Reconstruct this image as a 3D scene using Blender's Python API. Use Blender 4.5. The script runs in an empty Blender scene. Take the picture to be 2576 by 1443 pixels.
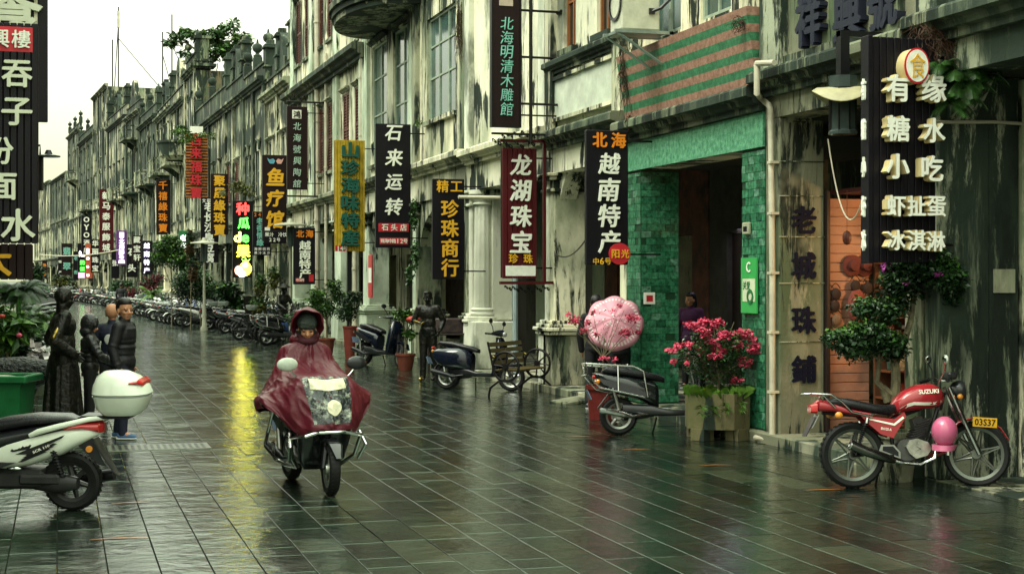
import bpy, bmesh, math, random
from mathutils import Vector, Matrix, noise
from math import sin, cos, pi, radians as R, sqrt, atan2
scene = bpy.context.scene
COL = scene.collection
rnd = random.Random(7)

# ---------------------------------------------------------------- camera
F, CX, HY, CH = 3773.0, 1288.0, 700.0, 1.95
TH = math.atan((CX - 151) / F)
FW = Vector((sin(TH), cos(TH), 0)); RT = Vector((cos(TH), -sin(TH), 0))
cd = bpy.data.cameras.new('camera'); cam = bpy.data.objects.new('camera', cd); COL.objects.link(cam)
cam.location = (0, 0, CH); cam.rotation_euler = (R(90), 0, -TH)
cd.sensor_width = 36; cd.lens = 36 * F / 2576; cd.shift_y = -(721.5 - HY) / 2576
cd.clip_start = .1; cd.clip_end = 3000
scene.camera = cam
# ---------------------------------------------------------------- world, sun, exposure
scene.view_settings.view_transform = 'Standard'; scene.view_settings.look = 'None'
scene.view_settings.exposure = 1.02; scene.view_settings.gamma = 1; scene.view_settings.use_curve_mapping = False
w = bpy.data.worlds.new('World'); scene.world = w; w.use_nodes = True
nt = w.node_tree; nt.nodes.clear()
def N(nt, t, **k):
    n = nt.nodes.new(t)
    for a, b in k.items(): setattr(n, a, b)
    return n
SUN_EL, SUN_AZ = R(58), R(-110)
out = N(nt, 'ShaderNodeOutputWorld'); bg = N(nt, 'ShaderNodeBackground'); bg.inputs['Strength'].default_value = .1
sk = N(nt, 'ShaderNodeTexSky', sky_type='NISHITA', sun_disc=False, sun_elevation=SUN_EL, sun_rotation=SUN_AZ)
tc = N(nt, 'ShaderNodeTexCoord'); sx = N(nt, 'ShaderNodeSeparateXYZ'); rp = N(nt, 'ShaderNodeValToRGB')
nt.links.new(tc.outputs['Generated'], sx.inputs[0]); nt.links.new(sx.outputs['Z'], rp.inputs[0])
cr = rp.color_ramp; cr.elements[0].position = 0; cr.elements[0].color = (.162, .167, .092, 1)
cr.elements[1].position = 1; cr.elements[1].color = (.84, .96, .75, 1)
for p, c in ((.07, (.196, .201, .138)), (.17, (.31, .322, .26)), (.45, (.525, .58, .45))):
    e = cr.elements.new(p); e.color = (*c, 1)
sc_ = N(nt, 'ShaderNodeVectorMath', operation='SCALE'); sc_.inputs['Scale'].default_value = 26
mx = N(nt, 'ShaderNodeMix', data_type='RGBA'); mx.inputs[0].default_value = .97
nt.links.new(rp.outputs[0], sc_.inputs[0]); nt.links.new(sk.outputs[0], mx.inputs[6]); nt.links.new(sc_.outputs[0], mx.inputs[7])
nt.links.new(mx.outputs[2], bg.inputs[0]); nt.links.new(bg.outputs[0], out.inputs[0])
sl = bpy.data.lights.new('sun', 'SUN'); sl.energy = 1.5; sl.angle = R(25); sl.color = (1, .98, .88)
so = bpy.data.objects.new('sun', sl); COL.objects.link(so)
sd = Vector((sin(SUN_AZ) * cos(SUN_EL), cos(SUN_AZ) * cos(SUN_EL), sin(SUN_EL)))
so.rotation_euler = sd.to_track_quat('Z', 'Y').to_euler()

# ---------------------------------------------------------------- place finding
FX = 8.1                                   # right-hand building line, near part of the street
CURVE = [(-30, 8.1), (44.6, 8.1), (60, 7.85), (78.2, 7.3), (110.9, 6.2), (138.7, 4.0), (169.8, 1.5), (209.5, -2.1), (247.4, -6.7), (300, -14)]
def fx(Y):
    for (a, xa), (b, xb) in zip(CURVE, CURVE[1:]):
        if Y <= b: return xa + (xb - xa) * (Y - a) / (b - a)
    return CURVE[-1][1]
def dist(Y, off=0.0):                      # camera depth of the building line (offset towards the street)
    return (fx(Y) - off) * FW.x + Y * FW.y
def dxof(X, Y): p = Vector((X, Y, 0)); return CX + F * p.dot(RT) / p.dot(FW)
def fac(dx, off=0.0):                      # Y at which the building line passes a viewing direction
    lo, hi = 8.0, 290.0
    for _ in range(50):
        m = (lo + hi) / 2
        if dxof(fx(m) - off, m) > dx: lo = m
        else: hi = m
    return (lo + hi) / 2
def ht(dy, zc): return CH + (HY - dy) / F * zc
def gp(dx, dy, z=0.0):                     # point on the ground
    zc = F * CH / (dy - HY); p = FW * zc + RT * ((dx - CX) / F * zc)
    return Vector((p.x, p.y, z))
def at(dx, zc, z=0.0):
    p = FW * zc + RT * ((dx - CX) / F * zc); return Vector((p.x, p.y, z))

# ---------------------------------------------------------------- mesh building
def frame(d):
    d = Vector(d).normalized(); u = d.orthogonal().normalized()
    if abs(d.z) < .9: u = Vector((0, 0, 1)).cross(d).normalized()
    return u, d.cross(u).normalized()
class MB:
    def __init__(s): s.v = []; s.f = []; s.uv = None
    def add(s, vs, fs):
        n = len(s.v); s.v += [tuple(v) for v in vs]; s.f += [tuple(i + n for i in f) for f in fs]; return s
    def box(s, x0, x1, y0, y1, z0, z1, b=0.0):
        if b <= 0:
            vs = [(x, y, z) for x in (x0, x1) for y in (y0, y1) for z in (z0, z1)]
            return s.add(vs, [(0, 1, 3, 2), (4, 6, 7, 5), (0, 4, 5, 1), (2, 3, 7, 6), (0, 2, 6, 4), (1, 5, 7, 3)])
        b = min(b, (x1 - x0) / 2.01, (y1 - y0) / 2.01, (z1 - z0) / 2.01)
        vs = []
        for x, sx in ((x0, 1), (x1, -1)):
            for y, sy in ((y0, 1), (y1, -1)):
                for z, sz in ((z0, 1), (z1, -1)):
                    vs += [(x, y + sy * b, z + sz * b), (x + sx * b, y, z + sz * b), (x + sx * b, y + sy * b, z)]
        bm = bmesh.new()
        for v in vs: bm.verts.new(v)
        r = bmesh.ops.convex_hull(bm, input=bm.verts)
        bm.verts.index_update(); s.add([v.co for v in bm.verts], [[v.index for v in f.verts] for f in bm.faces]); bm.free(); return s
    def obox(s, c, sx, sy, sz, m):          # oriented box; m a 3x3 matrix
        c = Vector(c); vs = [c + m @ Vector((x * sx / 2, y * sy / 2, z * sz / 2)) for x in (-1, 1) for y in (-1, 1) for z in (-1, 1)]
        return s.add(vs, [(0, 1, 3, 2), (4, 6, 7, 5), (0, 4, 5, 1), (2, 3, 7, 6), (0, 2, 6, 4), (1, 5, 7, 3)])
    def tube(s, pts, r, n=8, cap=True):
        pts = [Vector(p) for p in pts]; rs = r if isinstance(r, (list, tuple)) else [r] * len(pts)
        vs = []; fs = []; u = None
        for i, p in enumerate(pts):
            d = (pts[min(i + 1, len(pts) - 1)] - pts[max(i - 1, 0)])
            if d.length < 1e-6: d = Vector((0, 0, 1))
            d.normalize()
            if u is None: u, v = frame(d)
            else:
                u = (u - d * u.dot(d)); u = u.normalized() if u.length > 1e-4 else frame(d)[0]; v = d.cross(u)
            for k in range(n):
                a = 2 * pi * k / n; vs.append(p + (u * cos(a) + v * sin(a)) * rs[i])
        for i in range(len(pts) - 1):
            for k in range(n):
                a, b = i * n + k, i * n + (k + 1) % n; fs.append((a, b, b + n, a + n))
        if cap: fs.append(tuple(range(n))[::-1]); fs.append(tuple((len(pts) - 1) * n + k for k in range(n)))
        return s.add(vs, fs)
    def lathe(s, prof, n=20, c=(0, 0, 0), m=None, a0=0, a1=2 * pi):   # prof: (radius, height) about local Z
        m = m or Matrix.Identity(3); c = Vector(c); full = abs(a1 - a0 - 2 * pi) < 1e-6; k_ = n if full else n + 1
        vs = [c + m @ Vector((r * cos(a0 + (a1 - a0) * k / n), r * sin(a0 + (a1 - a0) * k / n), h)) for r, h in prof for k in range(k_)]
        fs = []
        for i in range(len(prof) - 1):
            for k in range(n):
                a, b = i * k_ + k, i * k_ + (k + 1) % k_; fs.append((a, b, b + k_, a + k_))
        return s.add(vs, fs)
    def ball(s, c, r, n=12, sc=(1, 1, 1), m=None):
        prof = [(max(1e-4, sin(pi * i / (n // 2 + 1))), -cos(pi * i / (n // 2 + 1))) for i in range(n // 2 + 2)]
        mm = (m or Matrix.Identity(3)) @ Matrix.Diagonal((r * sc[0], r * sc[1], r * sc[2])); return s.lathe(prof, n, c, mm)
    def loft(s, secs, n=20, cap=True):      # sec: (centre, U, V, a, b, e) superellipse in the plane U,V
        vs = []
        for c, U, V, a, b, e in secs:
            c = Vector(c); U = Vector(U); V = Vector(V)
            for k in range(n):
                t = 2 * pi * k / n; ct, st = cos(t), sin(t)
                vs.append(c + U * (a * abs(ct) ** (2 / e) * (1 if ct >= 0 else -1)) + V * (b * abs(st) ** (2 / e) * (1 if st >= 0 else -1)))
        fs = []
        for i in range(len(secs) - 1):
            for k in range(n):
                a, b = i * n + k, i * n + (k + 1) % n; fs.append((a, b, b + n, a + n))
        if cap: fs.append(tuple(range(n))[::-1]); fs.append(tuple((len(secs) - 1) * n + k for k in range(n)))
        return s.add(vs, fs)
    def prism(s, poly, depth, o=(0, 0, 0), U=(1, 0, 0), V=(0, 0, 1), W=(0, 1, 0)):  # polygon in U,V pushed along W
        o = Vector(o); U = Vector(U); V = Vector(V); W = Vector(W); n = len(poly)
        vs = [o + U * x + V * y for x, y in poly] + [o + U * x + V * y + W * depth for x, y in poly]
        return s.add(vs, [tuple(range(n)), tuple(range(n, 2 * n))[::-1]] + [(i, i + n, (i + 1) % n + n, (i + 1) % n) for i in range(n)])
    def mesh(s, name, smooth=35):
        me = bpy.data.meshes.new(name); me.from_pydata(s.v, [], s.f)
        bm = bmesh.new(); bm.from_mesh(me); bmesh.ops.recalc_face_normals(bm, faces=bm.faces); bm.to_mesh(me); bm.free()
        if smooth:
            me.polygons.foreach_set('use_smooth', [True] * len(me.polygons)); me.set_sharp_from_angle(angle=R(smooth))
        me.update(); return me
    def build(s, name, mt, parent=None, loc=None, rot=None, smooth=35):
        me = s.mesh(name, smooth)
        if mt is not None: me.materials.append(mt)
        return link(name, me, parent, loc, rot)
def link(name, me, parent=None, loc=None, rot=None):
    o = bpy.data.objects.new(name, me); COL.objects.link(o)
    if parent is not None: o.parent = parent
    if loc is not None: o.location = loc
    if rot is not None: o.rotation_euler = rot
    return o
def tag(o, label=None, cat=None, group=None, kind=None):
    for k, v in (('label', label), ('category', cat), ('group', group), ('kind', kind)):
        if v: o[k] = v
    return o
def thing(name, label, cat, loc=(0, 0, 0), rz=0, group=None, rot=None):
    o = bpy.data.objects.new(name, None); COL.objects.link(o); o.empty_display_size = .2
    o.location = loc; o.rotation_euler = rot if rot else (0, 0, rz); return tag(o, label, cat, group)
KIDS = {}
def copy_tree(o, parent=None):
    c = o.copy(); COL.objects.link(c)
    if parent is not None: c.parent = parent
    for ch in KIDS_of(o): copy_tree(ch, c)
    return c
def KIDS_of(o): return [x for x in KIDS.setdefault(o.name, [x for x in bpy.data.objects if x.parent == o])]

# ---------------------------------------------------------------- materials
MATS = {}
def mat(name, col, rough=.5, metal=0.0, coat=0.0, var=.25, ns=6.0, bump=.15, bd=.01, spec=.32, emit=None, es=0, alpha=None, col2=None, sheen=0, trans=0, stretch=None):
    if name in MATS: return MATS[name]
    m = bpy.data.materials.new(name); m.use_nodes = True; nt = m.node_tree; p = nt.nodes['Principled BSDF']; L = nt.links.new
    p.inputs['Roughness'].default_value = rough; p.inputs['Metallic'].default_value = metal
    p.inputs['Coat Weight'].default_value = coat; p.inputs['Coat Roughness'].default_value = .06
    p.inputs['Specular IOR Level'].default_value = spec
    if sheen: p.inputs['Sheen Weight'].default_value = sheen
    if trans: p.inputs['Transmission Weight'].default_value = trans
    if emit:
        p.inputs['Emission Color'].default_value = (*emit, 1); p.inputs['Emission Strength'].default_value = es
    g = N(nt, 'ShaderNodeNewGeometry'); vec = g.outputs['Position']
    if stretch:
        mp = N(nt, 'ShaderNodeMapping'); mp.inputs['Scale'].default_value = stretch; L(vec, mp.inputs[0]); vec = mp.outputs[0]
    no = N(nt, 'ShaderNodeTexNoise'); no.inputs['Scale'].default_value = ns; no.inputs['Detail'].default_value = 6; no.inputs['Roughness'].default_value = .65
    L(vec, no.inputs['Vector'])
    rp = N(nt, 'ShaderNodeValToRGB'); rp.color_ramp.elements[0].position = .35; rp.color_ramp.elements[1].position = .68
    c2 = col2 or tuple(c * (1 - var) for c in col); c1 = tuple(min(1, c * (1 + var * .4)) for c in col)
    rp.color_ramp.elements[0].color = (*c2, 1); rp.color_ramp.elements[1].color = (*c1, 1)
    L(no.outputs['Fac'], rp.inputs[0]); L(rp.outputs[0], p.inputs['Base Color'])
    mr = N(nt, 'ShaderNodeMapRange'); mr.inputs['To Min'].default_value = max(0, rough - .1); mr.inputs['To Max'].default_value = min(1, rough + .12)
    L(no.outputs['Fac'], mr.inputs[0]); L(mr.outputs[0], p.inputs['Roughness'])
    if bump:
        b = N(nt, 'ShaderNodeBump'); b.inputs['Strength'].default_value = bump; b.inputs['Distance'].default_value = bd
        n2 = N(nt, 'ShaderNodeTexNoise'); n2.inputs['Scale'].default_value = ns * 4; n2.inputs['Detail'].default_value = 4; L(vec, n2.inputs['Vector'])
        L(n2.outputs['Fac'], b.inputs['Height']); L(b.outputs[0], p.inputs['Normal'])
    MATS[name] = m; return m

def plaster(name, base, mold=.5, green=.3, seed=0.0, dark=(.014, .020, .015), tint=(.13, .17, .10), rough=.75, under=None, peel=None):
    """old rain-soaked lime plaster: blotches, vertical black mould runs, speckles and flaked patches"""
    if name in MATS: return MATS[name]
    m = bpy.data.materials.new(name); m.use_nodes = True; nt = m.node_tree; p = nt.nodes['Principled BSDF']; L = nt.links.new
    g = N(nt, 'ShaderNodeNewGeometry')
    def noi(scale, sc, det=8, ro=.6, off=0.0, dist=0.0):
        mp = N(nt, 'ShaderNodeMapping'); mp.inputs['Scale'].default_value = sc; mp.inputs['Location'].default_value = (seed * 7.3 + off, seed * 3.1 - off, seed * 5.7 + off * 2)
        L(g.outputs['Position'], mp.inputs[0]); n = N(nt, 'ShaderNodeTexNoise'); n.inputs['Scale'].default_value = scale; n.inputs['Detail'].default_value = det
        n.inputs['Roughness'].default_value = ro; n.inputs['Distortion'].default_value = dist; L(mp.outputs[0], n.inputs['Vector']); return n.outputs['Fac']
    def ramp(f, a, b, va=0.0, vb=1.0):
        r = N(nt, 'ShaderNodeMapRange'); r.interpolation_type = 'SMOOTHSTEP'; r.inputs['From Min'].default_value = a; r.inputs['From Max'].default_value = b
        r.inputs['To Min'].default_value = va; r.inputs['To Max'].default_value = vb; L(f, r.inputs[0]); return r.outputs[0]
    def mixc(f, a, b):
        x = N(nt, 'ShaderNodeMix', data_type='RGBA')
        if isinstance(f, float): x.inputs[0].default_value = f
        else: L(f, x.inputs[0])
        for i, c in ((6, a), (7, b)):
            if isinstance(c, tuple): x.inputs[i].default_value = (*c, 1)
            else: L(c, x.inputs[i])
        return x.outputs[2]
    def mul(a, b):
        x = N(nt, 'ShaderNodeMath', operation='MULTIPLY'); L(a, x.inputs[0])
        if isinstance(b, float): x.inputs[1].default_value = b
        else: L(b, x.inputs[1])
        return x.outputs[0]
    c = mixc(ramp(noi(.55, (1, 1, .8)), .38, .62), base, tuple(b * .72 for b in base))
    c = mixc(mul(ramp(noi(.9, (1, 1, .45), off=3), .5 - green * .15, .68), min(1.0, green * 1.6)), c, tint)
    c = mixc(ramp(noi(5, (1, 1, 1), off=9), .55, .75, 0, .5), c, tuple(b * .55 for b in base))
    if under: c = mixc(ramp(noi(.8, (1, 1, 1), 10, .7, off=21), .64, .655), c, under)
    sz = N(nt, 'ShaderNodeSeparateXYZ'); L(g.outputs['Position'], sz.inputs[0])
    wob = N(nt, 'ShaderNodeMath', operation='MULTIPLY_ADD'); wob.inputs[1].default_value = 1.6; L(noi(.8, (1, 1, .2), 3), wob.inputs[0]); wob2 = N(nt, 'ShaderNodeMath', operation='SUBTRACT'); wob2.inputs[1].default_value = .8; L(sz.outputs['Z'], wob2.inputs[0]); L(wob2.outputs[0], wob.inputs[2])
    fc = N(nt, 'ShaderNodeFloatCurve'); cv = fc.mapping.curves[0]
    pts = [(0, .9), (.04, .35), (.10, .1), (.225, .15), (.255, .75), (.262, .9), (.275, .8), (.33, .15), (.40, .75), (.412, .1), (.52, .05), (.60, .9), (.615, .25), (.66, .3), (.72, 1), (.80, .6), (1, .9)]
    cv.points[0].location = pts[0]; cv.points[-1].location = pts[-1]
    for q in pts[1:-1]: cv.points.new(*q)
    fc.mapping.update(); dv = N(nt, 'ShaderNodeMath', operation='DIVIDE'); dv.inputs[1].default_value = 14; L(wob.outputs[0], dv.inputs[0]); L(dv.outputs[0], fc.inputs['Value'])
    led = ramp(fc.outputs[0], 0, 1, -.02, .085)
    def plus(x_):
        n_ = N(nt, 'ShaderNodeMath', operation='ADD'); L(x_, n_.inputs[0]); L(led, n_.inputs[1]); return n_.outputs[0]
    runs = ramp(noi(1.5, (2.6, 2.6, .28), 9, .75, off=5, dist=.5), .60 - mold * .17, .64 - mold * .14)
    zone = ramp(plus(noi(.5, (1, 1, .7), 5, .65, off=14)), .60 - mold * .26, .66 - mold * .2)
    c = mixc(mul(runs, zone), c, dark)
    c = mixc(ramp(plus(noi(.9, (1.5, 1.5, .28), 7, .66, off=25, dist=.3)), .66 - mold * .17, .69 - mold * .15), c, tuple(d * 1.3 for d in dark))
    c = mixc(ramp(noi(.30, (1.6, 1.6, .7), 7, .62, off=51), .60 - mold * .12, .68 - mold * .12, 0, .75), c, tuple(d * 2.6 for d in dark))
    if peel: c = mixc(mul(ramp(noi(1.0, (2.4, 2.4, .5), 9, .72, off=61), .50, .56), ramp(noi(.5, (1, 1, .6), 3, .5, off=71), .46, .56)), c, peel)
    fine = ramp(noi(11, (1, 1, .5), 8, .8, off=31), .66 - mold * .1, .72 - mold * .08)
    c = mixc(mul(fine, ramp(noi(.7, (1, 1, 1), 3, off=41), .35, .65, .1, .9)), c, tuple(d * 1.6 for d in dark))
    L(c, p.inputs['Base Color']); p.inputs['Roughness'].default_value = rough; p.inputs['Specular IOR Level'].default_value = .15
    b = N(nt, 'ShaderNodeBump'); b.inputs['Strength'].default_value = .5; b.inputs['Distance'].default_value = .03
    L(noi(7, (1, 1, .8), 8, .7, off=2), b.inputs['Height']); L(b.outputs[0], p.inputs['Normal'])
    MATS[name] = m; return m

def wet_stone():
    m = bpy.data.materials.new('wet_stone'); m.use_nodes = True; nt = m.node_tree; p = nt.nodes['Principled BSDF']; L = nt.links.new
    g = N(nt, 'ShaderNodeNewGeometry'); at_ = N(nt, 'ShaderNodeAttribute', attribute_name='tone')
    def noi(s, d=6, r=.6, sc=(1, 1, 1)):
        mp = N(nt, 'ShaderNodeMapping'); mp.inputs['Scale'].default_value = sc; L(g.outputs['Position'], mp.inputs[0])
        n = N(nt, 'ShaderNodeTexNoise'); n.inputs['Scale'].default_value = s; n.inputs['Detail'].default_value = d; n.inputs['Roughness'].default_value = r; L(mp.outputs[0], n.inputs['Vector']); return n.outputs['Fac']
    r1 = N(nt, 'ShaderNodeValToRGB'); r1.color_ramp.elements[0].color = (.003, .006, .005, 1); r1.color_ramp.elements[1].color = (.042, .056, .036, 1)
    r1.color_ramp.elements[0].position = .0; r1.color_ramp.elements[1].position = 1
    e = r1.color_ramp.elements.new(.55); e.color = (.014, .022, .015, 1)
    e = r1.color_ramp.elements.new(.8); e.color = (.022, .022, .013, 1)
    L(at_.outputs['Fac'], r1.inputs[0])
    mx = N(nt, 'ShaderNodeMix', data_type='RGBA', blend_type='MULTIPLY'); mx.inputs[0].default_value = .75
    rr = N(nt, 'ShaderNodeValToRGB'); rr.color_ramp.elements[0].position = .3; rr.color_ramp.elements[1].position = .7; rr.color_ramp.elements[0].color = (.35, .35, .35, 1)
    L(noi(14, 8, .8), rr.inputs[0])
    st = N(nt, 'ShaderNodeMix', data_type='RGBA'); sr = N(nt, 'ShaderNodeMapRange'); sr.inputs['From Min'].default_value = .52; sr.inputs['From Max'].default_value = .68; sr.inputs['To Max'].default_value = .4; L(noi(.9, 7, .65), sr.inputs[0]); L(sr.outputs[0], st.inputs[0]); st.inputs[7].default_value = (.034, .026, .011, 1); L(r1.outputs[0], st.inputs[6])
    s2 = N(nt, 'ShaderNodeMix', data_type='RGBA'); sq = N(nt, 'ShaderNodeMapRange'); sq.inputs['From Min'].default_value = .54; sq.inputs['From Max'].default_value = .62; sq.inputs['To Max'].default_value = .7; L(noi(2.3, 9, .7, (1.3, .8, 1)), sq.inputs[0]); L(sq.outputs[0], s2.inputs[0]); s2.inputs[7].default_value = (.010, .026, .014, 1); L(st.outputs[2], s2.inputs[6])
    L(s2.outputs[2], mx.inputs[6]); L(rr.outputs[0], mx.inputs[7]); L(mx.outputs[2], p.inputs['Base Color'])
    ro = N(nt, 'ShaderNodeMapRange'); ro.inputs['From Min'].default_value = .42; ro.inputs['From Max'].default_value = .62; ro.inputs['To Min'].default_value = .02; ro.inputs['To Max'].default_value = .17
    L(noi(1.3, 6, .65), ro.inputs[0])
    ad = N(nt, 'ShaderNodeMath', operation='MULTIPLY_ADD'); ad.inputs[1].default_value = .05; L(at_.outputs['Fac'], ad.inputs[0]); L(ro.outputs[0], ad.inputs[2])
    L(ad.outputs[0], p.inputs['Roughness']); p.inputs['Specular IOR Level'].default_value = 1.0; p.inputs['Specular Tint'].default_value = (.76, 1, .80, 1)
    b = N(nt, 'ShaderNodeBump'); b.inputs['Strength'].default_value = .35; b.inputs['Distance'].default_value = .004; L(noi(38, 5, .7), b.inputs['Height'])
    b2 = N(nt, 'ShaderNodeBump'); b2.inputs['Strength'].default_value = .8; b2.inputs['Distance'].default_value = .016; L(noi(4.5, 4, .55), b2.inputs['Height'])
    L(b.outputs[0], b2.inputs['Normal']); L(b2.outputs[0], p.inputs['Normal'])
    return m
WET = wet_stone()
# plaster kinds
P_CREAM = plaster('cream_plaster', (.84, .79, .57), .56, .5, 1)
P_CREAM2 = plaster('pale_plaster', (.82, .79, .60), .48, .4, 2, rough=.7)
P_MINT = plaster('mint_plaster', (.60, .68, .52), .36, .45, 3)
P_WHITE = plaster('white_plaster', (.84, .84, .68), .24, .35, 4)
P_GREY = plaster('grey_plaster', (.36, .36, .25), .65, .7, 5)
P_DARK = plaster('mouldy_plaster', (.20, .21, .14), .85, .8, 6)
P_BLACK = plaster('black_mould_plaster', (.20, .22, .15), 1.0, .9, 7, tint=(.05, .08, .05), peel=(.34, .36, .26))
P_STONE = plaster('bare_concrete', (.24, .235, .16), .52, .7, 8, tint=(.08, .11, .06), peel=(.36, .34, .24))
P_BRICK = plaster('brick_ruin_plaster', (.19, .14, .085), .7, .6, 9, tint=(.07, .09, .05), under=(.24, .09, .05))
P_FAR = [plaster('far_plaster_a', (.66, .62, .42), .86, .6, 11), plaster('far_plaster_b', (.68, .67, .48), .80, .5, 12),
         plaster('far_plaster_c', (.50, .50, .36), .92, .7, 13), plaster('far_plaster_d', (.74, .69, .48), .72, .5, 14)]
M_BLACK = mat('black_metal', (.012, .012, .014), .35, .3, 0)
M_RUBBER = mat('rubber', (.007, .007, .007), .6, ns=20, spec=.2)
M_CHROME = mat('chrome', (.55, .56, .54), .16, 1, var=.1)
M_ALLOY = mat('alloy', (.35, .36, .33), .35, .9)
M_PLASTIC = mat('black_plastic', (.012, .013, .015), .33, 0, .3)
M_VINYL = mat('black_vinyl', (.010, .010, .012), .28, bump=.3, ns=30)
M_GLASS = mat('window_glass', (.05, .10, .09), .08, spec=.8, ns=1.5, var=.5, bump=.05)
M_DARKGLASS = mat('dark_glass', (.012, .018, .016), .08, spec=.7, ns=1.5, bump=.05)
M_VOID = mat('dark_interior', (.015, .014, .012), .8)
M_WOODF = mat('brown_wood', (.16, .055, .02), .45, ns=5, stretch=(4, 4, 30))
M_WOODD = mat('dark_wood', (.02, .012, .01), .5, ns=5, stretch=(14, 14, 1))
M_PVC = mat('pale_pipe', (.52, .48, .36), .4, ns=3)
M_BRONZE = mat('dark_bronze', (.012, .011, .007), .38, .25, ns=5, col2=(.003, .004, .003), bump=.7, bd=.03)
M_BRASS = mat('worn_bronze', (.42, .29, .06), .25, .85, ns=9, col2=(.03, .025, .012), bump=.2)
M_SKIN = mat('skin', (.42, .20, .11), .5, var=.1, ns=20)
M_HAIR = mat('black_hair', (.008, .007, .007), .4, ns=40, bump=.4)
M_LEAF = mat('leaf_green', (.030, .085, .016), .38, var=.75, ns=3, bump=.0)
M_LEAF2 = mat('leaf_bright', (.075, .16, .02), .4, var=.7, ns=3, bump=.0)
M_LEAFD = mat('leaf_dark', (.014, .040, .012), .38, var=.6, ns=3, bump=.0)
M_PINK = mat('pink_bracts', (.62, .065, .13), .6, var=.55, ns=14, bump=.0)
M_MAG = mat('magenta_bracts', (.42, .06, .34), .6, var=.4, ns=14, bump=.0)
M_BARK = mat('bark', (.15, .13, .075), .8, ns=10, bump=.6, var=.6)
M_ROOT = mat('dead_roots', (.045, .028, .014), .9, ns=10)
M_TERRA = mat('terracotta', (.14, .035, .02), .5)
def glow(name, c, s): return mat(name, tuple(x * .6 for x in c), .5, emit=c, es=s, bump=0, var=0)
# ================================================================ ground
gm = mat('damp_earth', (.03, .035, .025), .5)
g = MB().add([(-400, -60, -.03), (400, -60, -.03), (400, 1200, -.03), (-400, 1200, -.03)], [(0, 1, 2, 3)]).build('ground', gm, smooth=0); tag(g, kind='structure')
pav = bpy.data.objects.new('pavement', None); COL.objects.link(pav); tag(pav, kind='structure')
bed = MB(); ys = [4, 44, 60, 78, 111, 139, 170, 210, 247, 300]
for a, b in zip(ys, ys[1:]): bed.add([(fx(a) - 14, a, -.014), (fx(a) + .1, a, -.014), (fx(b) + .1, b, -.014), (fx(b) - 14, b, -.014)], [(0, 1, 2, 3)])
bed.build('joint_bed', mat('joint_grit', (.008, .009, .007), .7, ns=30, spec=.1), pav, smooth=0)
def slab_mesh(slabs, name):
    mb = MB(); tones = []
    for x0, x1, y0, y1, tone, tx, ty in slabs:
        g_ = .0034; b = .0026; x0 += g_; x1 -= g_; y0 += g_; y1 -= g_
        cx, cy = (x0 + x1) / 2, (y0 + y1) / 2; dz = (tone * 37 % 1) * .003
        z = lambda x, y: -dz + (x - cx) * tx + (y - cy) * ty
        vs = [(x, y, z(x, y) - .014) for x, y in ((x0, y0), (x1, y0), (x1, y1), (x0, y1))]
        vs += [(x, y, z(x, y) - b * .6) for x, y in ((x0, y0), (x1, y0), (x1, y1), (x0, y1))]
        vs += [(x, y, z(x, y)) for x, y in ((x0 + b, y0 + b), (x1 - b, y0 + b), (x1 - b, y1 - b), (x0 + b, y1 - b))]
        mb.add(vs, [(8, 9, 10, 11)] + [(i, (i + 1) % 4, (i + 1) % 4 + 4, i + 4) for i in range(4)] + [(i + 4, (i + 1) % 4 + 4, (i + 1) % 4 + 8, i + 8) for i in range(4)])
        tones += [tone] * 12
    me = bpy.data.meshes.new(name); me.from_pydata(mb.v, [], mb.f)
    a = me.attributes.new('tone', 'FLOAT', 'POINT'); a.data.foreach_set('value', tones); me.materials.append(WET); me.update(); return me
slabs = []; x = -6.2; r2 = random.Random(3)
while x < 8.0:
    wd = .327 + r2.uniform(-.012, .012); y = 4.6 + r2.random() * .5
    while y < 120:
        ln = r2.choice((.33, .5, .5, .62, .62, .9)) if x < 3.0 else r2.choice((.62, .9, .9, 1.2))
        shift = fx(y) - 8.1
        t = r2.random(); t = t * .55 if r2.random() < .6 else t
        slabs.append((x + shift, min(x + wd, 8.1) + shift, y, y + ln, t, r2.gauss(0, .0018), r2.gauss(0, .0018)))
        y += ln
    x += wd
def size_in_view(s):
    p = Vector(((s[0] + s[1]) / 2, (s[2] + s[3]) / 2, 0)); zc = p.dot(FW); u = p.dot(RT) / zc * F + CX
    if zc < 5 or u < -60 or u > 2640 or F * CH / zc + HY > 1480: return 0
    return (s[1] - s[0]) * (s[3] - s[2]) / zc ** 3
slabs.sort(key=size_in_view, reverse=True)
for s in slabs[:300]: link('slab', slab_mesh([s], 'slab'), pav)
o = link('slab_field', slab_mesh(slabs[300:], 'slab_field'), pav); tag(o, kind='stuff')

# drain grate set in the paving
p0 = gp(272, 1135); dg = thing('drain_grate', 'narrow slotted stone drain grate crossing the paving behind the white scooter', 'drain', (p0.x, p0.y, 0))
ga = mat('grate_stone', (.10, .11, .08), .3, ns=20)
pl = MB().box(0, 1.15, 0, .60, -.01, .006, .004)
pl.build('grate_plate', ga, dg)
mb = MB()
for i in range(15):
    for j in range(3): mb.box(.05 + i * .072, .085 + i * .072, .05 + j * .18, .19 + j * .18, .0065, .0085)
o = mb.build('slot', mat('slot_dark', (.004, .004, .004), .3), dg, smooth=0); tag(o, kind='stuff')
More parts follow.
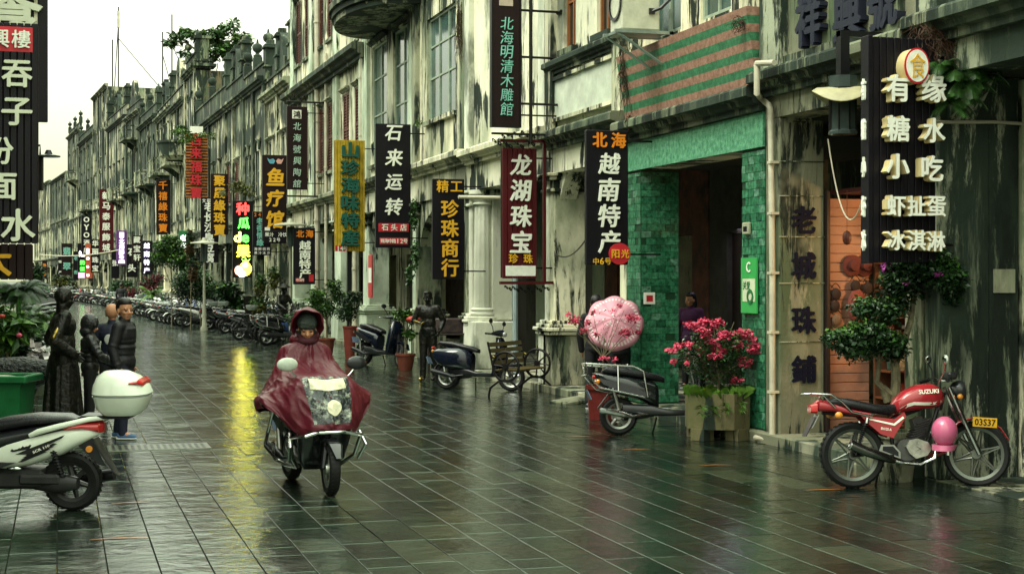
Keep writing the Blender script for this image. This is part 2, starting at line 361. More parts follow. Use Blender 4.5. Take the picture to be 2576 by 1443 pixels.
# faded orange paint dashes and fallen leaves
om = mat('orange_paint', (.40, .12, .015), .35, ns=25, col2=(.10, .05, .02))
for i, (dx, dy, L_) in enumerate(((1460, 1098, .30), (1600, 1130, .34), (1800, 1170, .34), (2075, 1232, .36), (300, 1355, .42), (330, 1265, .34), (905, 1040, .2))):
    p = gp(dx, dy); m_ = MB(); pts = []
    for k in range(9):
        t = k / 8; pts.append((L_ * (t - .5), .03 * sin(t * 3) + .012 * noise.noise(Vector((i * 3, t * 5, 0)))))
    poly = [(a, b - .02 * (1 - abs(2 * (k / 8) - 1)) - .006) for k, (a, b) in enumerate(pts)] + [(a, b + .02 * (1 - abs(2 * (k / 8) - 1)) + .004) for k, (a, b) in reversed(list(enumerate(pts)))]
    m_.add([(a, b, .005) for a, b in poly], [tuple(range(len(poly)))])
    o = m_.build('paint_mark', om, None, (p.x, p.y, 0), (0, 0, -TH + .05 * i)); tag(o, kind='structure')

# ================================================================ buildings
WCACHE = {}
def window(b, y, z, w_, h, style='casement', x=.12):
    """window in the street wall of a building; y, z is its lower near corner"""
    key = (round(w_, 2), round(h, 2), style)
    if key not in WCACHE:
        fr = MB(); t = .055
        cols, rows = {'casement': (2, 2), 'tall': (2, 3), 'grid': (3, 3), 'shutter': (2, 2), 'open': (2, 2), 'plain': (1, 2), 'wood': (2, 3)}[style]
        fr.box(-.04, .04, 0, t, 0, h); fr.box(-.04, .04, w_ - t, w_, 0, h); fr.box(-.04, .04, t, w_ - t, 0, t); fr.box(-.04, .04, t, w_ - t, h - t, h)
        for i in range(1, cols): fr.box(-.03, .03, i * w_ / cols - .022, i * w_ / cols + .022, t, h - t)
        for j in range(1, rows): fr.box(-.027, .027, t, w_ - t, h * (j / rows) ** .8 - .02, h * (j / rows) ** .8 + .02)
        gl = MB().box(.0, .012, t * .5, w_ - t * .5, t * .5, h - t * .5)
        sh = None
        if style in ('shutter', 'open'):
            sh = MB(); sw = w_ / 2 - .02
            sh.box(-.02, .02, 0, .05, 0, h); sh.box(-.02, .02, sw - .05, sw, 0, h)
            for z_ in (0, h / 2 - .03, h - .06): sh.box(-.018, .018, .05, sw - .05, z_, z_ + .06)
            n = int(h / .09)
            for k in range(n):
                zz = .06 + (h - .12) * (k + .5) / n
                sh.add([(-.02, .05, zz - .035), (-.02, sw - .05, zz - .035), (.02, sw - .05, zz + .02), (.02, .05, zz + .02)], [(0, 1, 2, 3)])
            sh = sh.mesh('shutter', 0)
        WCACHE[key] = (fr.mesh('window', 0), gl.mesh('pane', 0), sh)
    f, g_, s_ = WCACHE[key]
    def use(me, m_):
        k2 = (me.name, m_.name)
        if k2 not in WCACHE: c = me.copy(); c.materials.clear(); c.materials.append(m_); WCACHE[k2] = c
        return WCACHE[k2]
    fm = {'shutter': M_WOODF, 'open': M_WOODF, 'wood': mat('orange_wood', (.24, .085, .025), .5), 'tall': MATS.get('sage_frame') or mat('sage_frame', (.30, .36, .27), .5), 'grid': mat('sage_frame', (.30, .36, .27), .5)}.get(style) or mat('grey_frame', (.22, .25, .22), .5)
    o = link('window', use(f, fm), b, (x, y, z)); link('pane', use(g_, M_GLASS if style in ('tall', 'grid') else M_DARKGLASS), o, (0, 0, 0))
    if s_ is not None:
        if style == 'shutter':
            link('shutter', use(s_, mat('red_brown_shutter', (.11, .03, .018), .5)), o, (-.06, .01, 0)); link('shutter', use(s_, MATS['red_brown_shutter']), o, (-.06, w_ / 2 + .01, 0))
        else:
            link('shutter', use(s_, M_WOODF), o, (-.09, 0, 0), (0, 0, R(68)))
            link('shutter', use(s_, M_WOODF), o, (-.09, w_, 0), (0, 0, R(112)))
    return o

def wall(b, name, m_, y0, y1, z0, z1, holes, x0=0.0, th=.3):
    """one wall sheet with real openings: front, back and reveal faces"""
    ysb = sorted({y0, y1, *[h[0] for h in holes], *[h[1] for h in holes]}); zsb = sorted({z0, z1, *[h[2] for h in holes], *[h[3] for h in holes]})
    ysb = [y for y in ysb if y0 <= y <= y1]; zsb = [z for z in zsb if z0 <= z <= z1]
    solid = lambda i, j: 0 <= i < len(ysb) - 1 and 0 <= j < len(zsb) - 1 and not any(h[0] < (ysb[i] + ysb[i + 1]) / 2 < h[1] and h[2] < (zsb[j] + zsb[j + 1]) / 2 < h[3] for h in holes)
    mb = MB()
    for i in range(len(ysb) - 1):
        for j in range(len(zsb) - 1):
            if not solid(i, j): continue
            a, c, d, e = ysb[i], ysb[i + 1], zsb[j], zsb[j + 1]
            for x in (x0, x0 + th): mb.add([(x, a, d), (x, c, d), (x, c, e), (x, a, e)], [(0, 1, 2, 3)])
            for di, dj, q in ((-1, 0, [(a, d), (a, e)]), (1, 0, [(c, d), (c, e)]), (0, -1, [(a, d), (c, d)]), (0, 1, [(a, e), (c, e)])):
                if not solid(i + di, j + dj):
                    (p, q1), (p2, q2) = q; mb.add([(x0, p, q1), (x0, p2, q2), (x0 + th, p2, q2), (x0 + th, p, q1)], [(0, 1, 2, 3)])
    me = bpy.data.meshes.new(name); me.from_pydata(mb.v, [], mb.f); bm = bmesh.new(); bm.from_mesh(me); bmesh.ops.remove_doubles(bm, verts=bm.verts, dist=1e-4)
    bmesh.ops.recalc_face_normals(bm, faces=bm.faces); bm.to_mesh(me); bm.free(); me.materials.append(m_); return link(name, me, b)

def molding(b, name, m_, y0, y1, z, out=.22, h=.26, parent=None):
    prof = [(0, 0), (-out * .35, 0), (-out * .35, h * .25), (-out * .6, h * .3), (-out * .7, h * .5), (-out, h * .58), (-out, h * .9), (-out * .9, h), (0, h)]
    mb = MB(); n = max(1, int((y1 - y0) / .5)); vs = []; fs = []
    for i in range(n + 1):
        y = y0 + (y1 - y0) * i / n
        for k, (x, zz) in enumerate(prof):
            j = .004 * noise.noise(Vector((y * 3 + z, k * 1.7, z))) if 0 < k < 8 else 0
            vs.append((x + j + .004, y, z + zz + j))
    P = len(prof)
    for i in range(n):
        for k in range(P): a = i * P + k; c = i * P + (k + 1) % P; fs.append((a, c, c + P, a + P))
    fs += [tuple(range(P)), tuple(range(n * P, n * P + P))[::-1]]
    return mb.add(vs, fs).build(name, m_, parent or b, smooth=0)

def pillar(b, y0, y1, m_, h=3.6, dep=.58, base=True, x0=0.0, bm_=None):
    o = MB().box(x0, x0 + dep, y0, y1, .0, h, .02).build('pillar', m_, b)
    if base:
        MB().box(x0 - .09, x0 + dep + .09, y0 - .09, y1 + .09, .12, .98, .015).build('plinth', bm_ or m_, o)
        mb = MB()
        for e, z0, z1 in ((.13, .98, 1.05), (.17, 1.05, 1.11), (.12, 1.11, 1.17), (.07, 1.17, 1.23)): mb.box(x0 - e, x0 + dep + e, y0 - e, y1 + e, z0 + .001, z1, .012)
        mb.build('base_molding', m_, o)
        mb = MB()
        for e, z0, z1 in ((.06, h - .32, h - .26), (.1, h - .12, h - .06), (.15, h - .06, h)): mb.box(x0 - e, x0 + dep + e, y0 - e, y1 + e, z0 + .001, z1, .012)
        mb.build('capital', m_, o)
    return o

def finial(b, y, z, m_, kind=0, s=1.0, x=.15):
    if kind == 0:
        o = MB().box(x - .2 * s, x + .2 * s, y - .2 * s, y + .2 * s, z, z + .55 * s, .02).build('finial', m_, b)
        MB().lathe([(.02, 0), (.19, .02), (.2, .08), (.1, .14), (.09, .2), (.22, .32), (.25, .45), (.2, .58), (.06, .66), (.04, .8), (.001, .86)], 12, (x, y, z + .55 * s), Matrix.Scale(s, 3)).build('urn', m_, o)
    elif kind == 1:
        mb = MB()
        for e, a, c in ((.24, 0, .5), (.3, .5, .58), (.22, .58, 1.25), (.32, 1.25, 1.33), (.26, 1.33, 1.42), (.15, 1.42, 1.6)): mb.box(x - e * s, x + e * s, y - e * s, y + e * s, z + a * s + .001, z + c * s, .015)
        o = mb.build('finial', m_, b)
    else:
        w_ = 1.5 * s; poly = [(-w_, 0), (-w_, .35 * s), (-w_ * .72, .42 * s), (-w_ * .62, .8 * s)]
        poly += [(-w_ * .6 * cos(pi * k / 10), .8 * s + .62 * s * sin(pi * k / 10)) for k in range(11)]
        poly += [(w_ * .62, .8 * s), (w_ * .72, .42 * s), (w_, .35 * s), (w_, 0)]
        o = MB().prism(poly, .28, (x - .14, y, z), (0, 1, 0), (0, 0, 1), (1, 0, 0)).build('gable', m_, b, smooth=30)
        MB().lathe([(.001, -.06), (.3 * s, -.06), (.36 * s, 0), (.3 * s, .06), (.001, .06)], 16, (x - .15, y, z + .85 * s), Matrix.Rotation(R(90), 3, 'Y')).build('medallion', m_, o)
    return o

def building(name, label, Y0, Y1, m_, roof=10.0, bays=1, rows=((5.5, 7.4),), style='casement', wpb=2, ww=.9, beam=3.6, corn=4.2, par=.8, par_style=0,
             trim=None, pm=None, depth=9.0, arch=False, pw=.4, arcade=True, group=None, place=None, backm=None, holes_extra=(), pil=True, skipw=False, side=None, baseless=False, cat='building', closed=False, floor=.12, plm=None):
    if place: (x0, y0_, rz, L) = place
    else:
        x0, x1 = fx(Y0), fx(Y1); L = sqrt((x1 - x0) ** 2 + (Y1 - Y0) ** 2); rz = -atan2(x1 - x0, Y1 - Y0); y0_ = Y0
    b = thing(name, label, cat, (x0, y0_, 0), rz, group); trim = trim or m_; pm = pm or m_; b['L'] = 0.0; del b['L']; side = side or m_
    MB().box(-.12 if floor > .05 else .0, depth, .005, L - .005, -.02, floor, min(.015, floor * .4)).build('arcade_floor', P_STONE, b)
    bl = L / bays
    if arcade:
        for i in range(bays + 1):
            y = i * bl
            if i == 0: pillar(b, .02, pw * .5 + .02, pm, beam, base=not baseless, bm_=plm)
            elif i == bays: pillar(b, L - pw * .5 - .02, L - .02, pm, beam, base=not baseless, bm_=plm)
            else: pillar(b, y - pw / 2, y + pw / 2, pm, beam, base=not baseless, bm_=plm)
        for i in range(bays):
            a, c = i * bl + pw * .45, (i + 1) * bl - pw * .45
            if arch:
                r_ = (c - a) / 2; hh = min(1.1, r_); n = 14
                poly = [(a, beam + .002), (c, beam + .002), (c, beam - hh)] + [((a + c) / 2 + r_ * cos(pi * k / n) * .985, beam - hh + (hh - .15) * sin(pi * k / n)) for k in range(n + 1)] + [(a, beam - hh)]
                MB().prism(poly, .4, (.06, 0, 0), (0, 1, 0), (0, 0, 1), (1, 0, 0)).build('arch', m_, b, smooth=0)
            else:
                for ya, sg in ((a, 1), (c, -1)): MB().prism([(ya - .02 * sg, beam + .001), (ya + .42 * sg, beam + .001), (ya + .30 * sg, beam - .14), (ya - .02 * sg, beam - .52)], .3, (.1, 0, 0), (0, 1, 0), (0, 0, 1), (1, 0, 0)).build('bracket', m_, b, smooth=0)
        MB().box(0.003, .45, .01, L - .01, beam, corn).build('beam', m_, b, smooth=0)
        MB().box(.45, 3.0, .01, L - .01, corn - .3, corn - .12)  .build('arcade_ceiling', mat('shade_dark_ceiling', (.03, .03, .022), .8), b, smooth=0)  # arcade shade put into the ceiling's near-black colour
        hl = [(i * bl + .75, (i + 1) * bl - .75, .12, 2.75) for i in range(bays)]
        wall(b, 'shop_wall', backm or mat('dim_inside', (.045, .042, .03), .8, ns=2, var=.6), .02, L - .02, .12, corn - .12, hl, 3.0, .2)  # default wall colour darkened to carry the shade inside the arcade
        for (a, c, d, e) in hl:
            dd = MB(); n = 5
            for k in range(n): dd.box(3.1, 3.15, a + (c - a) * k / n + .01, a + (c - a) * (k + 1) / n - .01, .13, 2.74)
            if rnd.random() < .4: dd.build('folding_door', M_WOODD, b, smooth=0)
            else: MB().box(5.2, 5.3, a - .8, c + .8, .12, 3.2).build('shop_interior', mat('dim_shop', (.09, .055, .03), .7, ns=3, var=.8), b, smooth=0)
        molding(b, 'cornice', trim, .0, L, corn - .02, .26, .3)
    # upper street wall
    holes = []; z_up = corn if arcade else .12
    if not skipw:
        for (za, zb) in rows:
            for i in range(bays):
                for k in range(wpb):
                    yc = i * bl + bl * (k + .5) / wpb + (pw * .2 if k == 0 else -pw * .2) * (wpb > 1); holes.append((yc - ww / 2, yc + ww / 2, za, zb))
    wall(b, 'street_wall', m_, .005, L - .005, z_up, roof, holes + list(holes_extra), .02, .3)
    for (a, c, d, e) in holes:
        window(b, a, d, c - a, e - d, style)
        MB().box(-.07, .1, a - .08, c + .08, d - .1, d - .001).build('sill', trim, b, smooth=0)
        if arch or par_style == 2:
            pts = [(-.01, (a + c) / 2 - (c - a) * .62 * cos(pi * t / 8), e + .02 + (c - a) * .45 * sin(pi * t / 8)) for t in range(9)]; MB().tube(pts, .06, 5).build('window_hood', trim, b)
        else: molding(b, 'window_hood', trim, a - .1, c + .1, e + .05, .12, .12)
    if pil:
        for i in range(bays + 1):
            y = min(max(i * bl, pw * .4), L - pw * .4)
            MB().box(-.09, .02, y - pw * .36, y + pw * .36, z_up + .29, roof - .02).build('pilaster', pm, b, smooth=0)
    for ya, yb in ((.01, .2), (L - .2, L - .01)):
        if arcade and not closed: MB().box(3.2, depth, ya, yb, .12, corn - .12).box(.32, depth, ya, yb, corn - .119, roof).build('party_wall', side, b, smooth=0)
        else: MB().box(.32, depth, ya, yb, .0, roof).build('party_wall', side, b, smooth=0)
    MB().box(depth - .2, depth, .2, L - .2, .12, roof).build('back_wall', side, b, smooth=0)
    MB().box(.32, depth - .2, .2, L - .2, roof - .3, roof - .12).build('roof', P_DARK, b, smooth=0)
    MB().box(.32, depth - .2, .2, L - .2, corn - .1, corn + .05).build('upper_floor', P_DARK, b, smooth=0)
    molding(b, 'roof_cornice', trim, 0, L, roof - .06, .34, .34)
    if len(rows) > 1: molding(b, 'string_course', trim, 0, L, rows[1][0] - .9, .14, .2)
    if par:
        pr = MB().box(.04, .26, .01, L - .01, roof + .27, roof + .27 + par).build('parapet', P_DARK if rnd.random() < .5 else m_, b, smooth=0)
        MB().box(-.03, .33, .0, L, roof + .272 + par, roof + .36 + par).build('coping', P_DARK, pr, smooth=0)
        zt = roof + .36 + par
        if par_style == 0:
            for i in range(bays + 1): finial(b, min(max(i * bl, .25), L - .25), zt, P_DARK, 0, .9)
        elif par_style == 1:
            for i in range(bays + 1): finial(b, min(max(i * bl, .3), L - .3), zt, P_DARK, 1)
            finial(b, L / 2, zt, P_DARK, 2, min(1.0, L / 4.5))
        elif par_style == 2: finial(b, L / 2, zt, m_, 2, min(1.3, L / 4))
    return b

# --- right-hand row, near part, one shophouse after another (Y from sight lines)
yB1, yB2, yG, y3, y4, y5, y6, y7, y8 = 12.92, fac(2316), fac(1925), fac(1575), fac(1382), fac(1178), fac(1045), fac(922), fac(735)
# B1: nearest, black with mould
b1 = building('shophouse', 'nearest shophouse on the right, its bare side wall black with mould', 8.2, yB1, P_BLACK, 8.4, 1, beam=3.9, corn=4.22, skipw=True, par=0, pm=P_BLACK, trim=P_DARK, side=P_BLACK, pw=.5, baseless=True, closed=True, floor=.006)
L1 = yB1 - 8.2
MB().box(.01, .9, L1 - .26, L1 - .215, .0, 3.9).build('mouldy_render', P_BLACK, b1, smooth=0)
MB().box(.93, 1.9, L1 - .30, L1 - .21, .0, 3.9, .01).build('pale_pilaster', P_CREAM, b1)
MB().box(.62, .86, L1 - .275, L1 - .262, 1.81, 2.04).build('whitewashed_patch', P_GREY, b1, smooth=0)
# B2: with raised characters on its name board
b2 = building('shophouse', 'mossy concrete shophouse with raised dark characters on its board and more down its pillar', yB1, yG, P_STONE, 8.6, 1, rows=(), beam=3.85, corn=4.12, skipw=True, par=0, pm=P_STONE, trim=P_DARK, pw=.001, arcade=True, baseless=True, pil=False,
              backm=mat('pink_siding_back', (.25, .10, .06), .6))
L2 = yG - yB1
pillar(b2, L2 - .36, L2 - .01, P_STONE, 3.85, .6, base=False)
pillar(b2, .01, .34, P_STONE, 3.85, .55, base=False)
MB().box(-.06, .02, .35, .5, 4.44, 8.5).build('board_frame', P_DARK, b2, smooth=0)
MB().box(-.09, .02, L2 - .55, L2 - .02, 4.44, 8.5).build('pilaster', P_BLACK, b2, smooth=0)
MB().box(-.05, .02, .5, L2 - .55, 4.44, 4.53).build('board_ledge', P_DARK, b2, smooth=0)
# B3: green glazed tile building
GB = Vector((0, 0, 0)); LG = y3 - yG
TILE_M = [mat('green_tile_%d' % i, c, .3, coat=.35, ns=18, var=.7, bump=.2, bd=.004) for i, c in enumerate(((.035, .18, .09), (.055, .23, .12), (.02, .11, .055), (.12, .29, .19)))]
GT = mat('green_grout', (.012, .05, .022), .5, ns=10)
gb = building('tiled_shophouse', 'shophouse clad in green glazed tiles with pink and green stripes under its window', yG, y3, P_CREAM, 8.8, 1, rows=(), beam=3.53, corn=3.98, par=0, skipw=True, pm=GT, trim=P_DARK, pw=.001, baseless=True, pil=False,
              holes_extra=((1.0, 1.95, 5.35, 7.6), (2.6, 3.6, 5.35, 7.6)), backm=P_DARK)
for a, c in ((1.0, 1.95), (2.6, 3.6)): window(gb, a, 5.35, c - a, 2.25, 'tall', .1)
pr_ = yG; ysp = fac(1866) - yG      # width of the near green pillar
ylp = fac(1611) - yG                # near edge of the far green pillar
pn = MB().box(.01, .6, .01, ysp, .12, 3.53).build('pillar', GT, gb, smooth=0)
pf = MB().box(.01, .6, ylp, LG - .01, .12, 3.53).build('pillar', GT, gb, smooth=0)
MB().box(-.03, .45, .012, LG - .012, 3.532, 3.95).build('tiled_beam', mat('green_stucco', (.13, .34, .20), .5, ns=14, var=.75, bump=.6, bd=.01, col2=(.03, .17, .085)), gb, smooth=0)
tiles = []
def tile_rows(face, a0, a1, z0, z1, fixed, tw=.15, thh=.1):
    z = z0; r = 0
    while z < z1 - .02:
        a = a0 - (tw / 2 if r % 2 else 0)
        while a < a1 - .01:
            s0, s1 = max(a, a0), min(a + tw, a1)
            if s1 - s0 > .02: tiles.append((face, s0 + .003, s1 - .003, z + .003, min(z + thh, z1) - .003, fixed))
            a += tw
        z += thh; r += 1
tile_rows('y', .015, .6, .14, 3.5, ylp); tile_rows('x', .015, ysp - .005, .14, 3.5, .01); tile_rows('x', ylp + .005, LG - .015, .14, 3.5, .01)
rt = random.Random(5); tiles.sort(key=lambda t: (t[0] != 'y', t[2]))
tcache = {}; rest = [MB() for _ in TILE_M]
for i, (f_, s0, s1, z0, z1, fx_) in enumerate(tiles):
    if rt.random() < .025: continue
    k = rt.choice((0, 0, 0, 1, 1, 2, 3)); d = rt.uniform(.008, .013)
    bx = (s0, s1, fx_ - d, fx_ + .002, z0, z1) if f_ == 'y' else (fx_ - d, fx_ + .002, s0, s1, z0, z1)
    if i < 300:
        sz = (round(bx[1] - bx[0], 3), round(bx[3] - bx[2], 3), round(bx[5] - bx[4], 3), k)
        if sz not in tcache: m_ = MB().box(0, sz[0], 0, sz[1], 0, sz[2]); tcache[sz] = m_.mesh('tile', 0); tcache[sz].materials.append(TILE_M[k])
        link('tile', tcache[sz], gb, (bx[0], bx[2], bx[4]))
    else: rest[k].box(*bx)
for k, m_ in enumerate(rest):
    if m_.v: o = m_.build('tile_field', TILE_M[k], gb, smooth=0); tag(o, kind='stuff')
# striped panel, leaning out a little
PS, GS = mat('pink_stripe', (.36, .20, .15), .6, ns=14, var=.3, bump=.5, col2=(.20, .10, .065)), mat('green_stripe', (.05, .20, .095), .55, ns=14, var=.4, bump=.5, col2=(.022, .10, .045))
ns_ = 9; zA, zB = 4.30, 5.22
for i in range(ns_):
    za, zb = zA + (zB - zA) * i / ns_, zA + (zB - zA) * (i + 1) / ns_
    ln = lambda z: -.06 - (z - zA) * .16
    MB().add([(ln(z), y, z) for z in (za, zb) for y in (.1, LG - .12)] + [(.03, y, z) for z in (za, zb) for y in (.1, LG - .12)], [(0, 1, 3, 2), (4, 6, 7, 5), (0, 4, 5, 1), (2, 3, 7, 6), (0, 2, 6, 4), (1, 5, 7, 3)]).build('stripe', PS if i % 2 == 0 else GS, gb, smooth=0)
# walls inside the green arcade
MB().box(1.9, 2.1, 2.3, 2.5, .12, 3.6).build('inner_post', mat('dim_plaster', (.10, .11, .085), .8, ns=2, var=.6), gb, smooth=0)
MB().box(2.9, 2.98, 1.8, 2.5, 1.5, 2.1).build('notice_board', P_GREY, gb, smooth=0)
# B4: sunk white panel, brown shutters
b4 = building('shophouse', 'peeling cream shophouse with a blank sunk white panel and narrow brown wooden windows', y3, y4, P_CREAM2, 9.4, 1, rows=((5.78, 7.7),), style='wood', wpb=2, ww=.62, beam=3.75, corn=4.17, par=0, pm=P_CREAM, trim=P_DARK, pw=.5, plm=P_STONE)
L4 = y4 - y3
MB().box(-.03, .02, .35, L4 - .35, 4.66, 5.30).build('sunk_panel', mat('flat_white_panel', (.60, .64, .52), .6, ns=3, var=.25), b4, smooth=0)
mb = MB(); e = .07
for bx in ((.35 - e, .35, 4.60, 5.36), (L4 - .35, L4 - .35 + e, 4.60, 5.36), (.35, L4 - .35, 4.60, 4.66), (.35, L4 - .35, 5.30, 5.36)): mb.box(-.08, .018, *bx)
mb.build('panel_frame', P_CREAM, b4, smooth=0); molding(b4, 'stained_ledge', P_BLACK, 0, L4, 5.42, .16, .22)
# B5 white with columns
b5 = building('shophouse', 'white plaster shophouse with fluted half columns beside the dark red sign', y4, y5, P_CREAM2, 10.5, 1, rows=((6.0, 8.0),), style='plain', wpb=1, ww=.8, beam=3.75, corn=4.3, par=0, pm=P_WHITE, trim=P_CREAM, pw=.5, backm=mat('dim_shop_b', (.12, .035, .02), .7, ns=3, var=.8))
L5 = y5 - y4
for xc, r_ in ((.17, .20),):
    n = 24; prof = [(r_, 1.35), (r_ * .97, 2.5), (r_ * .88, 3.5)]
    c = MB(); vs = []
    for z_, q in ((1.35, 1), (2.4, .98), (3.45, .88)):
        for k in range(48): a = 2 * pi * k / 48; rr = r_ * q * (1 - .05 * (k % 4 < 2)); vs.append((xc + rr * cos(a), L5 - .55 + rr * sin(a), z_))
    c.add(vs, [(i * 48 + k, i * 48 + (k + 1) % 48, (i + 1) * 48 + (k + 1) % 48, (i + 1) * 48 + k) for i in range(2) for k in range(48)])
    co = c.build('fluted_column', P_WHITE, b5)
    MB().lathe([(.001, 1.08), (.30, 1.08), (.30, 1.16), (.25, 1.18), (.27, 1.23), (.24, 1.28), (.26, 1.32), (.21, 1.36)], 24, (xc, L5 - .55, 0)).build('column_base', P_WHITE, co)
    MB().lathe([(.18, 3.42), (.22, 3.46), (.19, 3.5), (.26, 3.62), (.3, 3.66), (.3, 3.745)], 24, (xc, L5 - .55, 0)).build('column_capital', P_WHITE, co)
MB().box(-.12, .75, L5 - .95, L5 - .02, .12, 1.08, .02).build('plinth', P_WHITE, b5)
MB().box(.3, .74, L5 - .75, L5 - .3, 1.1, 3.7, .02).build('square_pier', P_WHITE, b5)
# B6 big sage window
b6 = building('shophouse', 'shophouse with a large sage green glazed window over a stained cream panel', y5, y6, P_CREAM, 10.5, 1, rows=((5.55, 7.9),), style='grid', wpb=1, ww=2.6, beam=3.75, corn=4.35, par=0, pm=P_GREY, trim=P_CREAM, pw=.5, backm=P_MINT, arch=True)
# B7 bow balcony, dark tall window
b7 = building('shophouse', 'shophouse with a bow-fronted stone balcony above tall dark windows', y6, y7, P_CREAM2, 13.5, 1, rows=((5.0, 8.2), (9.9, 12.2)), style='tall', wpb=2, ww=2.0, beam=3.75, corn=4.35, par=0, pm=P_MINT, trim=P_DARK, pw=.6)
L7 = y7 - y6
n = 20; a_, b_ = 1.45, L7 / 2 - .15
half = [(-a_ * sin(pi * k / n) ** .8, L7 / 2 - .7 - b_ * cos(pi * k / n)) for k in range(n + 1)]
def bow(z0, z1, s=1.0, inset=0.0): return MB().prism([(x * s + inset, L7 / 2 + (y - L7 / 2) * s) for x, y in half], z1 - z0, (0, 0, z0), (1, 0, 0), (0, 1, 0), (0, 0, 1))
bl_ = bow(8.4, 8.55).build('balcony', P_GREY, b7, smooth=0)
bow(8.55, 8.7, 1.05).build('balcony_molding', P_BLACK, bl_, smooth=0); bow(8.7, 8.85, 1.1).build('balcony_edge', P_DARK, bl_, smooth=0)
rw = MB()
for k in range(n): rw.add([(half[k][0], half[k][1], 8.85), (half[k + 1][0], half[k + 1][1], 8.85), (half[k + 1][0], half[k + 1][1], 9.75), (half[k][0], half[k][1], 9.75)] + [(half[k][0] * .92, half[k][1], 8.85), (half[k + 1][0] * .92, half[k + 1][1], 8.85), (half[k + 1][0] * .92, half[k + 1][1], 9.75), (half[k][0] * .92, half[k][1], 9.75)], [(0, 1, 2, 3), (4, 5, 6, 7), (2, 3, 7, 6)])
rw.build('balcony_wall', P_DARK, bl_, smooth=0)
# B8 tall corner house
b8 = building('shophouse', 'tall cream shophouse with louvred red-brown shutters, standing higher than its far neighbours', y7, y8, P_CREAM, 14.0, 3, rows=((5.3, 7.4), (9.4, 11.6)), style='shutter', wpb=2, ww=.95, beam=3.7, corn=4.3, par=0, pm=P_MINT, trim=P_GREY, pw=.9, backm=P_CREAM2)
L8 = y8 - y7; molding(b8, 'middle_cornice', P_DARK, 0, L8, 8.05, .45, .42)

# --- curving far part: (sight line near, far, roof, bays, parapet style, material, label)
far = [
 (735, 668, 9.3, 2, ((5.3, 7.3),), 'casement', 1, 3, 'two-storey grey shophouse with urns on its parapet, just past the tall cream one', 9),
 (668, 612, 9.1, 2, ((5.3, 7.2),), 'casement', 0, 0, 'weathered pale shophouse behind the fish spa sign with a stepped mouldy parapet', 9),
 (612, 567, 9.8, 2, ((5.4, 7.2),), 'shutter', 1, 2, 'mouldy shophouse with a rounded central gable behind the gold four-character sign', 9),
 (567, 492, 10.2, 2, ((5.2, 7.6),), 'tall', 0, 0, 'old shophouse with a ruined brick-stained parapet', 9),
 (492, 466, 15.2, 1, ((5.4, 8.0), (10, 12)), 'plain', 0, 1, 'tall house with a bare brown side wall and a tree growing on its roof', 9),
 (466, 432, 14.0, 2, ((5.4, 8.2), (9.8, 12)), 'casement', 2, 3, 'pale shophouse with an arched gable left of the rooftop tree', 9),
 (432, 395, 14.5, 2, ((5.2, 7.6), (9.4, 11.8)), 'grid', 1, 1, 'narrow grey shophouse with a corner balcony and planter', 9),
 (395, 352, 17.5, 2, ((5.2, 7.6), (9.2, 11.6), (13.2, 15.6)), 'casement', 0, 2, 'streaked three-storey house right of the blank side wall', 7),
 (352, 318, 17.8, 2, ((5.2, 7.6), (9.2, 11.6), (13.2, 15.6)), 'grid', 2, 0, 'pale narrow house with stacked glazed bays and a rounded gable', 7),
 (318, 272, 17.0, 2, ((5.2, 7.6), (9.2, 11.6), (13.2, 15.6)), 'casement', 1, 3, 'cream house just below the blank side wall of the tall block', 5),
 (272, 236, 22.5, 3, ((5.2, 7.6), (9.2, 11.6), (13.2, 15.6), (17.4, 19.6)), 'casement', 9, 1, 'tallest block in the street with a blank mossy side wall and roof masts', 11),
 (236, 200, 16.8, 2, ((5.2, 7.6), (9.2, 11.6), (12.8, 15)), 'tall', 0, 2, 'house with white tiled gable below the tall block', 9),
 (200, 172, 20.5, 2, ((5.2, 7.6), (9.2, 11.6), (13.2, 15.6)), 'casement', 0, 1, 'pale slender house with a pinnacle at the bend of the street', 9),
 (172, 128, 14.5, 3, ((5, 8), (9.5, 12.5)), 'grid', 9, 2, 'distant cream house with pointed arched windows and a flat roof shelter', 12),
 (128, 88, 13.0, 3, ((5, 8), (9, 11.6)), 'grid', 9, 3, 'furthest pale house at the left bend with tall arched windows', 12)]
FAR = []; ROOFY = [148, 215, 255, 318, 176, 216, 240, 262, 252, 268, 217, 316, 306, 436, 458]
for i, (d0, d1, roof, bays, rows, style, ps, mi, label, dep) in enumerate(far):
    mm = P_FAR[mi]; zc_ = dist(fac(d0)); roof = ht(ROOFY[i], zc_) - (.0 if ps == 9 else .9 if i > 4 or i < 1 else 0); rows = tuple(r_ for r_ in rows if r_[1] < roof - .6)
    if i in (1, 2, 3): roof = 9.75
    if i == 3: sd_ = P_BRICK
    elif i == 4: sd_ = P_BRICK
    else: sd_ = P_DARK if i % 3 == 0 else P_GREY
    if i == 10: sd_ = P_GREY
    b = building('terraced_house', label, fac(d0), fac(d1), mm, roof, bays, rows, style, wpb=2 if bays < 3 else 1, ww=.95, beam=3.6, corn=4.2, par=0 if ps == 9 else rnd.uniform(.5, 1.1), par_style=ps, trim=P_DARK if i % 2 else P_GREY, pm=P_FAR[(mi + 2) % 4], pw=.6, side=sd_, arch=(i % 3 == 1) or i > 12, depth=dep, group=None)
    FAR.append(b)
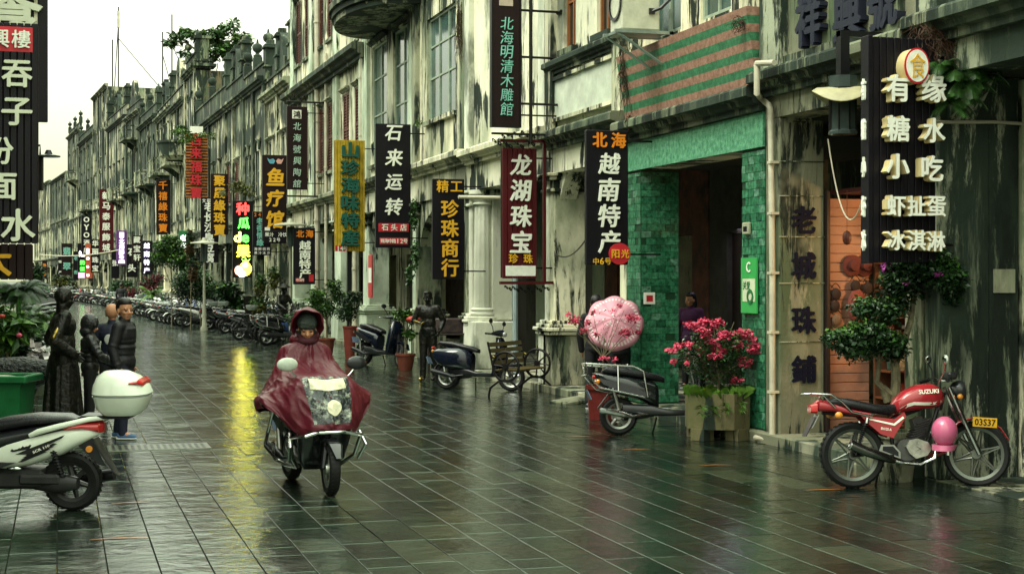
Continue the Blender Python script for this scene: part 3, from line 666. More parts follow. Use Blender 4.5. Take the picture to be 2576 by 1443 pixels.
# balconies on the far houses
def balcony(b, y0, y1, z, dep=1.0, m_=None):
    m_ = m_ or P_GREY
    o = MB().box(-dep, .01, y0, y1, z - .16, z, .01).build('balcony', m_, b)
    rl = MB(); rl.box(-dep, -dep + .1, y0, y1, z + .85, z + .95); rl.box(-dep + .1, 0, y0, y0 + .1, z + .85, z + .95); rl.box(-dep + .1, 0, y1 - .1, y1, z + .85, z + .95)
    rl.build('balcony_rail', m_, o, smooth=0)
    n = max(3, int((y1 - y0) / .3)); me = MB().lathe([(.05, 0), (.09, .1), (.05, .25), (.08, .55), (.04, .75), (.06, .85)], 6).mesh('baluster'); me.materials.append(m_)
    for k in range(n): link('baluster', me, o, (-dep + .05, y0 + .1 + (y1 - y0 - .2) * k / (n - 1), z))
    MB().prism([(0, z - .16), (-dep * .8, z - .161), (-.05, z - .75), (0, z - .75)], .2, (0, y0 + .3, 0), (1, 0, 0), (0, 0, 1), (0, 1, 0)).build('corbel', m_, o, smooth=0)
    MB().prism([(0, z - .16), (-dep * .8, z - .161), (-.05, z - .75), (0, z - .75)], .2, (0, y1 - .5, 0), (1, 0, 0), (0, 0, 1), (0, 1, 0)).build('corbel', m_, o, smooth=0)
    return o
for i, z in ((5, 8.7), (6, 8.6), (8, 8.5), (9, 8.4), (8, 12.6), (11, 8.6), (7, 8.5), (12, 12.4)):
    L_ = fac(far[i][1]) - fac(far[i][0])
    if z < ht(ROOFY[i], dist(fac(far[i][0]))) - 2: balcony(FAR[i], .6, min(L_ - .6, 4.2), z, 1.1)
# rounded planter balcony near the red sign
rb = FAR[5]; o = MB().lathe([(.001, 0), (.9, 0), (1.25, .25), (1.35, .9), (1.45, 1.0), (1.45, 1.12), (1.2, 1.12), (1.2, .95), (.001, .95)], 28, (-.1, 1.2, ht(405, dist(fac(460))))).build('round_balcony', P_GREY, rb)
# roof masts on the tallest block
TB = FAR[10]; TBR = ht(217, dist(fac(272)))
for i, (x, y, h, gy, lab) in enumerate(((.6, 2.0, 4.6, 0, 'thin bare roof mast at the left edge of the tall block'), (1.0, 1.0, 7.4, 6.5, 'tall braced roof mast with a long guy wire on the tall block'), (4.9, 1.0, 5.4, 1.5, 'shorter roof mast at the middle of the tall block'), (5.7, .8, 7.0, 3.0, 'tall roof mast nearest the rooftop tree on the tall block'))):
    q = TB.rotation_euler.to_matrix() @ Vector((x, y, 0)) + Vector(TB.location)
    t = thing('roof_mast', lab, 'mast', (q.x, q.y, TBR - .15), TB.rotation_euler.z)
    MB().tube([(0, 0, 0), (0, 0, h)], .06, 6).build('pole', M_BLACK, t)
    if gy: MB().tube([(0, 0, h * .62), (gy * .6, 0, .1)], .035, 5).build('guy_wire', M_BLACK, t)
    if i == 1: MB().tube([(-.35, 0, 0), (0, 0, h * .8)], .04, 5).build('brace', M_BLACK, t); MB().box(-.12, .12, -.1, .1, h * .75, h * .95).build('aerial_panel', M_PVC, t)
# ruined upstand and chimney stub of the tree house
TH_ = FAR[4]; LT = fac(far[4][1]) - fac(far[4][0])
RT_ = ht(176, dist(fac(492)))
o = MB().box(-.1, .9, -.02, .9, RT_ + .1, RT_ + .5).build('chimney', P_DARK, TH_, smooth=0)
mb = MB()
for e, a, c in ((.7, RT_ + .2, RT_ + .35), (.5, RT_ + .5, RT_ + .62), (.34, RT_ + .62, RT_ + 1.75), (.45, RT_ + 1.75, RT_ + 1.9)): mb.box(.4 - e, .4 + e, .4 - e, .4 + e, a + .001, c)
mb.build('chimney_shaft', P_DARK, o, smooth=0)
# left-hand row: the wall of houses that closes the street on the other side
for i, (ya, yb, lab) in enumerate(((9, 17, 'left-side shophouse carrying the long vertical noodle shop sign'), (17, 26, 'left-side shophouse behind the palms'), (26, 36, 'left-side cream shophouse further along'), (36, 47, 'left-side grey shophouse beyond the cream one'), (47, 58, 'last left-side shophouse before the bend'))):
    building('left_shophouse', lab, ya, yb, P_FAR[i % 4], 9.2 + (i % 3) * .6, 2, ((5.3, 7.3),), 'casement', par=.6, par_style=0, pm=P_GREY, trim=P_DARK, pw=.5, place=(-2.6, yb, pi, yb - ya))
# ================================================================ lettering and signs
GLY = {}
def glyph(ch, m_, bold=.018, ex=.03, shear=0.0):
    key = (ch, m_.name, bold, ex, shear)
    if key in GLY: return GLY[key]
    c = bpy.data.curves.new('lettering', 'FONT'); c.body = ch; c.size = 1; c.extrude = ex; c.offset = 0; c.resolution_u = 2; c.shear = shear
    c.align_x = 'CENTER' if len(ch) > 1 else 'LEFT'
    o = bpy.data.objects.new('lettering', c); COL.objects.link(o)
    me = bpy.data.meshes.new_from_object(o.evaluated_get(bpy.context.evaluated_depsgraph_get())); bpy.data.objects.remove(o)
    if bold > .01 and ch != '\u98df':
        mb = MB(); base = [v.co.copy() for v in me.vertices]; fcs = [tuple(p.vertices) for p in me.polygons]; q_ = min(bold, .045) * .8
        for n_, (sx_, sy_) in enumerate(((0, 0), (q_, .3 * q_), (-q_, -.3 * q_), (0, q_ * .8), (0, -q_ * .8))): mb.add([(v.x + sx_, v.y + sy_, v.z + n_ * .0016) for v in base], fcs)
        bpy.data.meshes.remove(me); me = bpy.data.meshes.new('lettering'); me.from_pydata(mb.v, [], mb.f)
    xs = [v.co.x for v in me.vertices]; ys = [v.co.y for v in me.vertices]
    if xs:
        cx, cy = (min(xs) + max(xs)) / 2, (min(ys) + max(ys)) / 2
        for v in me.vertices: v.co.x -= cx; v.co.y -= cy
        hw, hh = max(xs) - min(xs), max(ys) - min(ys)
    else: hw = hh = 1
    me.materials.clear(); me.materials.append(m_); GLY[key] = (me, hw, hh); return GLY[key]
def put_char(parent, ch, u, v, h, m_, y=-.03, bold=.018, ex=.03, shear=0.0, w_=None, name='character'):
    me, hw, hh = glyph(ch, m_, bold, ex, shear)
    o = link(name, me, parent, (u, y, v), (R(90), 0, 0)); s = h / max(hh, hw if len(ch) == 1 else hh); 
    if len(ch) == 1: o.scale = (s * (w_ or 1), s, s)
    else: o.scale = ((w_ or h * len(ch)) / hw, h / hh, h / hh)
    return o
WHT = mat('sign_white', (.80, .80, .70), .5, var=.12, ns=12, bump=0); YEL = mat('sign_yellow', (.72, .38, .02), .5, var=.1, bump=0)
ORG = mat('sign_orange', (.75, .22, .01), .5, var=.1, bump=0); GRNC = mat('sign_green', (.01, .10, .07), .5, bump=0); TEAL = mat('sign_teal', (.22, .55, .45), .55, var=.4, ns=20, bump=0)
REDC = mat('sign_red', (.50, .02, .03), .45, var=.15, bump=0); BB = mat('black_board', (.006, .005, .008), .4, spec=.2, ns=4, stretch=(12, 12, 1.2), bump=.2)
DRB = mat('dark_red_board', (.075, .008, .010), .4, spec=.2, ns=4, stretch=(12, 12, 1.2)); DKW = mat('dark_brown_board', (.014, .005, .005), .45, spec=.2, ns=4, stretch=(12, 12, 1))
YB = mat('yellow_board', (.52, .34, .02), .5, var=.35, ns=5); IRON = mat('wrought_iron', (.012, .010, .010), .45, .4)
ORB = mat('orange_slat', (.34, .12, .03), .5, var=.5); SGREEN = mat('green_board', (.02, .16, .05), .5); PURP = mat('purple_board', (.14, .04, .20), .5)
E_WHITE = glow('lit_white', (1, 1, .95), 2.2); E_RED = glow('lit_red', (1, .06, .05), 1.6); E_GREEN = glow('lit_green', (.08, 1, .06), 2.6); E_YEL = glow('lit_yellow', (1, .86, .02), 9.0)
E_YEL2 = glow('lit_yellow_soft', (1, .85, .1), 4.0); E_PINK = glow('lit_pink', (1, .35, .5), 1.1); E_SOFT = glow('lit_violet_white', (.85, .75, 1), 1.1)
class Sign:
    def __init__(s, label, x0, x1, y0, y1, off=.85, board=BB, th=.08, frame_=None, slats=0, hslats=0, bracket=True, group=None, cat='shop sign', post=None):
        dxc = (x0 + x1) / 2; Y = fac(dxc, off) if dxc > 100 else None
        if isinstance(off, tuple): zc = off[1]; p = at(dxc, zc); ang = 0
        else:
            zc = dist(Y, off); p = Vector((fx(Y) - off, Y, 0)); e = .5; ang = -atan2(fx(Y + e) - fx(Y - e), 2 * e)
        s.zc = zc; s.k = zc / F; s.xc = dxc; s.kx = zc / F / (cos(TH + ang) - (dxc - CX) / F * sin(TH + ang))
        s.W = (x1 - x0) * s.kx; s.z0, s.z1 = ht(y1, zc), ht(y0, zc); s.y1 = y1
        s.t = thing('shop_sign', label, cat, (p.x, p.y, s.z0), ang, group); H = s.z1 - s.z0; s.H = H; s.th = th
        if slats:
            n = slats
            for i in range(n): a = -s.W / 2 + s.W * i / n; MB().box(a + .004, a + s.W / n - .004, -.02, th / 2, 0, H, .004).build('board_slat', board, s.t, smooth=0)
            MB().box(-s.W / 2 - .004, s.W / 2 + .004, th / 2 + .001, th + .02, .01, H - .01).build('backing', DKW, s.t, smooth=0)
        elif hslats:
            MB().box(-s.W / 2 + .01, s.W / 2 - .01, 0, th, 0, H).build('backing', DKW, s.t, smooth=0)
            for i in range(hslats): zz = H * i / hslats; MB().box(-s.W / 2, s.W / 2, -.03, 0, zz + H / hslats * .22, zz + H / hslats * .8).build('board_slat', board, s.t, smooth=0)
        else: MB().box(-s.W / 2, s.W / 2, -.01, th, 0, H, .01).build('board', board, s.t, smooth=0)
        if frame_:
            e = s.W * .035; mb = MB()
            mb.box(-s.W / 2 - e, -s.W / 2 + e * .4, -.03, th + .01, -e, H + e); mb.box(s.W / 2 - e * .4, s.W / 2 + e, -.03, th + .01, -e, H + e)
            mb.box(-s.W / 2 + e * .4, s.W / 2 - e * .4, -.03, th + .01, -e, e * .4); mb.box(-s.W / 2 + e * .4, s.W / 2 - e * .4, -.03, th + .01, H - e * .4, H + e); mb.build('frame', frame_, s.t, smooth=0)
        if bracket and not isinstance(off, tuple):
            L_ = off + .1
            for zz in (H * .08, H * .93): MB().box(-s.W / 2 * .2, L_, th + .02, th + .045, zz - .013, zz + .013).build('bracket', IRON, s.t, smooth=0)
    def uv(s, x, y): return ((x - s.xc) * s.kx, (s.y1 - y) * s.k)
    def col(s, text, xc, ya, yb, size, m_, bold=.02, ex=.03, y=-.03, w_=None, shear=0.0):
        n = len(text)
        for i, ch in enumerate(text):
            yy = ya + (yb - ya) * (i / (n - 1) if n > 1 else 0); u, v = s.uv(xc, yy); put_char(s.t, ch, u, v, size * s.k, m_, y, bold, ex, shear, w_)
        return s
    def row(s, text, x0, x1, yc, size, m_, bold=.02, ex=.03, y=-.03, shear=0.0):
        n = len(text)
        for i, ch in enumerate(text):
            if ch == ' ': continue
            u, v = s.uv(x0 + (x1 - x0) * (i + .5) / n, yc); put_char(s.t, ch, u, v, size * s.k, m_, y, bold, ex, shear)
        return s
    def plate(s, x0, x1, y0, y1, m_, name='plate', y=-.022):
        a, b = s.uv(x0, y1), s.uv(x1, y0); return MB().box(a[0], b[0], y, -.0105, a[1], b[1], .003).build(name, m_, s.t, smooth=0)
    def disc(s, x, y, rx, ry, m_, name='emblem', yy=-.03, d=.02):
        u, v = s.uv(x, y); n = 28; return MB().prism([(rx * s.kx * cos(2 * pi * k / n), ry * s.k * sin(2 * pi * k / n)) for k in range(n)], d, (u, yy - d, v), (1, 0, 0), (0, 0, 1), (0, 1, 0)).build(name, m_, s.t)
    def poly(s, pts, m_, name='emblem', yy=-.03, d=.012):
        q = [s.uv(*p) for p in pts]; return MB().prism(q, d, (0, yy - d, 0), (1, 0, 0), (0, 0, 1), (0, 1, 0)).build(name, m_, s.t, smooth=0)

# 1 dessert shop box sign with deep raised letters
s = Sign('big black box sign with deep raised white dessert-shop characters and an oval yellow emblem', 2194, 2352, 97, 660, .50, BB, .08, slats=9)
MB().box(-s.W / 2 - .055, -s.W / 2 - .006, -.03, .11, -.01, s.H + .01, .004).build('side_panel', BB, s.t, smooth=0)
CR = mat('cream_letter_side', (.62, .50, .25), .5, bump=0, var=.1)
for ch, x, y, z in (('有', 2238, 228, 68), ('缘', 2327, 225, 72), ('糖', 2238, 328, 66), ('水', 2328, 330, 64), ('小', 2237, 422, 66), ('吃', 2323, 425, 64), ('虾', 2233, 520, 54), ('扯', 2284, 520, 52), ('蛋', 2334, 520, 54), ('冰', 2233, 605, 52), ('淇', 2284, 605, 52), ('淋', 2333, 607, 52)):
    u, v = s.uv(x, y); 
    o = put_char(s.t, ch, u, v, z * s.k, CR, -.10, .045, .30); o.scale.z = .15
    c = put_char(s.t, ch, u, v, z * s.k, WHT, -.153, .035, .012, name='letter_face')
    o2 = put_char(s.t, ch, u, v, z * s.k, BB, -.1505, .055, .004, name='letter_outline')
s.disc(2281, 172, 30, 44, CR, 'emblem_drum', -.02, .15); s.disc(2281, 172, 31, 45, REDC, 'emblem_rim', -.17, .01); s.disc(2281, 172, 27, 40, WHT, 'emblem_face', -.18, .006)
u, v = s.uv(2281, 172); put_char(s.t, '食', u, v, 62 * s.k, YEL, -.192, .02, .01, w_=.7)
# letters on its street side, seen almost edge on
for ch, y in zip('有糖小虾冰', (228, 328, 422, 520, 605)):
    me, hw, hh = glyph(ch, WHT, .045, .30); u, v = s.uv(2190, y); o = link('character', me, s.t, (-s.W / 2 - .07, .03, v), (R(90), 0, R(-90))); q = .20 / max(hw, hh); o.scale = (q * .3, q, q * .2)
# 2 Vietnam specialities
s = Sign('black sign for Vietnamese specialities with an orange top line and a round red seal', 1475, 1580, 328, 666, .75)
s.row('北海', 1484, 1578, 353, 40, ORG, .04); s.col('越南特产', 1531, 412, 608, 60, WHT, .03, shear=.12); s.disc(1556, 638, 27, 27, REDC); s.row('阳光', 1533, 1581, 638, 22, YEL, y=-.058); s.row('中6号', 1490, 1535, 657, 17, YEL)
# 3 dragon lake pearls
s = Sign('dark red ribbed sign with large white characters over a pale blank patch', 1264, 1350, 373, 700, .62, DRB, slats=7)
s.col('龙湖珠宝', 1309, 415, 608, 58, WHT, .035, shear=.1); s.row('珍珠', 1272, 1346, 650, 25, YEL, .03); s.plate(1271, 1347, 668, 694, WHT, 'pale_patch')
mb = MB(); H, W_ = s.H, s.W
mb.box(-W_ / 2 - .04, W_ / 2 + .28, -.02, .06, H + .1, H + .15); mb.box(-W_ / 2 - .04, W_ / 2 + .3, -.02, .06, -.1, -.05); mb.box(W_ / 2 + .12, W_ / 2 + .17, -.01, .05, -.1, H + .1)
mb.build('frame', DRB, s.t, smooth=0)
def scrolls(parent, x0, x1, z, r_, up=1, m_=IRON, name='scrollwork'):
    mb = MB(); n = max(2, int((x1 - x0) / (r_ * 1.8)))
    for i in range(n):
        cx = x0 + (x1 - x0) * (i + .5) / n; hgt = 1 - abs((i + .5) / n - .5) * 1.1
        for q in range(2):
            sg = 1 if q else -1; pts = [(cx + sg * r_ * .5 + sg * r_ * (.6 - .045 * t) * cos(t * .6 * sg + 1), .02, z + up * r_ * (1 + q * .8) * hgt + r_ * (.6 - .045 * t) * sin(t * .6)) for t in range(12)]
            mb.tube(pts, .010, 4, cap=False)
    return mb.build(name, m_, parent)
scrolls(s.t, -W_ / 2, W_ / 2 + .2, H + .15, .07); scrolls(s.t, -W_ / 2 + .05, W_ / 2 + .25, -.12, .07, -1)
MB().tube([(-W_ / 2 - .02, .08, H * .62), (-W_ / 2 - .75, .08, H * .62)], .03, 8).build('white_arm', M_PVC, s.t)
# 4 wood carving hall, tall upper sign
s = Sign('tallest black framed sign with small teal characters hanging above the dark red sign', 1238, 1308, -75, 318, .95, DKW, frame_=IRON)
s.col('北海明清木雕館', 1274, 60, 275, 34, TEAL, .01, shear=.1); s.plate(1255, 1290, -2, 16, mat('seal_pale', (.5, .4, .32), .6), 'seal')
mb = MB(); mb.tube([(s.W / 2 + .2, .03, -.25), (s.W / 2 + .2, .03, s.H + .3)], .03, 6)
for zz in (.15 * s.H, .45 * s.H, .75 * s.H, -.12): mb.tube([(-s.W / 2 if zz < 0 else s.W / 2, .03, zz), (.98, .03, zz)], .022, 6); mb.tube([(.95, -.07, zz), (.95, .13, zz)], .03, 6)
mb.build('mounting_post', IRON, s.t); scrolls(s.t, -s.W / 2, s.W / 2 + .3, -.2, .09, -1)
# 5 fine pearls
s = Sign('black sign with bold plain yellow characters between the statue and the white column', 1088, 1168, 450, 702, .7)
s.row('精工', 1095, 1165, 469, 31, YEL, .02); s.col('珍珠商行', 1131, 525, 673, 46, YEL, .03)
# 6 stone shop
s = Sign('black sign with spaced white brush characters and two red strips at its foot', 945, 1033, 312, 623, .75)
s.col('石来运转', 990, 335, 520, 46, WHT, .03, shear=.15); s.plate(952, 1028, 562, 583, REDC); s.row('石头店', 956, 1026, 572, 17, WHT, y=-.035); s.plate(955, 1026, 598, 615, REDC); s.row('珠海中路12号', 957, 1024, 606, 11, WHT, y=-.035)
# 7 yellow ribbed
s = Sign('yellow ribbed sign with raised dark green characters and a little red number plate', 842, 918, 353, 632, .8, YB, slats=11)
s.col('山珍海味特産', 880, 378, 598, 40, GRNC, .05, .12, -.06, w_=1.2); s.plate(843, 875, 617, 632, REDC); s.row('14号', 846, 873, 625, 12, WHT, y=-.03)
MB().box(-.05, .07, .09, .2, -2.4, s.H).build('post', M_BLACK, s.t, smooth=0)
# 8 small Vietnam
s = Sign('small black sign with plain white characters and an orange top line above the potted tree', 738, 793, 573, 715, .75)
s.row('北海', 743, 790, 588, 20, ORG, .04); s.col('越南特产', 767, 617, 688, 24, WHT, .04, w_=1.25); s.plate(744, 765, 699, 710, REDC); s.plate(777, 789, 690, 708, REDC)
s.row('中16号', 745, 764, 704, 7, WHT, y=-.03)
# 9 pottery hall
s = Sign('dark brown framed sign with small pale characters under a square seal, on a scrolled bracket', 722, 773, 268, 477, .95, DKW)
s.plate(735, 758, 277, 299, WHT, 'seal'); s.col('北海號興陶舘', 747, 318, 462, 20, mat('sign_pale_green', (.45, .6, .5), .5, bump=0), .01, shear=.1)
s.row('鸿', 736, 757, 288, 18, DKW, y=-.03)
mb = MB(); mb.tube([(-s.W / 2, .05, s.H + .15), (.95, .05, s.H + .15)], .03, 5); mb.tube([(-s.W / 2, .05, -.2), (.95, .05, -.2)], .03, 5); mb.tube([(s.W / 2 + .25, .05, -.2), (s.W / 2 + .25, .05, s.H + .15)], .025, 5); mb.build('scroll_frame', IRON, s.t)
scrolls(s.t, -s.W / 2, s.W / 2, s.H + .16, .13)
# 10 fish spa
s = Sign('dark brown sign with large yellow rounded characters under a blue and a pink fish', 660, 721, 390, 606, .8, DKW)
s.col('鱼疗馆', 692, 445, 552, 46, YEL, .045, shear=.1)
FB, FP = mat('fish_blue', (.12, .38, .50), .5, bump=0), mat('fish_pink', (.65, .35, .30), .5, bump=0)
s.poly([(672, 398), (678, 402), (687, 399), (692, 405), (688, 412), (679, 412), (674, 405)], FB, 'fish'); s.poly([(713, 398), (708, 402), (699, 399), (694, 405), (698, 412), (707, 412), (711, 405)], FP, 'fish')
s2 = Sign('narrow dark strip sign for juice and cold drinks below the fish sign', 664, 724, 580, 612, .8, BB, .05)
s2.row('果汁 冷饮', 666, 722, 590, 11, WHT); s2.row('22号', 675, 705, 603, 9, WHT); s2.plate(666, 679, 572, 580, WHT)
# 11 glowing fruit sign
s = Sign('glowing black sign with red, green and yellow characters above a lit fruit picture', 585, 636, 505, 698, .9, BB, .1, cat='neon sign')
s.col('种', 610, 525, 525, 33, E_RED, .04); s.col('瓜', 613, 561, 561, 30, E_GREEN, .05)
s.col('d', 597, 596, 596, 27, E_YEL2, .05); s.col('e', 617, 600, 600, 20, E_GREEN, .05); s.col('果', 612, 632, 632, 34, E_YEL, .06)
s.disc(617, 676, 15, 17, E_YEL, 'lit_pineapple'); s.disc(600, 680, 10, 12, mat('lit_pink_fruit', (.8, .3, .2), .5, emit=(1, .5, .35), es=2, bump=0), 'lit_lychee', -.055); s.disc(608, 689, 10, 8, E_WHITE, 'lit_banana', -.06); s.disc(616, 666, 7, 6, E_WHITE, 'lit_face', -.06)
s.poly([(614, 662), (606, 650), (615, 655), (617, 645), (621, 655), (630, 650), (622, 662)], mat('lit_leaf', (.3, .5, .1), .5, emit=(.4, .9, .1), es=1.5, bump=0), 'lit_crown')
# 12 old street teal
s = Sign('dark sign with small teal characters half hidden behind the fish sign', 636, 681, 532, 642, 1.1, BB)
s.row('24号', 637, 668, 540, 9, ORG); s.col('老街情缘', 654, 556, 610, 18, TEAL, .04); s.row('海鲜烧烤', 638, 680, 626, 8, WHT); s.row('果汁冰沙', 638, 680, 636, 8, WHT)
# 13
s = Sign('dark red-brown sign with raised gold characters between the white-lettered and the red slatted signs', 530, 574, 437, 590, .8, DKW); s.col('聚晟緣珠寶', 552, 455, 578, 29, YEL, .05, .08)
# 14
s = Sign('long black sign with white characters tucked behind the gold jeweller sign', 505, 550, 496, 660, .9, BB); s.row('文和', 507, 531, 505, 10, WHT); s.col('老长沙臭豆腐', 526, 520, 648, 25, WHT, .04)
# 15 red on slats
s = Sign('orange slatted sign with raised red characters under the overgrown balcony', 467, 523, 336, 498, .9, ORB, hslats=22); s.col('吉来福珠寶', 493, 352, 486, 29, REDC, .06, .1, -.07)
MB().box(-.3, .3, -.05, .1, s.H, s.H + .35).build('white_top_plate', WHT, s.t, smooth=0)
# 16
s = Sign('dark sign with thin gold calligraphy hanging alone at the left of the red slatted sign', 393, 429, 452, 590, .8, DKW, hslats=0); s.col('千禧緣珠寶', 410, 466, 573, 22, ORG, .03, .06)
# 17
s = Sign('dark red slatted sign with white characters, highest of the far left group', 250, 286, 476, 636, .9, DRB, slats=6); s.col('新马泰服飾城', 267, 492, 622, 20, WHT, .05)
far_signs = [(205, 230, 543, 640, BB, 'OYO酒店', WHT, 'black sign with round letters left of the high dark red sign'),
 (228, 251, 602, 686, BB, '华丽珠宝', WHT, 'black sign with four pale characters over a gold grid, below the high dark red sign'),
 (318, 345, 614, 697, BB, '石头', WHT, 'dark sign with two curving pale characters beside the violet sign'),
 (332, 357, 592, 660, DKW, '藏宝轩', WHT, 'narrow brown sign with three thin characters above the treasure row'),
 (280, 300, 626, 700, BB, '张', WHT, 'dim dark sign with one faint character under the high dark red sign'),
 (155, 181, 612, 692, DKW, '翡翠', TEAL, 'dark hanging sign with dim lamps at the street bend'),
 (106, 118, 655, 702, DKW, '珠宝', ORG, 'furthest little brown sign with orange writing'),
 (184, 198, 632, 705, BB, '老街', TEAL, 'slim dark sign second from the far bend'),
 (146, 156, 645, 700, BB, '特产', WHT, 'slim dark sign near the far bend')]
for x0, x1, y0, y1, bd, tx, tm, lab in far_signs:
    s = Sign(lab, x0, x1, y0, y1, .9, bd); n = len(tx); hgt = (y1 - y0) * .8
    s.col(tx, (x0 + x1) / 2, y0 + hgt / n * .6, y1 - hgt / n * .7 if n > 1 else y0 + 20, min((x1 - x0) * .75, hgt / n * .95), tm, .05)
s = Sign('violet lit sign with glowing white characters in the far group', 293, 319, 580, 666, .9, PURP, .1, cat='neon sign'); s.plate(300, 312, 584, 598, E_SOFT, 'lit_square'); s.col('北海醉生', 306, 607, 648, 14, E_SOFT, .07); s.plate(298, 314, 656, 662, E_SOFT, 'lit_strip')
s = Sign('lit black sign with four white characters leftmost over the green tree', 357, 384, 605, 691, .9, BB, .1, cat='neon sign'); s.col('越南特产', 369, 618, 680, 15, E_SOFT, .07)
s = Sign('green sign with white script beside the ivy column', 450, 480, 580, 682, .8, SGREEN); s.col('老街咖啡', 461, 598, 660, 15, E_WHITE, .06)
s = Sign('small sign with a white, a green and a red glowing character in the far group', 195, 213, 612, 700, .9, BB, cat='neon sign'); s.col('姐', 206, 638, 638, 15, E_WHITE, .07); s.col('奶茶', 207, 660, 676, 12, E_GREEN, .07); s.plate(197, 213, 685, 699, E_PINK, 'lit_pink_plate')
s = Sign('thin orange-red sign with tiny glowing writing in the far group', 215, 233, 612, 700, .9, mat('orange_red_board', (.5, .10, .05), .5), cat='neon sign'); s.plate(217, 224, 625, 638, E_WHITE, 'lit_plate'); s.col('清补凉', 221, 650, 692, 7, E_WHITE, .08)
# left-hand signs
s = Sign('long black sign at the left edge with thick pale noodle-shop characters', -45, 96, 58, 612, (0, 15.0), BB, .12, slats=8, frame_=None)
s.plate(-40, 83, 68, 131, REDC, 'red_plate'); s.row('興樓', -27, 80, 99, 46, WHT, .02, y=-.04)
PALE = mat('sign_pale', (.62, .64, .50), .5, var=.1, bump=0)
for ch, x, y, z in (('吞', 43, 187, 74), ('子', 43, 282, 74), ('份', -3, 380, 72), ('面', 6, 470, 70), ('水', 46, 566, 84), ('云', -90, 187, 60)):
    if x > -50: u, v = s.uv(x, y); put_char(s.t, ch, u, v, z * s.k, PALE, -.05, .03, .05)
MB().tube([(-.6, .06, s.H - .3), (-1.9, .06, s.H - .3)], .03, 6).build('bracket', IRON, s.t); MB().tube([(-.2, .06, .4), (-1.9, .06, .4)], .03, 6).build('bracket', IRON, s.t)
s = Sign('upper left framed sign with one huge brush character', -60, 121, -60, 305, (0, 18.2), BB, .06)
mb = MB()
MB().box(s.W / 2 - .16, s.W / 2 - .12, -.05, -.02, 0, s.H).build('frame_bar', M_PVC, s.t, smooth=0)
u, v = s.uv(30, 12); put_char(s.t, '餐', u, v, 150 * s.k, PALE, -.06, .03, .04)
mb.tube([(-.6, .06, .3), (-1.9, .06, .3)], .03, 6); mb.build('bracket', IRON, s.t)
s = Sign('brown wooden sign with part of an orange character below the black noodle sign', -60, 82, 613, 703, (0, 16.2), DKW, .1, slats=7); u, v = s.uv(-12, 655); put_char(s.t, '大', u, v, 80 * s.k, YEL, -.04, .04, .03)
s = Sign('little dark red sign hanging below the left signs', 62, 80, 648, 680, (0, 19.5), REDC, .05); s.col('酒', 71, 664, 664, 13, DKW)
s = Sign('tiny white plate beside the left palms', 58, 69, 685, 708, (0, 20.5), WHT, .05); s.col('号', 63, 697, 697, 8, REDC)
# characters on the name board and on the pillar of the concrete house
CHD = mat('raised_dark_character', (.010, .012, .028), .6, ns=12, bump=.4)
def wall_char(b, ch, dx, dy, h, m_, ex=.12, name='character', bold=.05, lift=.02):
    Y = fac(dx); zc = dist(Y); me, hw, hh = glyph(ch, m_, bold, ex); o = link(name, me, b, (-lift, Y - b.location.y, ht(dy, zc)), (R(90), 0, R(-90))); s_ = h / max(hh, hw); o.scale = (s_, s_, .3); return o
for ch, dx, dy in (('祥', 2047, 52), ('興', 2145, 32), ('號', 2235, 2)): wall_char(b2, ch, dx, dy, .60, CHD, .2)
for i, (ch, dy) in enumerate((('老', 553), ('城', 668), ('珠', 805), ('鋪', 928))):
    me, hw, hh = glyph(ch, mat('painted_navy', (.003, .004, .016), .7, bump=0, spec=.15), .05, .01); zc = dist(yG - .36, -.3)
    o = link('character', me, b2, (.32, L2 - .36 - .012, ht(dy, zc)), (R(90), 0, 0)); o.scale = (.33 / hw, .33 / hh, .5)
for dy in (405, 492, 595, 712, 860): MB().box(.003, .597, L2 - .368, L2 - .3605, ht(dy, dist(yG - .36)) - .006, ht(dy, dist(yG - .36)) + .006).build('block_joint', P_BLACK, b2, smooth=0)

# ================================================================ pipes, lamps, fittings
# bent pale downpipe beside the green tiles
zc = dist(yG); kx = zc / F
t = thing('downpipe', 'pale plastic downpipe with a kinked top between the green tiles and the painted pillar', 'downpipe', (FX, yG, 0))
P = lambda dx, dy: (-.07 if dy > 240 else -.36, fac(dx, .07 if dy > 240 else .36) - yG, max(.05, ht(dy, dist(fac(dx, .07 if dy > 240 else .36), .07 if dy > 240 else .36))))
MB().tube([P(1903, 163), P(1904, 170), P(1904, 235), P(1913, 246), P(1935, 266), P(1938, 275), P(1943, 700), P(1943, 1103)], .036, 10).build('pipe', M_PVC, t)
MB().tube([P(1903, 163), P(1903.5, 160), P(1948, 158)], .034, 10).build('top_arm', M_PVC, t); MB().tube([(P(1943, 1103)[0], P(1943, 1103)[1], .05), (-.12, P(1943, 1103)[1] + .35, .045)], .032, 10).build('foot_arm', M_PVC, t)
mb = MB()
for z_ in (.6, 1.3, 2.0, 2.7, 3.3): mb.box(-.11, .0, P(1942, 700)[1] - .05, P(1942, 700)[1] + .05, z_, z_ + .03)
mb.build('pipe_clip', M_PVC, t, smooth=0)
def pipe(label, dx, z0, z1, r_=.045, m_=M_PVC, off=.08, group=None):
    Y = fac(dx, off); t = thing('downpipe', label, 'downpipe', (fx(Y) - off, Y, 0), 0, group)
    MB().tube([(0, 0, z0), (0, 0, z1)], r_, 8).build('pipe', m_, t); mb = MB()
    z = z0 + .5
    while z < z1: mb.tube([(0, 0, z), (0, 0, z + .06)], r_ * 1.3, 8); z += 1.6
    mb.build('pipe_collar', m_, t); return t
pipe('pale drainpipe running the full height of the tall cream house', 798, .1, 14, .09); pipe('grey pipe down the front beside the white column', 1296, .1, 3.7, .05, mat('blue_grey_pipe', (.30, .38, .38), .4))
pipe('long drainpipe left of the dark tall windows', 910, 3.8, 13, .07); pipe('pale pipe beside the small potted tree', 893, .1, 3.6, .07); pipe('thin pipe between the two Vietnamese specialities signs', 820, .1, 9, .05)
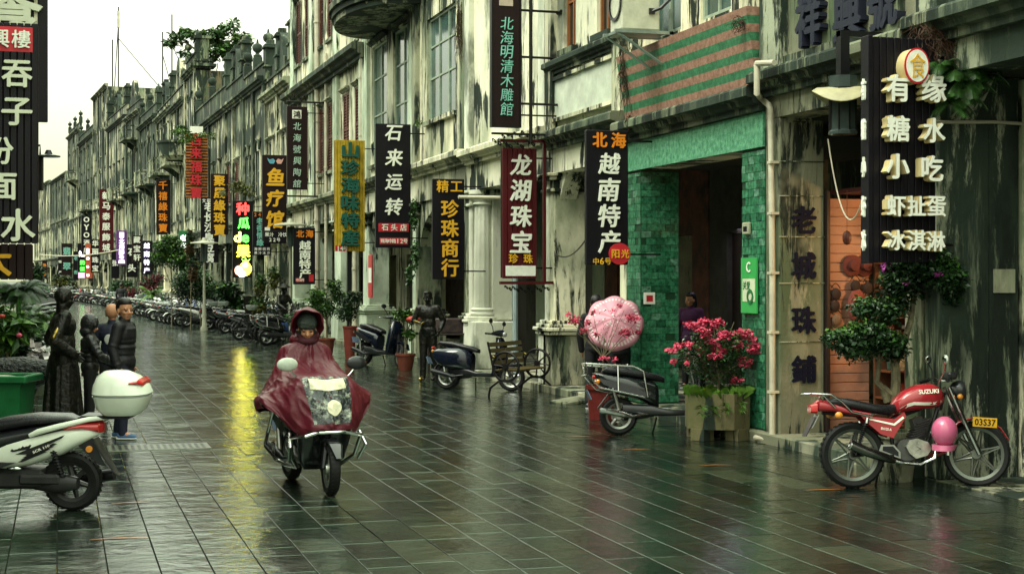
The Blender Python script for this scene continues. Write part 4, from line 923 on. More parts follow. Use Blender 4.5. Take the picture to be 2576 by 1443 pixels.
t = thing('wall_pipe', 'thin pale pipe running across the black mouldy wall under the ferns', 'pipe', (FX, yB1, 0)); MB().tube([(-.05, -.28, 3.45), (.6, -.30, 3.47), (1.9, -.3, 3.44)], .017, 8).build('pipe', M_PVC, t)
# wavy hat lamp hung under the name board
Y = fac(2120, .5); zc = dist(Y, .5); t = thing('hanging_lantern', 'hanging glass lantern with a wavy cream hat-shaped shade beside the box sign', 'lantern', (FX - .5, Y, 0)); zl = ht(232, zc)
mb = MB(); n = 32; vs = []
for r_, dz in ((.14, .04), (.26, .0), (.31, -.05)):
    for k in range(n): a = 2 * pi * k / n; vs.append((r_ * cos(a), r_ * sin(a), zl + dz + .07 * (r_ / .31) ** 2 * sin(2 * a + 2.6)))
for r_, dz in ((.31, -.058), (.26, -.01), (.14, .03)):
    for k in range(n): a = 2 * pi * k / n; vs.append((r_ * cos(a), r_ * sin(a), zl + dz + .07 * (r_ / .31) ** 2 * sin(2 * a + 2.6)))
mb.add(vs, [(i * n + k, i * n + (k + 1) % n, (i + 1) * n + (k + 1) % n, (i + 1) * n + k) for i in range(5) for k in range(n)]).build('shade', mat('cream_shade', (.34, .31, .18), .45), t)
MB().lathe([(.001, .16), (.15, .16), (.15, .04), (.13, .04), (.13, -.38), (.15, -.4), (.15, -.43), (.001, -.43)], 8, (0, 0, zl)).build('glass_body', mat('lamp_glass', (.045, .06, .055), .12, bump=0), t, smooth=0)
mb = MB()
for k in range(8): a = 2 * pi * (k + .0) / 8; mb.tube([(.138 * cos(a), .138 * sin(a), zl + .16), (.138 * cos(a), .138 * sin(a), zl - .4)], .008, 4)
mb.build('cage_bar', IRON, t); MB().box(-.05, .05, -.05, .05, zl + .16, zl + .62).build('stem', M_BLACK, t, smooth=0); MB().box(-.05, .6, -.04, .04, zl + .56, zl + .62).build('arm', M_BLACK, t, smooth=0)
# slender street lamps with flat saucers
def street_lamp(label, dx, dy_head, s_, lampz=None):
    zc = F / s_; p = at(dx, zc); zh = ht(dy_head, zc); t = thing('street_lamp', label, 'street lamp', (p.x, p.y, 0), -TH)
    MB().lathe([(.001, 0), (.14, 0), (.14, .12), (.09, .2), (.07, .9), (.055, 1.0), (.05, zh - .75), (.07, zh - .7), (.001, zh - .7)], 12).build('post', mat('lamp_post_paint', (.26, .26, .19), .5), t)
    MB().lathe([(.001, -.72), (.12, -.72), (.13, -.1), (.001, -.1)], 10, (0, 0, zh)).build('lantern', mat('lamp_glass', (.10, .15, .14), .12), t)
    MB().lathe([(.001, .16), (.06, .15), (.12, .04), (.5, -.03), (.52, -.06), (.12, -.06), (.001, -.06)], 24, (0, 0, zh)).build('shade', mat('grey_shade', (.28, .28, .20), .4), t); return t
street_lamp('slender street lamp with a flat saucer shade under the gold jeweller sign', 514, 608, 68)
street_lamp('street lamp with a flat saucer shade left of the small Vietnamese sign', 762 - 12, 565, 86) if False else None
street_lamp('street lamp with a flat saucer shade beside the fish spa sign', 731, 562, 80)
zc = 26.0; p = at(122, zc); t = thing('wall_lamp', 'black disc-shaded lamp silhouetted against the sky right of the left signs', 'lamp', (p.x, p.y, 0), -TH); zl = ht(392, zc)
MB().lathe([(.001, .1), (.04, .1), (.07, .03), (.2, 0), (.2, -.02), (.001, -.02)], 20, (0, 0, zl)).build('shade', M_BLACK, t); MB().box(-.19, -.10, -.05, .05, zl - .6, zl - .02).build('lantern', M_BLACK, t, smooth=0); MB().tube([(-.145, 0, zl + .0), (-.145, 0, zl + .18), (-.9, 0, zl + .18)], .02, 6).build('arm', M_BLACK, t)
# thin slanted lantern post in front of the far signs, cables
def cable(label, pts, r_=.012, m_=M_BLACK):
    a, b, sag = pts; a, b = Vector(a), Vector(b); t_ = MB().tube([(a.lerp(b, k / 16) - Vector((0, 0, sag * 4 * (k / 16) * (1 - k / 16)))) - a for k in range(17)], r_, 5).build('cable', m_, None, a); tag(t_, label, 'cable'); return t_
cable('pale cable crossing the far end of the street', (at(100, 90, ht(640, 90)), at(300, 90, ht(628, 90)), .2), .03, M_PVC)
cable('cable looping between the pier and the Vietnamese sign', (at(1395, 25.3, ht(637, 25.3)), at(1475, 22.6, ht(600, 22.6)), .15))
cable('cable looping down in the arcade beside the box sign', (at(2083, 17.0, ht(350, 17)), at(2178, 16.0, ht(470, 16)), .6), .008, M_PVC)
# air conditioner on the wall between the striped panel and the brown shutters
Y = fac(1600, .45); zc = dist(Y, .45); z0 = ht(82, zc); t = thing('air_conditioner', 'cream outdoor air conditioner unit on a steel bracket above the striped panel', 'air conditioner', (FX, Y, z0))
cb = mat('cream_casing', (.55, .55, .42), .45, var=.2)
MB().box(-.75, -.18, -.22, .22, 0, .72, .02).build('casing', cb, t); 
MB().lathe([(.2, .0), (.24, .0), (.24, .02), (.2, .02)], 20, (-.756, 0, .38), Matrix.Rotation(R(-90), 3, 'Y')).build('fan_guard', M_PLASTIC, t)
MB().box(-.60, -.5, -.227, -.2215, .45, .56).build('sticker', mat('blue_sticker', (.1, .25, .4), .5), t, smooth=0); MB().box(-.35, -.27, -.25, -.2215, .22, .3).build('valve', M_PLASTIC, t, smooth=0)
mb = MB(); mb.box(-.85, 0, -.25, -.2, -.05, -.005); mb.box(-.85, 0, .2, .25, -.05, -.005); mb.box(-.8, -.1, -.2, .2, -.045, -.008); mb.tube([(-.8, -.22, -.05), (0, -.22, -.55)], .02, 4); mb.tube([(-.8, .22, -.05), (0, .22, -.55)], .02, 4); mb.box(-.05, 0, -.25, -.2, -.6, .3)
mb.build('bracket', mat('galvanised', (.28, .34, .30), .4, .6), t, smooth=0)
MB().tube([(-.3, -.23, .26), (-.2, -.3, .3), (-.08, -.32, .42), (-.02, -.3, .6)], .025, 6).build('hose', M_PLASTIC, t)
# green poster and small plates on the green pillar
Y = fac(1887, .02); zc = dist(Y); t = thing('wall_poster', 'green and cream public-notice poster on the near green tiled pillar', 'poster', (FX - .02, Y, ht(787, zc))); hp = ht(648, zc) - ht(787, zc); wp = fac(1866) - fac(1905)
MB().box(-.02, 0, -wp / 2, wp / 2, 0, hp).build('panel', mat('poster_green', (.04, .34, .08), .4, var=.1, bump=0), t, smooth=0)
MB().box(-.023, -.0205, -wp / 2 + .04, wp / 2 - .05, .14, hp * .62).build('pale_field', mat('poster_cream', (.55, .60, .42), .5, var=.1, bump=0), t, smooth=0)
def side_char(parent, ch, y, z, h, m_): me, hw, hh = glyph(ch, m_, .03, .004); o = link('lettering', me, parent, (-.026, y, z), (R(90), 0, R(-90))); q = h / max(hw, hh); o.scale = (q, q, q); return o
side_char(t, '关爱', .05, hp * .5, .2, SGREEN); side_char(t, 'C', .0, hp * .83, .13, WHT)
MB().lathe([(.05, 0), (.09, 0), (.09, .004), (.05, .004)], 20, (-.026, -.05, hp * .3), Matrix.Rotation(R(-90), 3, 'Y')).build('ring_emblem', SGREEN, t)
Y = fac(1880, .02); zc = dist(Y); t = thing('number_plate', 'small stained grey plate above the green poster', 'plate', (FX - .02, Y, ht(590, zc))); MB().box(-.03, .01, -.09, .09, 0, .15, .01).build('plate', P_GREY, t); MB().box(-.033, -.031, -.05, .05, .04, .1).build('inscription', M_BLACK, t, smooth=0)
t = thing('number_plate', 'small white card with a red foot on the far green tiled pillar', 'plate', (FX + .33 - .2, yG + ylp - .02, ht(765, dist(yG + ylp)))); MB().box(-.09, .09, -.015, 0, 0, .17, .005).build('plate', WHT, t); MB().box(-.05, .05, -.018, -.0155, .04, .13).build('inscription', REDC, t, smooth=0)
t = thing('wall_plate', 'tall red and white strip plate between the two white piers', 'plate', (fx(fac(938)) - .05, fac(938), ht(748, dist(fac(938))))); MB().box(-.03, 0, -.25, .25, 0, 1.15, .01).build('plate', REDC, t); MB().box(-.034, -.0305, -.2, .2, .4, .8).build('white_field', WHT, t, smooth=0)
# loose stone slab leaning step by the grey pier
p = gp(1450, 1012); o = MB().box(-.35, .35, -.25, .25, .004, .07, .015).build('step_slab', P_STONE, None, (p.x, p.y, 0), (0, R(-6), .2)); tag(o, 'thin stone slab set as a ramp at the arcade edge by the grey pier', 'stone slab')
# ================================================================ two-wheelers
X_, Y_, Z_ = (1, 0, 0), (0, 1, 0), (0, 0, 1)
RY = Matrix.Rotation(R(90), 3, 'X')       # lathe axis to Y
def paint(name, c, rough=.18): return mat('paint_' + name, c, rough, 0, .45, var=.12, bump=.02, ns=3)
WH = {}
def wheel(t, x, r_, tw=.055, spokes=5, steer=0.0, name='wheel', rimm=None, thin=False, y=0, disc=True):
    key = (r_, tw, spokes, thin)
    if key not in WH:
        tp = [(r_ - tw * 1.3, -tw * .8), (r_ - tw * .5, -tw), (r_ - tw * .12, -tw * .72), (r_, -tw * .25), (r_, tw * .25), (r_ - tw * .12, tw * .72), (r_ - tw * .5, tw), (r_ - tw * 1.3, tw * .8), (r_ - tw * 1.3, -tw * .8)]
        ty = MB().lathe(tp, 40, m=RY)
        for k in range(36):
            a = 2 * pi * k / 36
            for sg in (-1, 1): ty.obox(((r_ + .0005) * cos(a), sg * tw * .42, (r_ + .0005) * sin(a)), .006, tw * .45, r_ * .07, Matrix.Rotation(-a, 3, 'Y') @ Matrix.Rotation(.5 * sg, 3, 'X'))
        rr = r_ - tw * 1.25
        rim = MB().lathe([(rr - .03, -tw * .55), (rr + .004, -tw * .8), (rr + .004, -tw * .6), (rr - .018, -tw * .35), (rr - .018, tw * .35), (rr + .004, tw * .6), (rr + .004, tw * .8), (rr - .03, tw * .55), (rr - .03, -tw * .55)], 32, m=RY)
        for k in range(spokes):
            a = 2 * pi * k / spokes + .3; d = Vector((cos(a), 0, sin(a))); e = Vector((-sin(a), 0, cos(a)))
            if thin:
                for q in (-1, 1): rim.tube([e * .03 * q + d * .02, d * rr * .55 + e * .012 * q, d * (rr - .02) + e * .006 * q], [.013, .009, .009], 5)
            else: rim.tube([d * .02, d * (rr - .01)], [.028, .02], 6)
        rim.lathe([(.001, -.05), (.045, -.05), (.05, -.03), (.05, .03), (.045, .05), (.001, .05)], 16, m=RY)
        dk = MB().lathe([(.001, -.058), (rr * .5, -.058), (rr * .5, -.052), (.001, -.052)], 24, m=RY)
        WH[key] = [ty.mesh('tyre'), rim.mesh('rim'), dk.mesh('brake_disc')]; WH[key][0].materials.append(M_RUBBER)
    ty, rim, dk = WH[key]; rimm = rimm or M_ALLOY
    def wm(me, m_):
        k2 = (key, me.name, m_.name)
        if k2 not in WH: c = me.copy(); c.materials.clear(); c.materials.append(m_); WH[k2] = c
        return WH[k2]
    w_ = link(name, wm(ty, M_RUBBER), t, (x, y, r_), (0, 0, steer)); link('rim', wm(rim, rimm), w_)
    if disc: link('brake_disc', wm(dk, M_ALLOY), w_)
    return w_
def sec(x, z, a, b, e=2.6): return ((x, 0, z), Y_, Z_, a, b, e)
def secs(rows): return [sec(*r) for r in rows]
def mirror_part(t, x, y, z, m_=None, s=1, tip=None):
    o = MB().tube([(x, y * .45, z - .18), (x + .02, y * .8, z - .07), (x, y, z)], .008, 6).build('mirror_arm', M_CHROME if m_ else M_BLACK, t)
    h = MB().ball((x + .01, y, z + .03), .055 * s, 12, (.35, 1.25, .8)).build('mirror', m_ or M_PLASTIC, o)
    MB().ball((x - .004, y, z + .03), .048 * s, 12, (.3, 1.2, .75)).build('mirror_glass', mat('mirror_glass', (.65, .7, .66), .05, 1, bump=0), h)
def scooter(label, loc, rz, body, seat=None, rack=False, topbox=False, guard=False, retro=False, lean=7, group=None, simple=False, cat='scooter', steer=.35, headlight=True, box_m=None, floor_m=None, cover=None, mirrors=True):
    t = thing('parked_scooter', label, cat, loc, 0, group, rot=(R(-lean), 0, rz)); seat = seat or M_VINYL; pl = M_PLASTIC
    rr_ = .235; fx_ = .62; rx = -.60; n = 14 if simple else 22
    wheel(t, rx, rr_, .055, 5, disc=not simple); wheel(t, fx_, rr_, .05, 5, steer, disc=not simple)
    # rear body, side shells rising to the tail
    if retro: b = [(-.86, .66, .03, .03), (-.83, .60, .15, .10), (-.72, .56, .21, .16), (-.55, .54, .235, .20), (-.35, .54, .22, .20), (-.2, .52, .17, .19), (-.12, .48, .10, .16)]
    else: b = [(-.92, .76, .02, .015), (-.86, .73, .08, .045), (-.72, .68, .13, .075), (-.5, .62, .165, .11), (-.3, .56, .17, .14), (-.15, .50, .15, .16), (-.1, .46, .1, .15)]
    o = MB().loft(secs([(x, z, a, bb, 2.8) for x, z, a, bb in b]), n).build('rear_body', body, t)
    if not retro:
        ax = MB()
        for sg in (-1, 1): ax.prism([(-.86, .70), (-.45, .60), (-.2, .50), (-.3, .44), (-.55, .52), (-.8, .62)], .012 * sg, (0, .155 * sg, 0), X_, Z_, Y_)
        ax.build('side_trim', pl, o, smooth=0)
    MB().loft(secs([(-.80, .79, .06, .015, 3), (-.74, .80, .11, .045, 3), (-.5, .78, .135, .06, 3), (-.3, .74, .14, .05, 3), (-.12, .71, .11, .05, 3), (-.02, .68, .07, .035, 3)]), n).build('seat', seat, t)
    MB().loft(secs([(-.55, .33, .08, .06, 4), (-.2, .30, .14, .07, 4), (.0, .27, .16, .04, 5), (.28, .27, .16, .035, 5), (.38, .30, .14, .05, 4)]), n).build('floorboard', floor_m or pl, t)
    # leg shield and nose
    sh = [((.33, 0, .26), X_, Y_, .05, .17, 3), ((.38, 0, .45), X_, Y_, .07, .19, 3), ((.42, 0, .65), X_, Y_, .08, .20, 2.6), ((.40, 0, .80), X_, Y_, .08, .16, 2.4), ((.36, 0, .92), X_, Y_, .06, .09, 2.2)]
    MB().loft(sh, n).build('leg_shield', body, t)
    f = MB(); 
    arc = [(fx_ + (rr_ + .035) * cos(a), 0, rr_ + (rr_ + .035) * sin(a)) for a in (R(25), R(55), R(85), R(115), R(145))]
    f.loft([(c, Y_, (Vector(c) - Vector((fx_, 0, rr_))).normalized(), .062 if 0 < i < 4 else .03, .018, 3) for i, c in enumerate(arc)], 12).build('front_fender', body if not retro else body, t, (0, 0, 0))
    MB().tube([(.40, 0, .84), (.52, 0, .50), (fx_, .07, .24)], [.035, .04, .022], 8).tube([(.52, 0, .50), (fx_, -.07, .24)], [.04, .022], 8).build('fork', M_BLACK, t)
    MB().loft([((.30, 0, .97), X_, Z_, .05, .035, 2), ((.33, .12, .98), X_, Z_, .05, .04, 2), ((.36, .0, 1.0), X_, Z_, .001, .001, 2)][:2] and [((.30, -.22, .97), X_, Z_, .025, .02, 2), ((.34, -.12, .99), X_, Z_, .06, .045, 2.3), ((.37, 0, 1.0), X_, Z_, .085, .06, 2.5), ((.34, .12, .99), X_, Z_, .06, .045, 2.3), ((.30, .22, .97), X_, Z_, .025, .02, 2)], n).build('handlebar_cover', body, t)
    for sg in (-1, 1): MB().tube([(.30, .2 * sg, .97), (.24, .36 * sg, .965)], .017, 8).build('grip', M_RUBBER, t)
    if not simple:
        lv = MB()
        for sg in (-1, 1): lv.tube([(.34, .2 * sg, .975), (.32, .3 * sg, .96), (.27, .37 * sg, .955)], .006, 5)
        lv.build('brake_lever', M_CHROME, t)
    if headlight:
        hl = MB().ball((.44, 0, 1.0) if not retro else (.46, 0, .98), .055, 14, (.6, 1.3, .8)).build('headlight', mat('headlight_lens', (.5, .52, .5), .08, coat=.5, bump=0), t)
    if mirrors:
        mirror_part(t, .30, .30, 1.16); mirror_part(t, .30, -.30, 1.16)
    MB().ball((-.90, 0, .72), .05, 12, (.5, 1.4, .6)).build('tail_light', mat('red_lens', (.45, .02, .02), .15, coat=.6, bump=0), t)
    if not simple:
        for sg in (-1, 1): MB().ball((-.86, .12 * sg, .66), .028, 8).build('turn_signal', mat('amber_lens', (.6, .22, .02), .15, coat=.5, bump=0), t)
    en = MB().loft([((-.62, .10, .25), Y_, Z_, .05, .08, 2.5), ((-.45, .10, .27), Y_, Z_, .06, .09, 2.5), ((-.2, .07, .29), Y_, Z_, .08, .08, 2.5)], 12); en.box(-.38, -.15, -.1, .1, .22, .36, .02)
    en.build('engine', mat('dark_engine', (.03, .03, .03), .4, .5), t)
    MB().tube([(-.2, -.1, .26), (-.45, -.13, .22), (-.55, -.14, .25), (-.85, -.15, .31)], [.015, .02, .045, .04], 10).build('exhaust', M_BLACK if rnd.random() < .6 else M_CHROME, t)
    if not simple:
        rf = MB().loft([((rx - .26 * 1, 0, .33), Y_, Z_, .05, .015, 3), ((rx - .13, 0, .5), Y_, Z_, .06, .012, 3), ((rx + .02, 0, .52), Y_, Z_, .06, .012, 3)], 10).build('rear_mudguard', pl, t)
        MB().obox((-.97, 0, .5), .01, .18, .13, Matrix.Rotation(R(-25), 3, 'Y')).build('number_plate', mat('blue_plate', (.1, .14, .2), .5), t, smooth=0)
        MB().tube([(-.1, .1, .22), (-.14, .22, .0)], .012, 6).build('side_stand', M_BLACK, t)
        MB().tube([(-.6, -.12, .28), (-.68, -.12, .6)], .022, 8).tube([(-.6, .13, .28), (-.68, .13, .6)], .022, 8).build('shock_absorber', M_ALLOY, t)
    if rack:
        mb = MB()
        for sg in (-1, 1):
            mb.tube([(-.25, .19 * sg, .46), (-.30, .20 * sg, .78), (-.42, .19 * sg, .84), (-1.02, .17 * sg, .88)], .013, 8)
            mb.tube([(-.3, .21 * sg, .46), (-.85, .2 * sg, .58), (-1.0, .16 * sg, .74), (-1.02, .17 * sg, .88)], .012, 8); mb.tube([(-.62, .2 * sg, .53), (-.62, .19 * sg, .85)], .011, 6)
        for x in (-.5, -.65, -.8, -.92): mb.tube([(x, -.18, .865), (x, .18, .865)], .009, 6)
        mb.tube([(-1.02, -.17, .88), (-1.06, 0, .885), (-1.02, .17, .88)], .013, 8); mb.tube([(-1.0, -.16, .74), (-1.05, 0, .74), (-1.0, .16, .74)], .012, 8); mb.build('chrome_rack', M_CHROME, t)
    if topbox:
        bm_ = box_m or body
        o = MB().loft([((-1.02, 0, .98), X_, Y_, .14, .13, 3), ((-1.03, 0, 1.06), X_, Y_, .19, .19, 3), ((-1.03, 0, 1.13), X_, Y_, .20, .20, 3)], 24).build('top_box', bm_, t)
    if guard:
        mb = MB()
        for sg in (-1, 1):
            mb.tube([(.50, .05 * sg, .60), (.66, .12 * sg, .57), (.64, .24 * sg, .54), (.50, .33 * sg, .52), (.40, .30 * sg, .33), (.25, .20 * sg, .22), (-.15, .2 * sg, .20), (-.45, .21 * sg, .22), (-.5, .22 * sg, .38)], .019, 8)
            mb.tube([(.45, .33 * sg, .55), (.55, .36 * sg, .44), (.42, .33 * sg, .30)], .016, 8); mb.tube([(-.35, .22 * sg, .22), (-.55, .28 * sg, .34), (-.6, .24 * sg, .46), (-.45, .2 * sg, .8)], .017, 8)
        mb.tube([(.66, -.12, .57), (.685, 0, .57), (.66, .12, .57)], .019, 8); mb.tube([(.62, -.18, .61), (.665, 0, .615), (.62, .18, .61)], .017, 8)
        gm_ = mb; mb.build('chrome_guard', M_CHROME, t)
    if cover:
        MB().loft([((.5, 0, .74), X_, Y_, .10, .2, 2.4), ((.50, 0, .86), X_, Y_, .13, .24, 2.4), ((.42, 0, 1.02), X_, Y_, .15, .26, 2.2), ((.38, 0, 1.1), X_, Y_, .05, .12, 2)], 20).build('rain_cover', cover, t)
    return t
def place2(dx, dy): p = gp(dx, dy); return p
# dark blue scooter by the pier: rear (885,920) front (1025,925)
a, b = gp(893, 915), gp(1027, 925)
blue = paint('night_blue', (.004, .006, .014)); scooter('dark blue scooter facing right between the potted trees and the standing bronze man', (*((a + b) / 2).to_2d(), 0), atan2((b - a).y, (b - a).x), blue, rack=False, steer=-.3).scale = (1.1, 1.1, 1.1)
a, b = gp(1122, 978), gp(1285, 983)
scooter('retro dark blue scooter with round rear body in front of the white column', (*((a + b) / 2).to_2d(), 0), atan2((b - a).y, (b - a).x), blue, retro=True, steer=.2, floor_m=M_PLASTIC)
a = gp(1572, 1096)
scooter('black scooter with a chrome luggage rack, its front hidden behind the stone planter', (a.x + .56, a.y + .02, 0), -TH + R(4), paint('black', (.008, .010, .010), .12), rack=True)

# white scooter at the left edge: only its tail is in the picture
t = thing('white_scooter', 'white scooter with a big white top box cut off by the left picture edge', 'scooter', (*at(185, F / 298).to_2d(), 0), 0, rot=(R(-3), 0, pi - TH - R(2)))
W_P = paint('pearl_white', (.62, .66, .56), .2)
# local: x points forward (to the left in the picture); rear axle at 0
wheel(t, 0, .245, .06, 6, rimm=mat('dark_engine', (.03, .03, .03), .4, .5), disc=False); wheel(t, 1.25, .24, .05, 6, rimm=MATS['dark_engine'], disc=False)
MB().loft([((-.27, 0, .68), Y_, Z_, .03, .02, 2.5), ((-.18, 0, .665), Y_, Z_, .11, .06, 2.8), ((-.08, 0, .64), Y_, Z_, .14, .085, 2.8), ((.05, 0, .60), Y_, Z_, .165, .12, 2.8), ((.3, 0, .535), Y_, Z_, .19, .14, 3), ((.5, 0, .485), Y_, Z_, .18, .135, 3), ((.70, 0, .44), Y_, Z_, .15, .07, 3), ((.9, 0, .40), Y_, Z_, .12, .03, 3)], 28).build('rear_body', W_P, t)
DEC = mat('black_decal', (.012, .012, .012), .3, bump=0)
def spl(pts, sg, d=.003): g_.prism(pts, d * sg, (0, .188 * sg, 0), X_, Z_, Y_)
for sg in (-1, 1):
    g_ = MB()
    spl([(.0, .665), (.02, .64), (.30, .50), (.42, .50), (.3, .55)], sg)
    for k in range(4): spl([(.06 + .03 * k, .59 - .022 * k), (.30 + .02 * k, .49 - .018 * k), (.34 + .02 * k, .49 - .018 * k), (.10 + .03 * k, .594 - .022 * k)], sg)
    r3 = random.Random(4); pts = [(.28 + .18 * k / 12, .578 - .05 * k / 12 + (r3.random() * .035 if k % 2 else 0)) for k in range(13)] + [(.44, .52), (.3, .545)]
    spl(pts, sg); g_.build('decal', DEC, t, smooth=0)
o = put_char(t, 'SCR 110', .20, .545, .022, WHT, -.193, .02, .002, name='lettering'); o.location = (.2, .1925, .548); o.rotation_euler = (R(90), 0, R(180)); o.rotation_euler.rotate_axis('Z', R(24))
MB().loft([((-.06, 0, .765), Y_, Z_, .07, .02, 3), ((.02, 0, .78), Y_, Z_, .12, .035, 3), ((.3, 0, .77), Y_, Z_, .15, .05, 3), ((.55, 0, .735), Y_, Z_, .16, .055, 3), ((.72, 0, .68), Y_, Z_, .14, .07, 3), ((.95, 0, .64), Y_, Z_, .1, .05, 3)], 24).build('seat', M_VINYL, t)
MB().loft([((.0, 0, .72), Y_, Z_, .14, .03, 3), ((.3, 0, .66), Y_, Z_, .17, .06, 3), ((.7, 0, .56), Y_, Z_, .16, .1, 3)], 20).build('under_seat_panel', M_PLASTIC, t)
for sg in (-1, 1): MB().tube([(.30, .17 * sg, .655), (.22, .185 * sg, .69), (.05, .175 * sg, .735), (-.18, .12 * sg, .785), (-.40, .05 * sg, .80)], [.018, .026, .024, .022, .018], 10).build('grab_rail', W_P, t)
MB().loft([((-.28, 0, .70), Y_, Z_, .04, .04, 2.5), ((-.25, 0, .71), Y_, Z_, .10, .055, 2.5), ((-.12, 0, .725), Y_, Z_, .15, .035, 2.5), ((.02, 0, .71), Y_, Z_, .165, .012, 2.5)], 20).build('tail_light', mat('red_lens', (.45, .02, .02), .15, coat=.6, bump=0), t)
MB().box(-.52, -.1, -.11, .11, .785, .812, .008).build('box_carrier', M_BLACK, t)
tb = [((-0.425, 0, 0.815), X_, Y_, .15, .14, 3), ((-0.43, 0, 0.8622), X_, Y_, .20, .19, 2.8), ((-0.435, 0, 0.9625), X_, Y_, .235, .22, 2.8), ((-0.435, 0, 0.9743), X_, Y_, .24, .225, 2.8)]
o = MB().loft(tb, 32).build('top_box', W_P, t)
MB().loft([((-0.435, 0, 0.9755), X_, Y_, .235, .220, 2.8), ((-0.435, 0, 0.9944), X_, Y_, .235, .22, 2.8)], 32).build('box_seam', mat('grey_seam', (.2, .22, .2), .4), o)
MB().loft([((-0.435, 0, 0.9955), X_, Y_, .242, .227, 2.8), ((-0.425, 0, 1.063), X_, Y_, .225, .215, 2.6), ((-0.405, 0, 1.134), X_, Y_, .175, .18, 2.5), ((-0.385, 0, 1.175), X_, Y_, .10, .12, 2.3), ((-0.385, 0, 1.181), X_, Y_, .01, .01, 2)], 32).build('box_lid', W_P, o)
MB().loft([((-0.64, 0, 1.08), Y_, Z_, .13, .018, 3), ((-0.605, 0, 1.098), Y_, Z_, .175, .026, 3), ((-0.54, 0, 1.092), Y_, Z_, .20, .012, 3)], 20).build('box_reflector', mat('red_lens', (.45, .02, .02), .15), o)
MB().loft([((.30, .08, .25), Y_, Z_, .06, .06, 3), ((.1, .11, .25), Y_, Z_, .07, .09, 3), ((-.08, .11, .245), Y_, Z_, .05, .05, 3)], 14).build('engine', mat('dark_engine', (.03, .03, .03), .4, .5), t)
mb = MB(); mb.box(.2, .7, -.16, .16, .20, .36, .03); mb.box(.05, .4, .13, .19, .24, .33, .02); mb.build('crankcase', mat('dark_engine', (.03, .03, .03), .4, .5), t)
MB().tube([(.6, -.15, .24), (.3, -.17, .2), (-.1, -.17, .24), (-.3, -.17, .27)], [.02, .05, .055, .05], 12).build('exhaust', M_BLACK, t)
MB().loft([((.62, 0, .40), Y_, Z_, .19, .05, 4), ((.9, 0, .33), Y_, Z_, .2, .06, 4), ((1.1, 0, .36), Y_, Z_, .17, .06, 4)], 16).build('floorboard', M_PLASTIC, t)
MB().prism([(.42, .43), (.68, .34), (.68, .44)], .04, (0, .165, 0), X_, Z_, Y_).build('side_cover', M_PLASTIC, t, smooth=0)
MB().ball((.43, .20, .385), .035, 10, (1.8, .5, .45)).build('footpeg_end', M_CHROME, t)
MB().loft([((-.20, 0, .60), Y_, Z_, .09, .012, 3), ((-.27, 0, .48), Y_, Z_, .09, .012, 3), ((-.36, 0, .33), Y_, Z_, .06, .01, 3), ((-.40, 0, .29), Y_, Z_, .04, .008, 3)], 12).build('rear_mudguard', M_PLASTIC, t)
MB().prism([(-.02, .60), (-.2, .62), (-.27, .45), (-.31, .38), (-.24, .40), (-.14, .5)], .006, (0, .07, 0), X_, Z_, Y_).build('mudguard_side', M_PLASTIC, t, smooth=0)
MB().lathe([(.001, 0), (.030, 0), (.027, .012), (.001, .015)], 16, (-.17, .085, .53), Matrix.Rotation(R(-90), 3, 'X')).build('side_reflector', mat('amber_lens', (.6, .22, .02), .15), t)
for sg in (-1, 1): 
    mb = MB().tube([(.02, .15 * sg, .25), (.12, .15 * sg, .56)], .016, 8)
    for k in range(9): mb.lathe([(.022, 0), (.032, .008), (.022, .016)], 10, (.04 + .08 * k / 9, .15 * sg, .31 + .22 * k / 9))
    mb.build('shock_absorber', M_BLACK, t)
MB().loft([((1.02, 0, .3), X_, Y_, .06, .18, 3), ((1.08, 0, .6), X_, Y_, .08, .2, 2.6), ((1.02, 0, .92), X_, Y_, .06, .1, 2.2)], 18).build('leg_shield', W_P, t)
MB().tube([(.95, -.33, 1.0), (1.0, 0, 1.0), (.95, .33, 1.0)], .025, 8).build('handlebar', M_PLASTIC, t)

# red motorcycle
a, b = gp(2146, 1226), gp(2452, 1224); hd = R(-13)
RED = paint('bike_red', (.30, .018, .025), .2)
mc = thing('red_motorcycle', 'red motorcycle with white lettering on its tank parked by the black mouldy wall', 'motorcycle', (a.x, a.y, 0), 0, rot=(R(-5), 0, hd))
# local x forward, rear axle at x=0
WB = 1.19; WR = .305
RIMM = mat('dull_rim', (.13, .14, .12), .4, .9)
wheel(mc, 0, WR, .050, 6, thin=True, rimm=RIMM, disc=False); wheel(mc, WB, WR, .044, 6, -.42, thin=True, rimm=RIMM, disc=False)
MB().tube([(-.02, -.075, WR), (.42, -.05, .33)], .02, 8).tube([(-.02, .075, WR), (.42, .05, .33)], .02, 8).build('swingarm', M_BLACK, mc)
mb = MB(); mb.tube([(-.28, 0, .70), (.1, 0, .67), (.35, 0, .62), (.85, 0, .80)], .02, 8); mb.tube([(.85, 0, .80), (.72, 0, .42), (.55, 0, .24), (.4, 0, .28), (.36, 0, .62)], .02, 8); mb.tube([(.88, 0, .88), (.84, 0, .72)], .03, 10); mb.build('frame', M_BLACK, mc)
fk = MB()
for sg in (-1, 1): fk.tube([(WB + .0, .075 * sg, WR), (WB - .14, .075 * sg, .62), (WB - .27, .075 * sg, .93)], [.026, .022, .018], 10)
fk.build('fork', M_CHROME, mc)
tank = [(.38, .735, .05, .03), (.42, .76, .11, .075), (.50, .80, .13, .10), (.62, .835, .14, .12), (.74, .85, .135, .12), (.82, .845, .11, .10), (.87, .835, .06, .06), (.885, .83, .01, .02)]
MB().loft([((x, 0, z), Y_, Z_, a_, b_, 2.5) for x, z, a_, b_ in tank], 30).build('fuel_tank', RED, mc)
st = MB(); 
